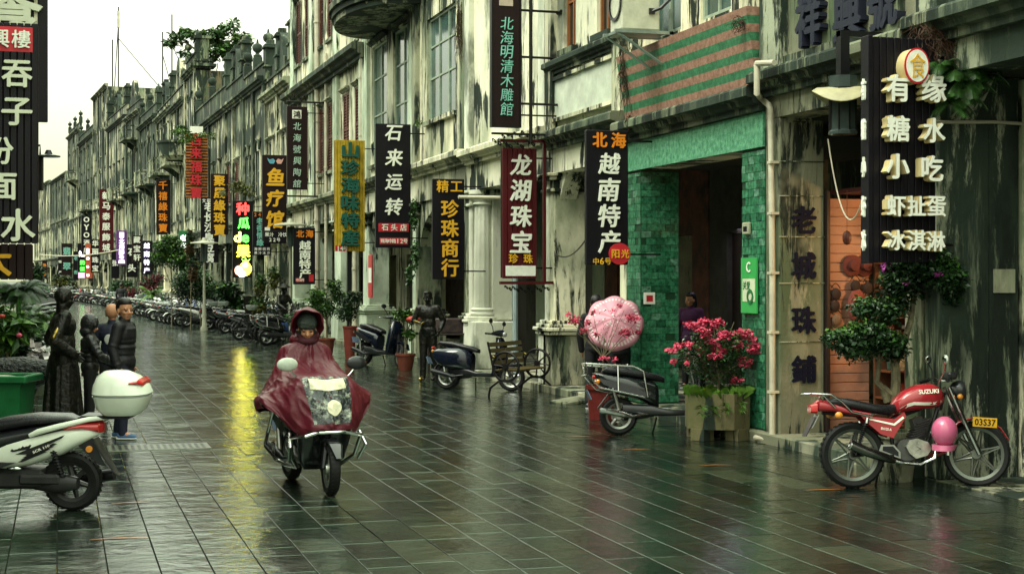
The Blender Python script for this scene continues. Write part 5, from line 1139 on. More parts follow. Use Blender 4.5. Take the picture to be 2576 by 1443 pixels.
for sg in (-1, 1):
    pts = []
    def tw(x):
        for (x0, z0, a0, b0), (x1, z1, a1, b1) in zip(tank, tank[1:]):
            if x0 <= x <= x1: q = (x - x0) / (x1 - x0); return a0 + (a1 - a0) * q, b0 + (b1 - b0) * q, z0 + (z1 - z0) * q
        return .02, .02, .83
    cl = [(.43, .700, .735), (.50, .745, .778), (.56, .765, .795), (.66, .762, .790), (.76, .765, .790), (.83, .785, .808)]
    vs = []
    for x, z0, z1 in cl:
        a0, b0, zc_ = tw(x)
        for z in (z0, z1): q = min(.98, abs(z - zc_) / b0); vs.append((x, sg * (a0 * (1 - q ** 2.5) ** .4 + .003), z))
    st.add(vs, [(2 * k, 2 * k + 2, 2 * k + 3, 2 * k + 1) for k in range(5)])
st.build('tank_stripe', WHT, mc)
for sg, rot in ((-1, 0), (1, pi)):
    o = put_char(mc, 'SUZUKI', .70, .89, .040, WHT, sg * .137, .03, .003, w_=.19, name='lettering'); o.rotation_euler = (R(90 - 10 * 1), R(-3) if sg < 0 else R(3), rot)
MB().loft(secs([(-.24, .795, .08, .02, 3), (-.16, .80, .115, .045, 3), (.0, .775, .13, .05, 3), (.18, .735, .135, .045, 3), (.34, .715, .12, .05, 3), (.42, .74, .08, .04, 3)]), 22).build('seat', M_VINYL, mc)
MB().loft(secs([(-.36, .76, .03, .03, 3), (-.32, .765, .085, .055, 3), (-.2, .755, .10, .05, 3), (-.05, .71, .11, .03, 3), (.15, .675, .12, .025, 3)]), 20).build('tail_cowl', RED, mc)
MB().loft([((-.40, 0, .735), Y_, Z_, .07, .04, 4), ((-.34, 0, .74), Y_, Z_, .085, .05, 4)], 16).build('tail_light', mat('red_lens', (.45, .02, .02), .15), mc)
for sg in (-1, 1):
    MB().ball((-.16, .15 * sg, .675), .032, 10, (1.2, .8, 1)).build('turn_signal', mat('amber_lens', (.6, .22, .02), .15), mc)
    MB().prism([(.06, .672), (.38, .635), (.47, .70), (.49, .66), (.36, .46), (.24, .50), (.10, .62)], .028, (0, .095 * sg - (.014 if sg > 0 else .014), 0), X_, Z_, Y_).build('side_panel', RED, mc)
    MB().prism([(.13, .645), (.37, .595), (.455, .66), (.47, .645), (.375, .575), (.12, .635)], .003, (0, .112 * sg if sg > 0 else -.1125, 0), X_, Z_, Y_).build('panel_stripe', WHT, mc, smooth=0)
    o = put_char(mc, 'EN125-A', .295, .545, .024, WHT, sg * .1135, .03, .002, w_=.10, name='lettering'); o.rotation_euler = (R(90), R(8), 0 if sg < 0 else pi)
    mb = MB().tube([(.0, .115 * sg, WR), (.11, .115 * sg, .63)], .012, 8)
    for k in range(12): mb.lathe([(.020, 0), (.028, .006), (.020, .012)], 12, (.025 + .075 * k / 12, .115 * sg, .37 + .22 * k / 12))
    mb.build('shock_absorber', M_BLACK, mc)
    MB().tube([(.11, .115 * sg, .60), (.12, .115 * sg, .65)], .02, 8).build('shock_cap', M_CHROME, mc)
rk = MB()
for sg in (-1, 1): rk.tube([(.16, .13 * sg, .66), (-.03, .13 * sg, .705), (-.12, .125 * sg, .80), (-.22, .12 * sg, .865), (-.40, .10 * sg, .875)], .010, 8); rk.tube([(-.30, .11 * sg, .87), (-.18, .125 * sg, .745)], .009, 6)
rk.tube([(-.40, -.10, .875), (-.46, -.06, .873), (-.47, 0, .872), (-.46, .06, .873), (-.40, .10, .875)], .010, 8); rk.tube([(-.22, -.12, .866), (-.22, .12, .866)], .009, 6); rk.tube([(-.32, -.11, .871), (-.32, .11, .871)], .009, 6)
rk.build('rear_rack', M_CHROME, mc)
MB().obox((-.40, .02, .57), .008, .15, .2, Matrix.Rotation(R(28), 3, 'Y')).build('rear_mudguard', M_PLASTIC, mc, smooth=0); MB().obox((-.36, 0, .62), .008, .15, .14, Matrix.Rotation(R(28), 3, 'Y')).build('plate_holder', M_ALLOY, mc, smooth=0)
arc = [(WB + (WR + .03) * cos(a), 0, WR + (WR + .03) * sin(a)) for a in (R(22), R(45), R(70), R(95), R(120), R(150), R(172))]
MB().loft([(c, (sin(.42), cos(.42), 0), (Vector(c) - Vector((WB, 0, WR))).normalized(), .06 if 0 < i < 6 else .035, .010, 3) for i, c in enumerate(arc)], 12).build('front_fender', RED, mc)
CC = mat('polished_case', (.50, .50, .44), .3, .9, var=.35, ns=9)
mb = MB(); mb.loft([((.50, y, .35), X_, Z_, .10, .10, 2.6) for y in (-.10, .10)], 20); mb.build('crankcase', mat('cast_alloy', (.09, .09, .085), .45, .7), mc)
ec = MB().prism([(.50, .44), (.58, .455), (.68, .42), (.71, .36), (.67, .30), (.56, .27), (.50, .32), (.47, .38)], .04, (0, -.145, 0), X_, Z_, Y_).build('engine_cover', CC, mc, smooth=0)
MB().prism([(.56, .385), (.61, .36), (.56, .34), (.60, .36)], .004, (0, -.150, 0), X_, Z_, Y_).build('cover_mark', M_BLACK, ec, smooth=0)
mb = MB()
for k in range(7): mb.obox((.60 + k * .012, 0, .47 + k * .024), .15, .17, .012, Matrix.Rotation(R(-18), 3, 'Y'))
mb.obox((.64, 0, .55), .10, .11, .2, Matrix.Rotation(R(-18), 3, 'Y')); mb.build('cylinder_fins', mat('dark_engine', (.03, .03, .03), .4, .5), mc, smooth=0)
MB().tube([(.73, -.08, .52), (.78, -.10, .42), (.74, -.13, .27), (.60, -.14, .215), (.42, -.14, .235), (.3, -.145, .27)], .017, 10).build('exhaust_pipe', M_CHROME, mc)
MB().tube([(.36, -.145, .245), (.27, -.148, .28), (.1, -.15, .335), (-.05, -.152, .40), (-.055, -.152, .40)], [.02, .042, .046, .046, .036], 16).build('silencer', mat('dark_chrome', (.10, .10, .09), .18, .95), mc)
MB().lathe([(.028, 0), (.052, .0), (.052, .015), (.028, .015)], 16, (-.055, -.152, .402), Matrix.Rotation(R(-66), 3, 'Y')).build('silencer_ring', M_CHROME, mc)
MB().prism([(.24, .40), (.36, .40), (.42, .33), (.42, .27), (.22, .345)], .01, (0, -.125, 0), X_, Z_, Y_).build('footrest_guard', M_ALLOY, mc, smooth=0); MB().prism([(.255, .385), (.35, .385), (.40, .33), (.40, .29), (.25, .345)], .003, (0, -.1285, 0), X_, Z_, Y_).build('guard_mesh', M_BLACK, mc, smooth=0)
mb = MB(); mb.tube([(.82, -.33, .99), (.88, -.24, 1.02), (.93, -.1, .99), (.93, .1, .99), (.88, .24, 1.02), (.82, .33, .99)], .011, 8); mb.build('handlebar', M_CHROME, mc)
MB().tube([(.80, -.37, .985), (.85, -.27, 1.01)], .018, 8).build('grip', M_RUBBER, mc); MB().tube([(.80, .37, .985), (.85, .27, 1.01)], .018, 8).build('grip', M_RUBBER, mc)
MB().lathe([(.001, -.08), (.05, -.075), (.085, -.03), (.092, .02), (.088, .045), (.001, .05)], 24, (1.03, 0, .90), Matrix.Rotation(R(80), 3, 'Y')).build('headlamp_shell', M_PLASTIC, mc)
MB().lathe([(.001, .06), (.05, .056), (.082, .045)], 24, (1.03, 0, .90), Matrix.Rotation(R(80), 3, 'Y')).build('headlamp_lens', mat('headlight_lens', (.5, .52, .5), .08), mc)
MB().box(.90, .99, -.12, .12, 1.0, 1.07, .02).build('gauges', M_PLASTIC, mc)
mirror_part(mc, .84, .27, 1.17); mirror_part(mc, .80, -.30, 1.15, mat('pale_mirror_back', (.45, .5, .42), .3))
for sg in (-1, 1): MB().ball((1.0, .13 * sg, .84), .028, 10).build('turn_signal', mat('amber_lens', (.6, .22, .02), .15), mc)
lg = MB()
for sg in (-1, 1): lg.tube([(.80, .06 * sg, .62), (.86, .17 * sg, .60), (.87, .17 * sg, .34), (.74, .06 * sg, .28)], .013, 8); lg.tube([(.86, .17 * sg, .62), (.86, .17 * sg, .66)], .018, 8)
lg.build('leg_guard', mat('red_guard', (.25, .03, .03), .4), mc)
MB().tube([(.86, -.17, .42), (.855, -.17, .30)], .022, 8).build('guard_sleeve', M_CHROME, mc)
pm_ = MB().box(-.115, .115, -.003, .003, -.045, .045).build('front_plate', mat('yellow_plate', (.60, .33, .02), .4, var=.15, bump=0), mc, (WB + .05, -.10, .60), (0, R(4), 0), smooth=0)
o = put_char(pm_, '03S37', 0, 0, .062, M_BLACK, -.006, .02, .002, w_=.20, name='lettering')
MB().tube([(.3, .09, .26), (.28, .22, .0)], .012, 6).build('side_stand', M_BLACK, mc); MB().tube([(.33, -.18, .30), (.33, .18, .30)], .012, 6).build('foot_peg', M_RUBBER, mc)
# pink helmet hanging on the leg guard (its own thing)
hp_ = mc.matrix_basis @ Vector((.80, -.24, .50)); h = thing('helmet', 'pink cap-shaped helmet hanging on the front of the red motorcycle', 'helmet', hp_, hd)
PKP = paint('pink', (.48, .10, .20), .3)
MB().ball((0, 0, .02), .125, 22, (.95, .95, 1.12)).build('shell', PKP, h); MB().loft([((0, 0, -.10), X_, Y_, .115, .115, 2), ((-.02, -.02, -.15), X_, Y_, .10, .10, 2), ((-.03, -.03, -.16), X_, Y_, .03, .03, 2)], 18).build('peak', PKP, h)
MB().tube([(.06, .0, .12), (.08, .08, .16)], .006, 5).build('strap', M_VINYL, h)

# long rows of parked scooters receding on the right (and a few on the left)
cols = [('black', (.010, .011, .011)), ('white', (.55, .57, .50)), ('red', (.28, .02, .02)), ('blue', (.03, .06, .16)), ('silver', (.28, .30, .28)), ('green', (.03, .12, .06))]
protos = []
for i, (cn, c) in enumerate(cols):
    for vr in (0, 1):
        if vr and i > 1: continue
        protos.append((cn, vr, scooter('proto', (0, 0, 0), 0, paint(cn, c), rack=(vr == 1 or i == 3), simple=True, topbox=(i == 4), cat='scooter', lean=0)))
near_row = [(655, 868, 'black', 1, 'black scooter with a chrome rack, nearest of the long parked row, behind the rider'), (590, 855, 'black', 0, 'second black scooter of the long row, with covered front'), (556, 838, 'silver', 0, 'silver scooter third in the long row'),
 (512, 828, 'black', 0, 'black scooter in the row just right of the white one'), (460, 822, 'white', 0, 'white scooter standing out at the front of the long row'), (418, 806, 'black', 1, 'dark scooter with a rack left of the white one in the row'), (395, 798, 'red', 0, 'dark red scooter left in the long row')]
protd = {(a_, b_): p_ for a_, b_, p_ in protos}
used = set()
def put_scooter(key, loc, rz, lab, lean, group=None):
    p_ = protd.get(key) or protd[(key[0], 0)]
    o = copy_tree(p_); o.location = loc; o.rotation_euler = (R(lean), 0, rz); o['label'] = lab; o.name = 'parked_scooter'
    if group: o['group'] = group
    return o
for dx, dy, cn, vr, lab in near_row:
    p = gp(dx, dy); put_scooter((cn, vr), (p.x + .75, p.y, 0), rnd.uniform(-.15, .25), lab, rnd.uniform(-9, -5), 'scooters parked in the long right-hand row')
r5 = random.Random(11); y = 42.0
while y < 172:
    inn = 2.6; p = Vector((fx(y) - inn, y)); a_ = -atan2(fx(y + 1) - fx(y - 1), 2.0); dxx = dxof(p.x, y)
    if y > 62 or r5.random() < .0:
        cn = r5.choice(('black', 'black', 'black', 'white', 'blue', 'silver', 'red', 'green', 'white')); vr = r5.random() < .4
        put_scooter((cn, int(vr)), (p.x + r5.uniform(-.15, .15), y, 0), a_ + r5.uniform(-.25, .25) + (pi if r5.random() < .3 else 0), '%s scooter in the crowded far end of the right-hand parking row' % cn, r5.uniform(-9, -4), '%s scooters in the far parking row' % cn)
    elif y > 44:
        cn = r5.choice(('black', 'black', 'silver', 'blue')); put_scooter((cn, 0), (p.x + 1.15, y, 0), a_ + r5.uniform(-.3, .3), 'second-row %s scooter between the front scooters and the house fronts' % cn, -7, '%s scooters behind the front row' % cn)
    y += r5.uniform(.75, 1.15) if y < 110 else r5.uniform(1.2, 1.9)
for i, (dx, dy, cn) in enumerate(((14, 1010, 'red'), (62, 975, 'white'), (92, 955, 'red'), (98, 925, 'black'), (104, 890, 'white'), (112, 860, 'black'), (116, 840, 'blue'), (120, 822, 'white'), (119, 806, 'black'))):
    p = gp(dx, dy); put_scooter((cn, 0), (p.x - .35, p.y, 0), pi + r5.uniform(-.2, .3), ['red scooter right behind the green bin', 'white scooter under plastic beyond the bin', 'red scooter beside the seated leafy pots', 'black scooter below the palm leaves', 'white scooter left of the bronze statue head', 'dark scooter small at the left under the shrubs', 'blue scooter small at the left, further off', 'small white scooter at the far left row', 'last small black scooter of the left row'][i], -7, 'scooters parked along the left side')
for _, _, p_ in protos:
    for ch in list(p_.children_recursive): bpy.data.objects.remove(ch)
    bpy.data.objects.remove(p_)

# ================================================================ street furniture
# wagon-wheel bench
p = gp(1310, 992); t = thing('wheel_bench', 'wooden slatted bench with iron ship-wheel armrests in front of the grey pier', 'bench', (p.x, p.y, 0), -TH + R(62))
OLDW = mat('worn_yellow_wood', (.09, .065, .02), .45, ns=5, stretch=(2, 20, 20), var=.5)
for k in range(4): MB().box(-.55, .55, -.20 + k * .105, -.12 + k * .105, .42, .45, .006).build('seat_slat', OLDW, t, smooth=0)
for k in range(4): MB().obox((0, .24 + k * .02, .55 + k * .10), 1.14, .025, .07, Matrix.Rotation(R(-12), 3, 'X')).build('back_slat', OLDW, t, smooth=0)
for sx_ in (-.57, .57):
    mb = MB(); c0 = Vector((sx_, -.02, .50)); r_ = .24
    for q in range(2):
        mb.tube([c0 + Vector((0, (r_ - .0) * cos(2 * pi * k / 28), (r_) * sin(2 * pi * k / 28))) for k in range(29)], .022, 8, cap=False)
        break
    for k in range(4):
        a = pi * k / 4 + .1; d = Vector((0, cos(a), sin(a))); mb.tube([c0 - d * r_, c0 + d * r_], .012, 6)
    mb.lathe([(.001, -.03), (.05, -.03), (.05, .03), (.001, .03)], 14, c0, Matrix.Rotation(R(90), 3, 'Y'))
    o = mb.build('wheel_armrest', IRON, t)
    kb = MB()
    for k in range(3): a = R(35 + 55 * k); d = Vector((0, cos(a), sin(a))); kb.tube([c0 + d * r_, c0 + d * (r_ + .03), c0 + d * (r_ + .06)], [.008, .012, .014], 6)
    kb.build('handle_knob', M_BRASS, o)
    MB().tube([(sx_, -.30, 0), (sx_, -.27, .14), (sx_, -.12, .25), (sx_, 0, .28), (sx_, .12, .25), (sx_, .27, .14), (sx_, .30, 0)], .02, 8).build('leg', IRON, t)
    MB().tube([(sx_, .2, .4), (sx_, .32, .9)], .018, 6).build('back_post', IRON, t)
# green wheelie bin
zc = F / 205; p = at(1, zc); z1 = ht(935, zc); t = thing('wheelie_bin', 'green plastic wheelie bin with an open rim at the left edge', 'rubbish bin', (p.x, p.y, 0), -TH)
GBM = mat('green_bin_plastic', (.012, .13, .04), .4, var=.3, ns=4)
vs = []; 
for z, a_, b_ in ((.06, .29, .24), (z1 - .12, .345, .30)): vs += [(-a_, -b_, z), (a_, -b_, z), (a_, b_, z), (-a_, b_, z)]
MB().add(vs, [(0, 1, 5, 4), (1, 2, 6, 5), (2, 3, 7, 6), (3, 0, 4, 7), (3, 2, 1, 0)]).build('body', GBM, t, smooth=0)
mb = MB(); z0 = z1 - .12
for bx in ((-.39, .42, -.36, -.30), (-.39, .42, .30, .36), (-.39, -.34, -.30, .30), (.36, .42, -.30, .30)): mb.box(*bx, z0, z0 + .09, .015)
mb.build('rim', GBM, t, smooth=0)
MB().ball((0, 0, z0 + .0), .3, 14, (1, .9, .28)).build('rubbish', mat('rubbish', (.25, .24, .18), .5, ns=12, var=.9), t); MB().tube([(-.2, .36, z0 + .05), (.2, .36, z0 + .05)], .018, 6).build('handle', GBM, t)
for sg in (-1, 1): MB().lathe([(.001, -.03), (.1, -.03), (.1, .03), (.001, .03)], 18, (.2 * sg, .28, .1), Matrix.Rotation(R(90), 3, 'Y')).build('wheel', M_RUBBER, t)
# dark red round pot / bin behind the black scooter
zc = dist(fac(1515, .9), .9); p = at(1517, zc); t = thing('red_bin', 'dark red ribbed tub holding the bougainvillea behind the black scooter', 'planter', (p.x, p.y, 0)); z1 = ht(968, zc)
mb = MB().lathe([(.001, .0), (.20, 0), (.22, z1 - .06), (.25, z1 - .05), (.25, z1), (.21, z1), (.2, z1 - .08), (.001, z1 - .08)], 12); mb.build('tub', mat('dark_red_plastic', (.11, .014, .012), .35), t, smooth=0)
# display counter and table with stall goods behind the statue
Y = fac(1130, .1); p = Vector((FX - .1, Y, 0)); t = thing('side_table', 'small dark table stacked with goods behind the standing bronze man', 'table', (FX - .35, fac(1130, .35), 0)); MB().box(-.4, .4, -.35, .35, .78, .82, .01).build('tabletop', M_WOODD, t)
for a_ in (-.36, .36):
    for b_ in (-.3, .3): MB().box(a_ - .02, a_ + .02, b_ - .02, b_ + .02, 0, .78).build('leg', M_WOODD, t, smooth=0)
o = MB().box(-.25, .3, -.25, .2, .822, 1.12, .02).build('goods_box', mat('goods_dark', (.05, .03, .03), .6, ns=9, var=.8), None, (FX - .35, fac(1130, .35), 0)); tag(o, 'dark stack of boxed goods on the small table', 'box')
# ================================================================ plants
def leaf_cloud(blobs, n, size, seed, asp=.5, droop=.2, cup=True):
    """many small bent leaves spread through blobs: (centre, radii)"""
    r_ = random.Random(seed); vs = []; fs = []; tot = sum(b[1][0] * b[1][1] * b[1][2] for b in blobs)
    for c, rad in blobs:
        k = max(6, int(n * rad[0] * rad[1] * rad[2] / tot))
        for i in range(k):
            d = Vector((r_.gauss(0, 1), r_.gauss(0, 1), r_.gauss(0, 1))).normalized(); q = r_.random() ** .38 * (1 + .25 * noise.noise(d * 2.3 + Vector((seed, 0, 0))))
            p = Vector(c) + Vector((d.x * rad[0], d.y * rad[1], d.z * rad[2])) * q
            if noise.noise(p * 3.1 / max(rad) * .5 + Vector((seed * 2, 3, 1))) < -.22: continue
            ax = Vector((r_.gauss(0, 1), r_.gauss(0, 1), r_.gauss(0, .6) - droop)).normalized(); sd_ = ax.cross(Vector((r_.gauss(0, .6), r_.gauss(0, .6), 1))).normalized(); up = sd_.cross(ax)
            s_ = size * r_.uniform(.6, 1.25); w_ = s_ * asp * .5; o = len(vs)
            vs += [p, p + ax * s_ * .45 + sd_ * w_ + up * s_ * .08, p + ax * s_ * .45 - sd_ * w_ + up * s_ * .08, p + ax * s_ - up * s_ * .08]
            fs.append((o, o + 1, o + 3, o + 2)) if not cup else fs.extend([(o, o + 1, o + 3), (o, o + 3, o + 2)])
    me = bpy.data.meshes.new('foliage'); me.from_pydata([tuple(v) for v in vs], [], fs); return me
def foliage(t, blobs, n, size, m_, seed, name='foliage', **k):
    me = leaf_cloud(blobs, n, size, seed, **k); me.materials.append(m_); o = link(name, me, t); tag(o, kind='stuff'); return o
def limbs(t, paths, m_, name='trunk', jit=.02, n=8):
    mb = MB()
    for pts, r0, r1 in paths:
        P_ = []; pts = [Vector(p) for p in pts]
        for i in range(len(pts) - 1):
            for k in range(3): q = pts[i].lerp(pts[i + 1], k / 3); P_.append(q + Vector((noise.noise(q * 5), noise.noise(q * 5 + Vector((3, 1, 2))), 0)) * jit)
        P_.append(pts[-1]); mb.tube(P_, [r0 + (r1 - r0) * k / (len(P_) - 1) for k in range(len(P_))], n)
    return mb.build(name, m_, t)
def palm(t, c, n, L_, m_, seed, w_=.05, up=.6, name='frond'):
    r_ = random.Random(seed); mb = MB()
    for i in range(n):
        a = 2 * pi * i / n + r_.random(); el = r_.uniform(.3, 1.1) * up; pts = []
        for k in range(9): q = k / 8; pts.append(Vector(c) + Vector((cos(a) * L_ * q, sin(a) * L_ * q, L_ * (el * q * 1.4 - q * q * (.7 + .4 * r_.random() * 0 + .3)))))
        for k in range(8):
            d = (pts[k + 1] - pts[k]); s_ = d.cross(Vector((0, 0, 1))).normalized()
            for sg in (-1, 1):
                for h_ in (0, .33, .66):
                    b0 = pts[k].lerp(pts[k + 1], h_); ln = L_ * .34 * sin(pi * min(1, (k + h_ + 1.2) / 9.6)) + .02; tip = b0 + s_ * sg * ln + d.normalized() * ln * .55 - Vector((0, 0, ln * .35)); mb.add([b0, b0 + d * .3, tip], [(0, 1, 2)])
        mb.tube(pts, .006, 3, cap=False)
    o = mb.build(name, m_, t, smooth=0); tag(o, kind='stuff'); return o
# pruned bonsai in front of the dessert shop; stands behind the motorcycle
p = at(2255, 14.5); kk = 14.5 / F; U = lambda dx, dy, d=0.0: ((dx - 2255) * kk, d, ht(dy, 14.5))
t = thing('pruned_tree', 'cloud-pruned potted tree with three leafy pads behind the red motorcycle', 'tree', (p.x, p.y, 0), -TH)
limbs(t, [([U(2258, 1040), U(2250, 1000), U(2255, 930), U(2250, 900), U(2278, 860), U(2290, 810), U(2300, 745), U(2310, 700)], .055, .022), ([U(2235, 1010), U(2222, 975), U(2205, 960), U(2212, 900), U(2210, 870)], .04, .015), ([U(2290, 790), U(2260, 770), U(2240, 745)], .02, .008), ([U(2300, 745), U(2330, 700), U(2350, 680)], .02, .008), ([U(2212, 905), U(2180, 880), U(2160, 870)], .018, .006), ([U(2252, 1000), U(2222, 975)], .04, .035)], M_BARK)
def bl(dx, dy, rx, ry, rz=.22, d=0.0): return (U(dx, dy, d), (rx * kk, rz, ry * kk))
crown = [bl(2260, 725, 45, 38), bl(2300, 680, 62, 46, .3), bl(2355, 705, 62, 50, .28), bl(2330, 655, 55, 30, .25), bl(2390, 740, 26, 28, .16), bl(2215, 790, 50, 24), bl(2170, 775, 30, 24, .16), bl(2240, 770, 42, 22, .2), bl(2130, 855, 50, 26), bl(2180, 845, 56, 32, .25), bl(2230, 870, 48, 32, .22), bl(2155, 885, 40, 22, .2), bl(2250, 885, 26, 22, .16)]
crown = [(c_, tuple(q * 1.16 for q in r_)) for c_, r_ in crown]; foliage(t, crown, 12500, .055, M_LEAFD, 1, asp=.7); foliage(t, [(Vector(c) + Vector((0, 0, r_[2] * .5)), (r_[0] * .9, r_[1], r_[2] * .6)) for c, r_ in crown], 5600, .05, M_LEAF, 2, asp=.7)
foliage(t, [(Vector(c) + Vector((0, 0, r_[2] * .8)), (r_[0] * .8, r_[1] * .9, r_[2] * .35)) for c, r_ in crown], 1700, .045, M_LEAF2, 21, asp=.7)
foliage(t, [bl(2228, 672, 12, 16, .06), bl(2238, 650, 8, 10, .05), bl(2340, 690, 8, 6, .05, -.3), bl(2260, 712, 6, 5, .05, -.3)], 170, .04, M_MAG, 3, 'blossom', asp=.9)
MB().lathe([(.001, .0), (.15, 0), (.20, .40), (.22, .42), (.22, .48), (.18, .48), (.18, .42), (.001, .42)], 24).build('pot', P_STONE, t)
# stone planter with the pink bougainvillea
a, b = gp(1757, 1108), gp(1900, 1108); p = gp(1818, 1112); t = thing('stone_planter', 'eight-sided stone planter on short feet with grass tufts over its rim', 'planter', (p.x + .12, p.y + .42, 0), -TH)
zt = ht(990, (Vector((p.x + .12, p.y + .1, 0))).dot(FW)); rw_ = (1903 - 1733) / 2 * F ** -1 * Vector((p.x + .12, p.y + .2, 0)).dot(FW)
SC = plaster('planter_stone', (.15, .125, .065), .35, .6, 17, tint=(.07, .08, .03))
vs = []; prof = [(rw_ * .99, .14), (rw_ * 1.0, zt), (rw_ * .86, zt), (rw_ * .84, zt - .1), (.001, zt - .1)]
MB().lathe([(.001, .141)] + prof, 8, m=Matrix.Rotation(R(22.5), 3, 'Z')).build('body', SC, t, smooth=0)
for k in range(4): a = R(45 + 90 * k); MB().obox((rw_ * .72 * cos(a), rw_ * .72 * sin(a), .072), .2, .2, .142, Matrix.Rotation(a, 3, 'Z')).build('foot', SC, t, smooth=0)
gr = MB(); r6 = random.Random(8)
for i in range(330):
    a = r6.random() * 2 * pi; q = r6.uniform(.4, 1.0) * rw_ * .9; b0 = Vector((q * cos(a), q * sin(a), zt - .08)); h = r6.uniform(.06, .17); d = Vector((cos(a + r6.gauss(0, .8)), sin(a + r6.gauss(0, .8)), 0)) * h * .9; s_ = Vector((-sin(a), cos(a), 0)) * .006
    gr.add([b0 - s_, b0 + s_, b0 + d * .4 + Vector((0, 0, h)) + s_ * .6, b0 + d + Vector((0, 0, h * .8))], [(0, 1, 2, 3)])
for cx_ in (-.25, .05, .22, -.1):
    for i in range(36): a = r6.random() * 2 * pi; b0 = Vector((cx_, -rw_ * .93, zt - r6.choice((.12, .14, .2)) + .03 * sin(cx_ * 9))); h = r6.uniform(.05, .11); d = Vector((cos(a) * h, -abs(sin(a)) * h * .6 - .03, sin(a) * h * .5 - .02)); gr.add([b0, b0 + Vector((.006, 0, 0)), b0 + d * .6 + Vector((.006, 0, .01)), b0 + d], [(0, 1, 2, 3)])
o = gr.build('grass', M_LEAF2, t, smooth=0); tag(o, kind='stuff')
pc = t.location.copy(); zc = Vector((pc.x, pc.y, 0)).dot(FW); k2 = zc / F; dx0 = dxof(pc.x, pc.y)
B = lambda dx, dy, rx, ry, rz=.2, d=0.0: (((dx - dx0) * k2, d, ht(dy, zc)), (rx * k2, rz, ry * k2))
t = thing('bougainvillea', 'round bougainvillea with clustered pink bracts growing in the stone planter', 'flowering shrub', (pc.x, pc.y, 0), -TH)
limbs(t, [([(0, 0, zt - .12), (.02, 0, ht(940, zc)), (-.05, .02, ht(880, zc))], .03, .012)] + [([(0.01, 0, ht(955, zc)), ((dx - dx0) * k2 * .5, d_, ht((dy + 940) / 2, zc)), ((dx - dx0) * k2, d_, ht(dy, zc))], .014, .004) for dx, dy, d_ in ((1700, 870, 0), (1740, 820, .1), (1790, 800, -.1), (1850, 810, .1), (1890, 850, 0), (1880, 900, -.1), (1720, 930, .1))], M_BARK)
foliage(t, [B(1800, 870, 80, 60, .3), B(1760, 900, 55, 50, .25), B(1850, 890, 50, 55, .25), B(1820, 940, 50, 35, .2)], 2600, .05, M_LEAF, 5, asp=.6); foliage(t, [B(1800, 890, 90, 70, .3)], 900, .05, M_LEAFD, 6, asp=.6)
pk = []; r7 = random.Random(12)
for dx, dy, rx, ry in ((1800, 808, 40, 20), (1750, 822, 32, 16), (1840, 830, 36, 22), (1710, 858, 28, 13), (1690, 880, 22, 9), (1775, 870, 26, 20), (1880, 868, 30, 28), (1820, 880, 40, 18), (1865, 905, 26, 20), (1905, 850, 14, 10), (1725, 905, 12, 9), (1848, 952, 12, 9), (1790, 840, 30, 14), (1690, 908, 10, 9), (1870, 840, 26, 14)):
    for q in range(3): pk.append(B(dx + r7.gauss(0, rx * .5), dy + r7.gauss(0, ry * .5), rx * .45, ry * .5, .07, r7.uniform(-.28, .1)))
foliage(t, pk, 3000, .042, M_PINK, 7, 'bracts', asp=.95)
# pink bougainvillea in the red tub
zc = dist(fac(1515, .9), .9); p = at(1517, zc); k3 = zc / F; B = lambda dx, dy, rx, ry, rz=.15, d=0.0: (((dx - 1517) * k3, d, ht(dy, zc)), (rx * k3, rz, ry * k3))
t = thing('bougainvillea', 'loose thin-branched bougainvillea with pink bracts in front of the pink umbrella', 'flowering shrub', (p.x, p.y, 0), -TH)
limbs(t, [([(0, 0, .4), (0, 0, ht(900, zc)), (.02, 0, ht(850, zc))], .016, .008)] + [([(0, 0, ht(900, zc)), ((dx - 1517) * k3 * .6, 0, ht((dy + 880) / 2, zc)), ((dx - 1517) * k3, 0, ht(dy, zc))], .007, .002) for dx, dy in ((1430, 800), (1460, 810), (1490, 780), (1570, 780), (1600, 810), (1590, 840), (1550, 800), (1520, 940), (1450, 835))], M_BARK)
pk = []
for dx, dy, rx, ry in ((1445, 805, 22, 14), (1470, 830, 14, 10), (1590, 800, 24, 16), (1575, 835, 24, 16), (1605, 835, 12, 9), (1490, 785, 8, 7), (1540, 780, 8, 6), (1520, 900, 16, 8), (1545, 905, 10, 6), (1480, 812, 12, 9), (1560, 770, 10, 6), (1500, 840, 10, 6), (1430, 790, 8, 6)): pk.append(B(dx, dy, rx * .8, ry * .8, .08, r7.uniform(-.1, .1)))
foliage(t, pk, 1100, .036, M_PINK, 9, 'bracts', asp=.95); foliage(t, [B(1520, 820, 70, 45, .15)], 160, .035, M_LEAF, 10)
def potted(label, dx, s_, blobs, n, size, m_, m2=None, pot=True, seed=1, asp=.45, stems=None, cat='potted plant', potr=.2, poth=.4, name='potted_tree', potm=None):
    zc = F / s_; p = at(dx, zc); k_ = zc / F; t = thing(name, label, cat, (p.x, p.y, 0), -TH)
    Bq = [(((a - dx) * k_, d, ht(b, zc)), (rx * k_, rz, ry * k_)) for a, b, rx, ry, rz, d in blobs]
    if pot: MB().lathe([(.001, 0), (potr * .7, 0), (potr, poth), (potr * 1.1, poth + .01), (potr * 1.1, poth + .05), (potr * .9, poth + .05), (potr * .85, poth - .03), (.001, poth - .03)], 16).build('pot', potm or M_TERRA, t)
    limbs(t, [([(0, 0, poth * .6 if pot else 0), (0, 0, (poth + c[2]) / 2), c], .025, .008) for c, r_ in Bq[:5]], M_BARK, 'stem')
    foliage(t, Bq, n, size, m_, seed, asp=asp)
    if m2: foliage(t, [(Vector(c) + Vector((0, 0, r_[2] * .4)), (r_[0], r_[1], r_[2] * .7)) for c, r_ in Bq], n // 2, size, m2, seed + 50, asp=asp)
    return t
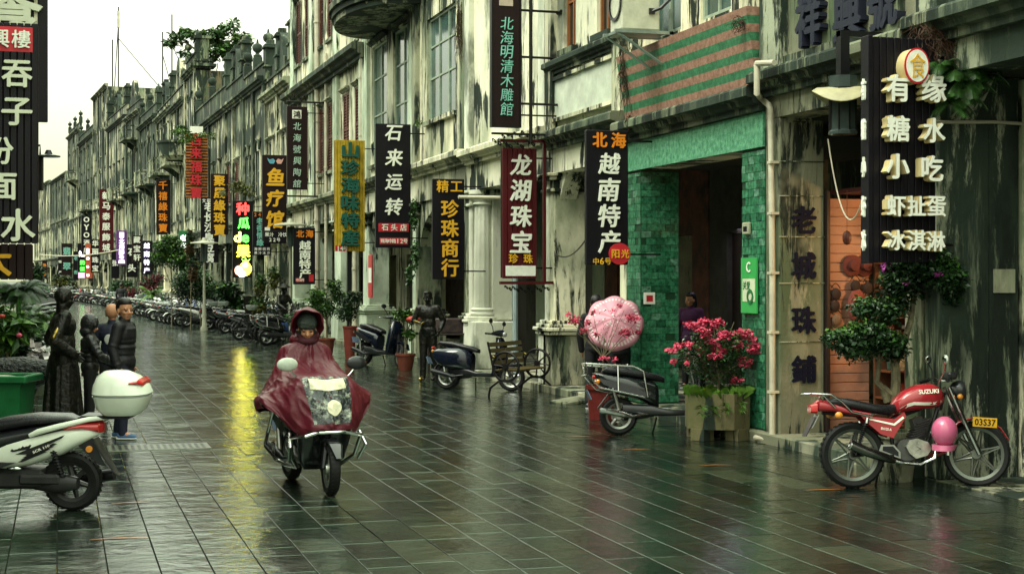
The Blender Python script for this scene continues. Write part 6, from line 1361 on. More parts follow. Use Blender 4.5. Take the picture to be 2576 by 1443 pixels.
potted('tall potted tree with bright glossy leaves below the small Vietnamese sign', 822, 100, [(800, 745, 22, 22, .2, 0), (840, 720, 18, 18, .2, 0), (815, 775, 30, 22, .25, 0), (850, 750, 22, 18, .2, .1), (785, 760, 16, 16, .15, 0)], 1300, .13, M_LEAF, M_LEAF2, seed=31, asp=.35)
potted('dense dark round potted tree beside the drainpipe', 880, 104, [(880, 765, 28, 26, .25, 0), (872, 790, 30, 20, .25, 0), (892, 745, 18, 14, .2, 0)], 2200, .07, M_LEAFD, M_LEAF, seed=32, potm=mat('red_stand', (.16, .03, .02), .5), poth=.75, potr=.16)
potted('low dark bush behind the rider\'s hood', 755, 98, [(750, 805, 34, 20, .3, 0), (780, 815, 24, 16, .3, 0)], 1700, .07, M_LEAFD, M_LEAF, seed=33)
potted('leafy plant with a red flower behind the handlebars of the dark blue scooter', 1020, 118, [(1010, 790, 22, 10, .2, 0), (1035, 800, 22, 12, .2, 0), (1030, 840, 18, 12, .15, 0)], 520, .11, M_LEAF2, M_LEAF, seed=34, asp=.6, poth=.3)
p = at(1040, F / 119); o = MB().ball((0, 0, 0), .13, 10, (1.2, .7, .6)).build('red_flower', mat('red_bloom', (.35, .03, .02), .5, ns=30), None, (p.x, p.y, ht(803, F / 119))); tag(o, 'red flower head on the leafy plant by the statue', 'flower')
potted('airy bright green tree standing between the far signs', 432, 62, [(425, 625, 40, 22, .6, 0), (405, 650, 28, 18, .6, 0), (450, 655, 36, 24, .6, 0), (430, 605, 22, 14, .5, 0), (475, 670, 26, 20, .5, 0)], 5200, .14, M_LEAF, M_LEAF2, False, seed=35, name='street_tree', cat='tree')
potted('dense dark green shrub behind the parked row', 505, 64, [(490, 715, 44, 40, .8, 0), (530, 735, 40, 30, .8, 0), (460, 720, 30, 34, .7, 0)], 5200, .13, M_LEAFD, M_LEAF, False, seed=36, name='shrub', cat='shrub')
potted('broad-leaved plant right of the dark shrub', 575, 68, [(575, 735, 26, 22, .4, 0), (590, 765, 26, 18, .4, 0)], 700, .3, M_LEAFD, M_LEAF, False, seed=37, name='shrub', cat='shrub')
potted('small reddish shrub in the far row', 378, 46, [(375, 720, 26, 20, .6, 0), (395, 700, 16, 12, .5, 0)], 1800, .15, mat('reddish_leaf', (.22, .04, .06), .5, var=.6, bump=0), M_LEAFD, False, seed=38, name='shrub', cat='shrub')
potted('second reddish shrub further left in the far row', 335, 42, [(330, 735, 18, 14, .6, 0)], 900, .15, MATS['reddish_leaf'], M_LEAF, False, seed=39, name='shrub', cat='shrub')
potted('ivy-like bush hanging on a far pier under the green script sign', 480, 66, [(478, 620, 12, 40, .3, 0), (486, 680, 12, 40, .3, 0)], 2600, .11, mat('rusty_ivy', (.09, .05, .015), .6, var=.6, bump=0), M_LEAFD, False, seed=40, name='ivy_column', cat='climbing plant')
potted('bushy green-brown creeper covering a pier under the fruit sign', 655, 82, [(655, 720, 16, 30, .3, 0), (650, 770, 22, 24, .3, 0), (690, 700, 14, 30, .3, 0)], 2800, .1, mat('olive_creeper', (.10, .11, .02), .5, var=.7, bump=0), M_LEAF, False, seed=41, name='creeper', cat='climbing plant')
potted('olive hedge at the far bend of the street', 155, 24, [(155, 712, 22, 16, 1.5, 0), (175, 718, 14, 12, 1.5, 0)], 2400, .4, mat('olive_creeper', (.10, .11, .02), .5), M_LEAFD, False, seed=42, name='hedge', cat='hedge')
potted('green shrub in the far parking row', 300, 38, [(298, 722, 20, 16, .8, 0), (318, 716, 12, 10, .8, 0)], 1500, .18, M_LEAF, M_LEAFD, False, seed=43, name='shrub', cat='shrub')
zc = F / 50; p = at(382, zc); t = thing('spiky_plant', 'bright yellow-green spiky plant among the far scooters', 'plant', (p.x, p.y, ht(748, zc))); palm(t, (0, 0, 0), 22, .7, M_LEAF2, 5, up=1.2)
# creepers and ferns on walls
def wall_plant(label, dx, dy, blobs, n, size, m_, seed, off=.15, name='wall_fern', cat='fern', asp=.3, extra=None, droop=.5):
    Y = fac(dx, off); zc = dist(Y, off); p = Vector((fx(Y) - off, Y, 0)); k_ = zc / F; t = thing(name, label, cat, (p.x, p.y, ht(dy, zc)), -TH)
    foliage(t, [(((a - dx) * k_, 0, (dy - b) * k_), (rx * k_, .18, ry * k_)) for a, b, rx, ry in blobs], n, size, m_, seed, asp=asp, droop=droop); return t
def fern(label, pts, loc_dx, zc, m_=M_LEAF, name='wall_fern'):
    p = at(loc_dx, zc); t = thing(name, label, 'fern', (p.x, p.y, 0), -TH); k_ = zc / F
    for i, (dx, dy, n, L_) in enumerate(pts): palm(t, ((dx - loc_dx) * k_, -.05, ht(dy, zc)), n, L_, m_, i + 3, up=.8)
fern('fern tufts sprouting from the black mouldy wall right of the box sign', [(2400, 190, 12, .30), (2365, 168, 9, .24), (2450, 165, 12, .3), (2430, 215, 12, .28), (2385, 262, 10, .24), (2470, 195, 9, .24), (2410, 235, 9, .26)], 2410, 14.25, M_LEAF)
def roots(label, x0, x1, y0, y1, n, seed, off=.12, m_=None):
    dx = (x0 + x1) / 2; Y = fac(dx, off); zc = dist(Y, off); k_ = zc / F; t = thing('hanging_roots', label, 'roots', (fx(Y) - off, Y, 0), -TH); mb = MB(); r_ = random.Random(seed)
    for i in range(n):
        x = (r_.uniform(x0, x1) - dx) * k_; za = ht(y0 + r_.random() * (y1 - y0) * .5, zc); L_ = (y1 - y0) * k_ * r_.uniform(.2, .6); pts = [Vector((x, 0, za))]
        for k in range(6): pts.append(pts[-1] + Vector((r_.gauss(0, .025), r_.gauss(0, .02), -L_ / 6)))
        mb.tube(pts, [.006, .005, .005, .004, .004, .003, .002], 3, cap=False)
    o = mb.build('root', m_ or M_ROOT, t); tag(o, kind='stuff'); return t
roots('tangle of dead roots and rust-brown fronds on the pilaster left of the stripes', 1560, 1605, 110, 300, 90, 3); roots('dead creeper hanging over the sage window', 1150, 1172, 0, 170, 120, 4, .1); roots('brown roots hanging from the ledge above the ferns', 2290, 2400, 60, 180, 110, 5, .2, mat('rust_root', (.05, .022, .012), .8))
roots('dry twigs at the top right corner of the striped panel', 1845, 1890, 40, 90, 40, 6, .2, mat('rust_root', (.10, .03, .02), .8)); roots('rusty roots under the stain by the Vietnamese sign', 1575, 1615, 290, 340, 60, 7, .15)
wall_plant('small green weed on the sill over the white-lettered brush sign', 1045, 312, [(1052, 308, 10, 8), (1085, 312, 8, 6)], 70, .09, M_LEAF2, 61, name='wall_weed', cat='weed', asp=.6)
wall_plant('creeper hanging beside the white pier', 1040, 600, [(1040, 540, 10, 40), (1045, 640, 12, 40), (1032, 690, 10, 30)], 700, .09, M_LEAF, 62, .3, 'creeper', 'climbing plant', .7)
wall_plant('bright trailing plant spilling over the round balcony', 490, 335, [(455, 330, 26, 10), (500, 340, 24, 8), (470, 350, 22, 12), (530, 340, 14, 8)], 900, .17, M_LEAF2, 63, 1.2, 'balcony_plant', 'plant', .4)
wall_plant('brown climbing shrub above the glowing fruit sign', 610, 470, [(600, 470, 26, 16), (625, 480, 20, 14), (560, 485, 12, 10)], 900, .14, MATS['olive_creeper'], 64, .6, 'creeper', 'climbing plant', .4)
wall_plant('green weeds on the ledge left of the tree house', 455, 320, [(455, 322, 16, 8)], 220, .2, M_LEAF, 65, .3, 'wall_weed', 'weed', .4)
# tree on the roof
zc = dist(fac(500), 0) + 3; p = at(515, zc); k4 = zc / F; t = thing('rooftop_tree', 'spreading sapling growing out of the roof of the tall house against the sky', 'tree', (p.x, p.y, 0), -TH)
Q = lambda dx, dy, d=0.0: ((dx - 515) * k4, d, ht(dy, zc))
br = [(500, 178, [(498, 130), (470, 110), (430, 105)]), (505, 178, [(505, 120), (500, 85), (480, 82)]), (520, 178, [(535, 130), (550, 90), (560, 75)]), (512, 178, [(560, 125), (590, 100), (625, 100)]), (515, 178, [(560, 130), (585, 140), (600, 120)]), (505, 140, [(520, 110), (575, 80), (600, 62)])]
limbs(t, [([Q(a, b)] + [Q(x, y, .3 * ((i % 3) - 1)) for x, y in pts], .08, .025) for i, (a, b, pts) in enumerate(br)] + [([Q(546, 178), Q(547, 160)], .03, .03)], M_BARK, 'trunk', .05, 6)
cl = [(430, 110, 16, 8), (450, 95, 22, 8), (470, 85, 14, 8), (495, 92, 26, 10), (520, 95, 26, 10), (550, 85, 26, 10), (575, 72, 22, 8), (590, 62, 14, 5), (600, 95, 24, 10), (622, 98, 12, 8), (590, 122, 22, 10), (560, 115, 20, 8), (535, 100, 26, 10), (460, 132, 20, 5), (540, 150, 12, 6), (545, 133, 24, 7), (570, 135, 16, 7), (610, 112, 14, 8)]
foliage(t, [(Q(a, b, .5 * sin(a)), (rx * k4, .9, ry * k4)) for a, b, rx, ry in cl], 1500, .36, M_LEAF, 71, asp=.55); foliage(t, [(Q(a, b - 3, .5 * sin(a)), (rx * k4, .9, ry * k4 * .7)) for a, b, rx, ry in cl], 800, .34, M_LEAF2, 72, asp=.55)
# left-hand greenery
def lplant(label, dx, s_, fronds=(), blobs=(), n=0, size=.1, m_=M_LEAF, m2=None, seed=1, cat='plant', name='potted_plant', asp=.4):
    zc = F / s_; p = at(dx, zc); k_ = zc / F; t = thing(name, label, cat, (p.x, p.y, 0), -TH)
    MB().lathe([(.001, 0), (.2, 0), (.28, .5), (.31, .52), (.31, .56), (.26, .56), (.001, .5)], 16).build('pot', P_STONE, t)
    for i, (a, b, nn, L_, mm) in enumerate(fronds): palm(t, ((a - dx) * k_, 0, ht(b, zc)), nn, L_, mm, seed + i, up=1.0)
    if blobs:
        bq = [(((a - dx) * k_, 0, ht(b, zc)), (rx * k_, .3, ry * k_)) for a, b, rx, ry in blobs]; foliage(t, bq, n, size, m_, seed + 9, asp=asp)
        if m2: foliage(t, bq, n // 2, size, m2, seed + 19, asp=asp)
    limbs(t, [([(0, 0, .4), (0, 0, 1.2)], .03, .02)], M_BARK, 'stem'); return t
lplant('dark palm with arching fronds under the brown wooden sign', 50, 130, [(48, 745, 18, .55, M_LEAF), (60, 735, 14, .5, M_LEAFD), (40, 760, 12, .45, M_LEAF2), (15, 745, 12, .5, M_LEAFD)], seed=80, cat='palm')
lplant('leafy climbing bush between the left signs and the far houses', 98, 90, (), [(92, 690, 18, 30), (78, 720, 18, 16), (60, 722, 30, 14), (104, 720, 12, 10)], 1800, .10, M_LEAFD, M_LEAF, 81, 'shrub', 'shrub', .6)
lplant('low strap-leaved plants behind the bronze robed statue', 100, 150, [(75, 800, 14, .4, M_LEAF), (110, 810, 12, .38, M_LEAF2), (30, 800, 14, .42, M_LEAFD)], [(90, 830, 45, 22), (60, 860, 40, 20)], 900, .12, M_LEAFD, M_LEAF, 82, asp=.3)
lplant('broad-leaved plant at the left edge above the green bin', 18, 175, (), [(15, 800, 40, 22), (35, 830, 36, 26), (10, 850, 40, 30), (60, 815, 22, 20)], 360, .24, M_LEAF, M_LEAF2, 83, asp=.45)
lplant('dark undergrowth filling the space behind the green bin', 45, 168, (), [(30, 880, 60, 40), (80, 880, 30, 30), (70, 840, 40, 24)], 2600, .09, M_LEAFD, None, 84, 'shrub', 'shrub', .5)
for i, (dx, dy, m_, lab) in enumerate(((48, 843, M_PINK, 'round pink blossom among the left plants'), (5, 795, mat('red_bloom', (.35, .03, .02), .5), 'red blossom at the left edge'))):
    p = at(dx, F / 180); o = MB().ball((0, 0, 0), .042, 12, (1, .8, .75)).build('blossom', m_, None, (p.x, p.y, ht(dy, F / 180))); tag(o, lab, 'flower')
# plastic-wrapped bundle and grey tarpaulin behind the bin
p = at(95, F / 175); o = MB(); r_ = random.Random(2)
me = leaf_cloud([((0, 0, 0), (.14, .12, .12))], 60, .15, 4, asp=1.0); me.materials.append(mat('crumpled_plastic', (.55, .5, .5), .15, coat=.4, var=.5, ns=12)); o = link('plastic_bundle', me, None, (p.x, p.y, ht(890, F / 175))); tag(o, 'crumpled clear and pink plastic wrap over a parked scooter by the statue', 'plastic wrap')
tq = MB().loft([((-.5, 0, .2), Y_, Z_, .2, .2, 2.2), ((-.3, 0, .55), Y_, Z_, .28, .35, 2.2), ((.0, 0, .66), Y_, Z_, .3, .26, 2.2), ((.35, 0, .72), Y_, Z_, .2, .14, 2.2), ((.5, 0, .74), Y_, Z_, .05, .05, 2)], 20)
p = at(58, F / 190); o = tq.build('tarpaulin', mat('grey_tarp', (.012, .014, .012), .45, ns=5, bump=1.0, bd=.12), None, (p.x, p.y, 0), (0, 0, -TH)); tag(o, 'grey-black wet tarpaulin drawn over goods behind the green bin', 'tarpaulin')
# ================================================================ people and statues
def cap(mb, p0, r0, p1, r1, n=14):
    p0, p1 = Vector(p0), Vector(p1); d = p1 - p0; L_ = d.length
    if L_ < 1e-5: return mb.ball(p0, r0, n)
    q = d.to_track_quat('Z', 'Y').to_matrix(); prof = [(max(1e-4, r0 * cos(a)), r0 * sin(a)) for a in (R(-89.9), R(-60), R(-30), 0)] + [(max(1e-4, r1 * cos(a)), L_ + r1 * sin(a)) for a in (0, R(30), R(60), R(89.9))]
    return mb.lathe(prof, n, p0, q)
def blob(prims, name, m_, parent, voxel=.012, sm=3):
    mb = MB()
    for p in prims:
        if p[0] == 'c': cap(mb, *p[1:])
        else: mb.ball(p[1], 1, 16, p[2], p[3] if len(p) > 3 else None)
    me = mb.mesh(name, 0); o = link(name, me, None); md = o.modifiers.new('r', 'REMESH'); md.mode = 'VOXEL'; md.voxel_size = voxel; md.use_smooth_shade = True
    if sm: s_ = o.modifiers.new('s', 'SMOOTH'); s_.iterations = sm; s_.factor = .6
    m2 = bpy.data.meshes.new_from_object(o.evaluated_get(bpy.context.evaluated_depsgraph_get())); bpy.data.objects.remove(o); bpy.data.meshes.remove(me)
    m2.materials.clear(); m2.materials.append(m_); m2.polygons.foreach_set('use_smooth', [True] * len(m2.polygons)); return link(name, m2, parent)
def head_prims(yaw=0, pitch=0, c=(0, 0, 1.62), s=1.0):
    m = Matrix.Rotation(yaw, 3, 'Z') @ Matrix.Rotation(pitch, 3, 'Y'); c = Vector(c)
    e = lambda p, r_: ('e', c + m @ (Vector(p) * s), tuple(x * s for x in r_), m)
    k = lambda p, a, q, b: ('c', c + m @ (Vector(p) * s), a * s, c + m @ (Vector(q) * s), b * s)
    return [e((-.005, 0, .035), (.098, .078, .10)), e((.025, 0, -.025), (.068, .058, .085)), e((.045, 0, -.075), (.038, .034, .028)),
            k((.082, 0, .012), .011, (.106, 0, -.022), .015), e((.100, .012, -.028), (.012, .010, .009)), e((.100, -.012, -.028), (.012, .010, .009)),
            k((.078, .042, .024), .011, (.083, -.042, .024), .011), e((.083, 0, -.052), (.014, .024, .006)), e((.081, 0, -.061), (.014, .020, .007)),
            e((.062, .040, -.022), (.026, .022, .022)), e((.062, -.040, -.022), (.026, .022, .022)), e((-.005, .080, -.005), (.020, .010, .030)), e((-.005, -.080, -.005), (.020, .010, .030))], m, c
def face_bits(t, m, c, s=1.0, brow=True):
    ey = mat('eye_dark', (.012, .010, .010), .15, bump=0); el = mat('lip', (.28, .09, .07), .5, bump=0)
    for sg in (-1, 1):
        MB().ball(c + m @ (Vector((.083, .031 * sg, .004)) * s), 1, 10, (.008 * s, .015 * s, .0055 * s), m).build('eye', ey, t)
        if brow: MB().tube([c + m @ (Vector((.088, .015 * sg, .026)) * s), c + m @ (Vector((.087, .033 * sg, .031)) * s), c + m @ (Vector((.076, .050 * sg, .025)) * s)], .0045 * s, 5).build('eyebrow', M_HAIR, t)
    MB().tube([c + m @ (Vector((.090, -.022, -.057)) * s), c + m @ (Vector((.098, 0, -.0565)) * s), c + m @ (Vector((.090, .022, -.057)) * s)], .0035 * s, 5).build('mouth', el, t)
def hand_prims(w, d, side, curl=.5, s=1.0):
    """palm and five separate bent fingers; w wrist, d direction of the palm, side: towards the thumb"""
    w, d = Vector(w), Vector(d).normalized(); sd_ = Vector(side); sd_ = (sd_ - d * sd_.dot(d)).normalized(); nn = d.cross(sd_).normalized()
    out_ = [('c', w, .024 * s, w + d * .05 * s, .026 * s), ('c', w + d * .04 * s + sd_ * .022 * s, .017 * s, w + d * .085 * s + sd_ * .026 * s, .014 * s), ('c', w + d * .04 * s - sd_ * .02 * s, .017 * s, w + d * .08 * s - sd_ * .026 * s, .013 * s), ('c', w + d * .05 * s, .018 * s, w + d * .088 * s, .014 * s)]
    for i, (o_, L_) in enumerate(((.031, .070), (.0105, .078), (-.0105, .072), (-.031, .056))):
        p = w + d * .085 * s + sd_ * o_ * s; a = 0
        for q in range(3): a += curl * .6; dd = d * cos(a) + nn * sin(a); p2 = p + dd * L_ * s * (.45, .32, .23)[q]; out_.append(('c', p, (.0095 - q * .001) * s, p2, (.0088 - q * .001) * s)); p = p2
    p = w + d * .025 * s + sd_ * .022 * s; dd = (d * .65 + sd_ * .75).normalized()
    for q in range(3): p2 = p + dd * (.036, .028, .022)[q] * s; out_.append(('c', p, (.0135 - q * .0015) * s, p2, (.012 - q * .0015) * s)); p = p2; dd = (dd + nn * curl * .4 + d * .25).normalized()
    return out_
ST = dict(hips=.93, sh=1.42)
def figure(t, h=1.75, arms=(((0, -.26, 1.15), (.06, -.24, .90)), ((0, .26, 1.15), (.06, .24, .90))), legs=None, yaw=0, pitch=0, curl=.6, lean=0, voxel=.008, hs=1.08):
    """returns prim lists for body and clothes; lists are scaled to the height"""
    k = h / 1.75; V = lambda p: tuple(x * k for x in p); legs = legs or (((.02, -.10, .50), (0, -.11, .08)), ((-.02, .10, .50), (-.04, .11, .08)))
    hp, m, c = head_prims(yaw, pitch, V((.01 + lean * .5, 0, 1.62)), k * hs); torso = [('e', V((0, 0, .98)), V((.11, .16, .12))), ('e', V((lean * .15, 0, 1.13)), V((.10, .145, .16))), ('e', V((lean * .3, 0, 1.32)), V((.115, .175, .15))), ('c', V((lean * .35, -.14, 1.42)), .05 * k, V((lean * .35, .14, 1.42)), .05 * k), ('c', V((lean * .35, 0, 1.42)), .06 * k, V((.01 + lean * .5, 0, 1.57)), .05 * k)]
    L_ = []; A = []; H = []
    for (kn, an), sg in zip(legs, (-1, 1)): L_ += [('c', V((0, .085 * sg, .93)), .085 * k, V(kn), .055 * k), ('c', V(kn), .055 * k, V(an), .038 * k), ('c', V(an), .035 * k, V((an[0] + .13, an[1], an[2] - .045)), .028 * k)]
    for (el, wr), sg in zip(arms, (-1, 1)):
        A += [('c', V((lean * .35, .18 * sg, 1.42)), .05 * k, V(el), .038 * k), ('c', V(el), .038 * k, V(wr), .027 * k)]
        d = Vector(wr) - Vector(el); H += hand_prims(V(wr), d, (1, 0, .2) if abs(d.normalized().x) < .8 else (0, -sg, .3), curl, k)
    return dict(hs=hs, head=hp, m=m, c=c, torso=torso, legs=L_, arms=A, hands=H, k=k)
def grow(prims, g): return [('c', p[1], p[2] + g, p[3], p[4] + g) if p[0] == 'c' else ('e', p[1], tuple(x + g for x in p[2]), *p[3:]) for p in prims]
def person(label, loc, rz, h, jm, tm, hood=False, hair='short', puffer=False, shoes=None, voxel=.008, hairm=None, **kw):
    t = thing('person', label, 'person', loc, rz); f = figure(t, h, **kw); k = f['k']
    blob(f['head'] + f['torso'] + f['legs'] + f['arms'] + f['hands'], 'body', M_SKIN, t, voxel, 2); face_bits(t, f['m'], f['c'], k * f['hs'])
    jk = grow(f['torso'][:4], .022 * k) + [('c', f['torso'][4][1], .07 * k, tuple(Vector(f['torso'][4][1]).lerp(Vector(f['torso'][4][3]), .55)), .066 * k)]
    ar = grow(f['arms'], .020 * k)
    if puffer:
        jk = grow(jk, .012 * k); ar = grow(ar, .009 * k)
        z = .86
        while z < 1.42: w_ = .150 + .035 * min(1, (z - .8) / .5); jk.append(('e', (0, 0, z * k), ((.115 + .015 * (z > 1.1)) * k + .018, w_ * k + .012, .058 * k))); z += .075
        for i in range(0, len(f['arms'])):
            p = f['arms'][i]; a, b = Vector(p[1]), Vector(p[3]); n = 4
            for q in range(n): ar.append(('e', tuple(a.lerp(b, (q + .5) / n)), ((p[2] + p[4]) / 2 + .030,) * 2 + (.036,), (b - a).to_track_quat('Z', 'Y').to_matrix()))
    else: jk += [('e', (0, 0, .93 * k), (.135 * k, .19 * k, .10 * k))]
    blob(jk + ar, 'jacket', jm, t, .010, 3)
    blob(grow(f['legs'][0:2] + f['legs'][3:5], .018 * k) + [('e', (0, 0, .95 * k), (.13 * k, .175 * k, .11 * k))], 'trousers', tm, t, .012, 3)
    for an in (f['legs'][2], f['legs'][5]):
        a = Vector(an[1]); o = blob([('c', (a.x - .03, a.y, .045 * k), .042 * k, (a.x + .15 * k, a.y, .035 * k), .036 * k), ('c', (a.x, a.y, .05 * k), .045 * k, (a.x, a.y, .09 * k), .044 * k)], 'shoe', shoes or M_PLASTIC, t, .008, 2)
        MB().loft([((a.x - .075 * k, a.y, .012), Y_, Z_, .030, .012, 3), ((a.x, a.y, .012), Y_, Z_, .042, .013, 3), ((a.x + .13 * k, a.y, .012), Y_, Z_, .042, .013, 3), ((a.x + .19 * k, a.y, .016), Y_, Z_, .026, .012, 3)], 14).build('sole', mat('pale_sole', (.5, .5, .48), .5), o)
    m, c = f['m'], f['c']; k = k * f['hs']
    if hood:
        k *= 1.06
        hd_ = [('e', c + m @ Vector((-.022, 0, .035)) * 1, (.125 * k, .105 * k, .135 * k), m), ('e', c + m @ Vector((-.03, 0, -.08)), (.10 * k, .10 * k, .09 * k), m), ('c', c + m @ Vector((.05, .06, .11)), .022 * k, c + m @ Vector((.05, -.06, .11)), .022 * k), ('c', c + m @ Vector((.05, .085, .02)), .02 * k, c + m @ Vector((.05, .06, .11)), .022 * k), ('c', c + m @ Vector((.05, -.085, .02)), .02 * k, c + m @ Vector((.05, -.06, .11)), .022 * k)]
        blob(hd_, 'hood', jm, t, .010, 2)
    elif hair:
        bk = [('e', c + m @ Vector((-.026 * k, 0, .045 * k)), (.088 * k, .086 * k, .102 * k), m), ('e', c + m @ Vector((-.004 * k, 0, .088 * k)), (.094 * k, .080 * k, .062 * k), m)]
        if hair == 'long': bk += [('e', c + m @ Vector((-.055 * k, 0, -.05 * k)), (.06 * k, .09 * k, .14 * k), m)]
        blob(bk, 'hair', hairm or M_HAIR, t, .008, 1)
    return t
PUF = mat('black_puffer', (.008, .008, .011), .5, spec=.3, bump=.4, ns=14, bd=.02); NAVY = mat('navy_cloth', (.010, .012, .028), .75, ns=30); DKC = mat('dark_cloth', (.010, .010, .012), .8, ns=30)
p = gp(312, 1103)
person('man in a black quilted jacket and blue shoes turning his head towards the camera', p, -TH - R(8), 1.68, PUF, NAVY, puffer=True, shoes=mat('blue_shoe', (.06, .12, .24), .6), yaw=R(-38), hair='short', hs=1.16,
       arms=(((-.05, -.25, 1.15), (.02, -.25, .92)), ((-.06, .25, 1.15), (.0, .24, .92))), legs=(((.03, -.09, .50), (.02, -.09, .08)), ((-.06, .09, .50), (-.13, .10, .10))))
p = gp(226, 1078)
person('short person in a black hooded jacket reaching an arm towards the man', p, -TH + R(16), 1.44, mat('black_leather', (.010, .010, .011), .35, coat=.2, bump=.5, ns=12, bd=.02), DKC, hood=True, pitch=R(14), puffer=True, arms=(((.14, -.27, 1.16), (.36, -.17, 1.06)), ((.1, .26, 1.16), (.3, .22, 1.05))), curl=.5)
p = gp(281, 1062)
t = person('person seen from behind in a dark emblem jacket, half hidden by the man', p, R(90) - TH, 1.58, NAVY, DKC, hair='short', hairm=M_SKIN)
MB().ball((-.165, 0, 1.13), .055, 12, (.12, 1, 1.3)).build('emblem', mat('pale_emblem', (.4, .4, .38), .6), t)
p = gp(305, 795); person('distant person in dark clothes standing near the far scooters', p, R(90) - TH, 1.7, DKC, DKC, voxel=.014)
# umbrella pair in the arcade mouth
zc = 21.7
for dx, lab, hh, z_ in ((1500, 'dark-clothed person with short hair behind the pink umbrella, left one', 1.68, 22.6), (1560, 'dark-clothed person behind the pink umbrella, right one', 1.60, 22.3)):
    p = at(dx, z_); person(lab, (p.x, p.y, .12 if p.x > FX else 0), R(80) - TH, hh, DKC, DKC, voxel=.014, legs=(((.06, -.10, .50), (.12, -.11, .08)), ((-.03, .10, .50), (-.16, .11, .12))))
p = at(1545, zc); t = thing('umbrella', 'pink open umbrella with small white dots and a striped edge, tilted towards the street', 'umbrella', (p.x, p.y, ht(808, zc) - .03), 0, rot=(R(66), 0, -TH - R(6)))
mb = MB(); n = 64; vs = []; PR = 9; RU = 75 / F * zc
UM = mat('pink_umbrella', (.62, .27, .34), .45, bump=0, var=.1)
def canz0(q, a): return .19 * (1 - q ** 1.7) - .035 * q * (1 - abs(cos(4 * a)))
for i in range(PR + 1):
    q = i / PR
    for k in range(n): a = 2 * pi * k / n; dip = 1 - .055 * q * (1 - abs(cos(4 * a))) ** 1; vs.append((RU * q * cos(a) * dip, RU * q * sin(a) * dip, canz0(q, a)))
fs = [(i * n + k, i * n + (k + 1) % n, (i + 1) * n + (k + 1) % n, (i + 1) * n + k) for i in range(PR) for k in range(n)]
me = bpy.data.meshes.new('canopy'); me.from_pydata(vs, [], fs); me.polygons.foreach_set('use_smooth', [True] * len(me.polygons)); me.materials.append(UM); cn = link('canopy', me, t); so_ = cn.modifiers.new('thickness', 'SOLIDIFY'); so_.thickness = .004
mb = MB(); r8 = random.Random(3)
def canz(x, y): q = min(1, sqrt(x * x + y * y) / RU); a = atan2(y, x); return canz0(q, a)
for i in range(34):
    a = r8.random() * 2 * pi; q = r8.uniform(.12, .72) * RU; x, y = q * cos(a), q * sin(a); s_ = .013
    mb.add([(x + s_ * cos(b), y + s_ * sin(b), canz(x + s_ * cos(b), y + s_ * sin(b)) + .006) for b in (0, 1.05, 2.1, 3.14, 4.19, 5.24)], [(0, 1, 2, 3, 4, 5)])
for i in range(46):
    a = 2 * pi * i / 46; w_ = .035
    mb.add([(RU * q * cos(a + o_), RU * q * sin(a + o_), canz(RU * q * cos(a + o_), RU * q * sin(a + o_)) + .006) for q, o_ in ((.76, -w_), (.76, w_), (.87, w_), (.87, -w_))], [(0, 1, 2, 3)])
mb.build('printed_dots', mat('umbrella_print', (.75, .62, .62), .5, bump=0), t, smooth=0)
rb_ = MB(); 
for k in range(8): a = 2 * pi * k / 8; rb_.tube([(RU * q * cos(a), RU * q * sin(a), canz(RU * q * cos(a), RU * q * sin(a)) - .008) for q in (0.02, .3, .6, 1.0)], .003, 4)
rb_.build('rib', M_CHROME, t); MB().tube([(0, 0, .24), (0, 0, -.45)], .006, 6).build('shaft', M_CHROME, t); MB().tube([(0, 0, -.45), (0, 0, -.55)], .014, 8).build('handle', M_PLASTIC, t)
zc = dist(yG + 2.6, -2.1) ; zc = 25.0; p = at(1738, zc); person('woman with long hair and purple jacket in the dark doorway of the tiled house', (p.x, p.y, .12), R(-120) - TH, 1.58, mat('purple_cloth', (.06, .015, .06), .8), DKC, hair='long', voxel=.012, yaw=R(-25))
# standing bronze man by the pier
p = gp(1077, 957); t = thing('bronze_man_statue', 'bronze statue of a standing man in shirt and trousers with one forearm held out', 'statue', p, R(-104) - TH)
f = figure(t, 1.70, arms=(((.02, -.29, 1.17), (.20, -.10, 1.13)), ((-.06, .30, 1.17), (.10, .27, .98))), yaw=R(12), pitch=R(10), curl=.7, legs=(((.02, -.09, .50), (.03, -.10, .08)), ((.0, .11, .50), (-.06, .13, .08))))
cl = grow(f['torso'][:4], .018) + grow(f['arms'][:1] + f['arms'][2:3], .022) + [('c', a[1], a[2] + .018, tuple(Vector(a[1]).lerp(Vector(a[3]), .8)), a[4] + .022) for a in (f['arms'][3],)] + grow(f['legs'][0:2] + f['legs'][3:5], .022) + [('e', (0, 0, .93), (.125, .175, .1))]
k_ = f['k']; hr = [('e', f['c'] + f['m'] @ Vector((-.02, 0, .055)), (.092, .088, .092), f['m']), ('e', f['c'] + f['m'] @ Vector((.03, -.02, .115)), (.06, .06, .03), f['m'])]
for an in (f['legs'][2], f['legs'][5]): a = Vector(an[1]); hr.append(('c', (a.x - .03, a.y, .045), .042, (a.x + .16, a.y, .036), .036))
blob(f['head'] + f['torso'] + f['legs'] + f['arms'] + f['hands'] + cl + hr, 'body', M_BRONZE, t, .007, 1)
a = f['arms'][1]; blob([('c', a[1], a[2] + .006, a[3], a[4] + .006)] + grow(hand_prims(Vector(a[3]), Vector(a[3]) - Vector(a[1]), (0, 1, .3), .7, k_), .002), 'rubbed_forearm', M_BRASS, t, .007, 1)
a = Vector(f['legs'][2][1]); blob([('c', (a.x + .06, a.y, .048), .040, (a.x + .162, a.y, .038), .037)], 'rubbed_shoe_tip', M_BRASS, t, .007, 1)
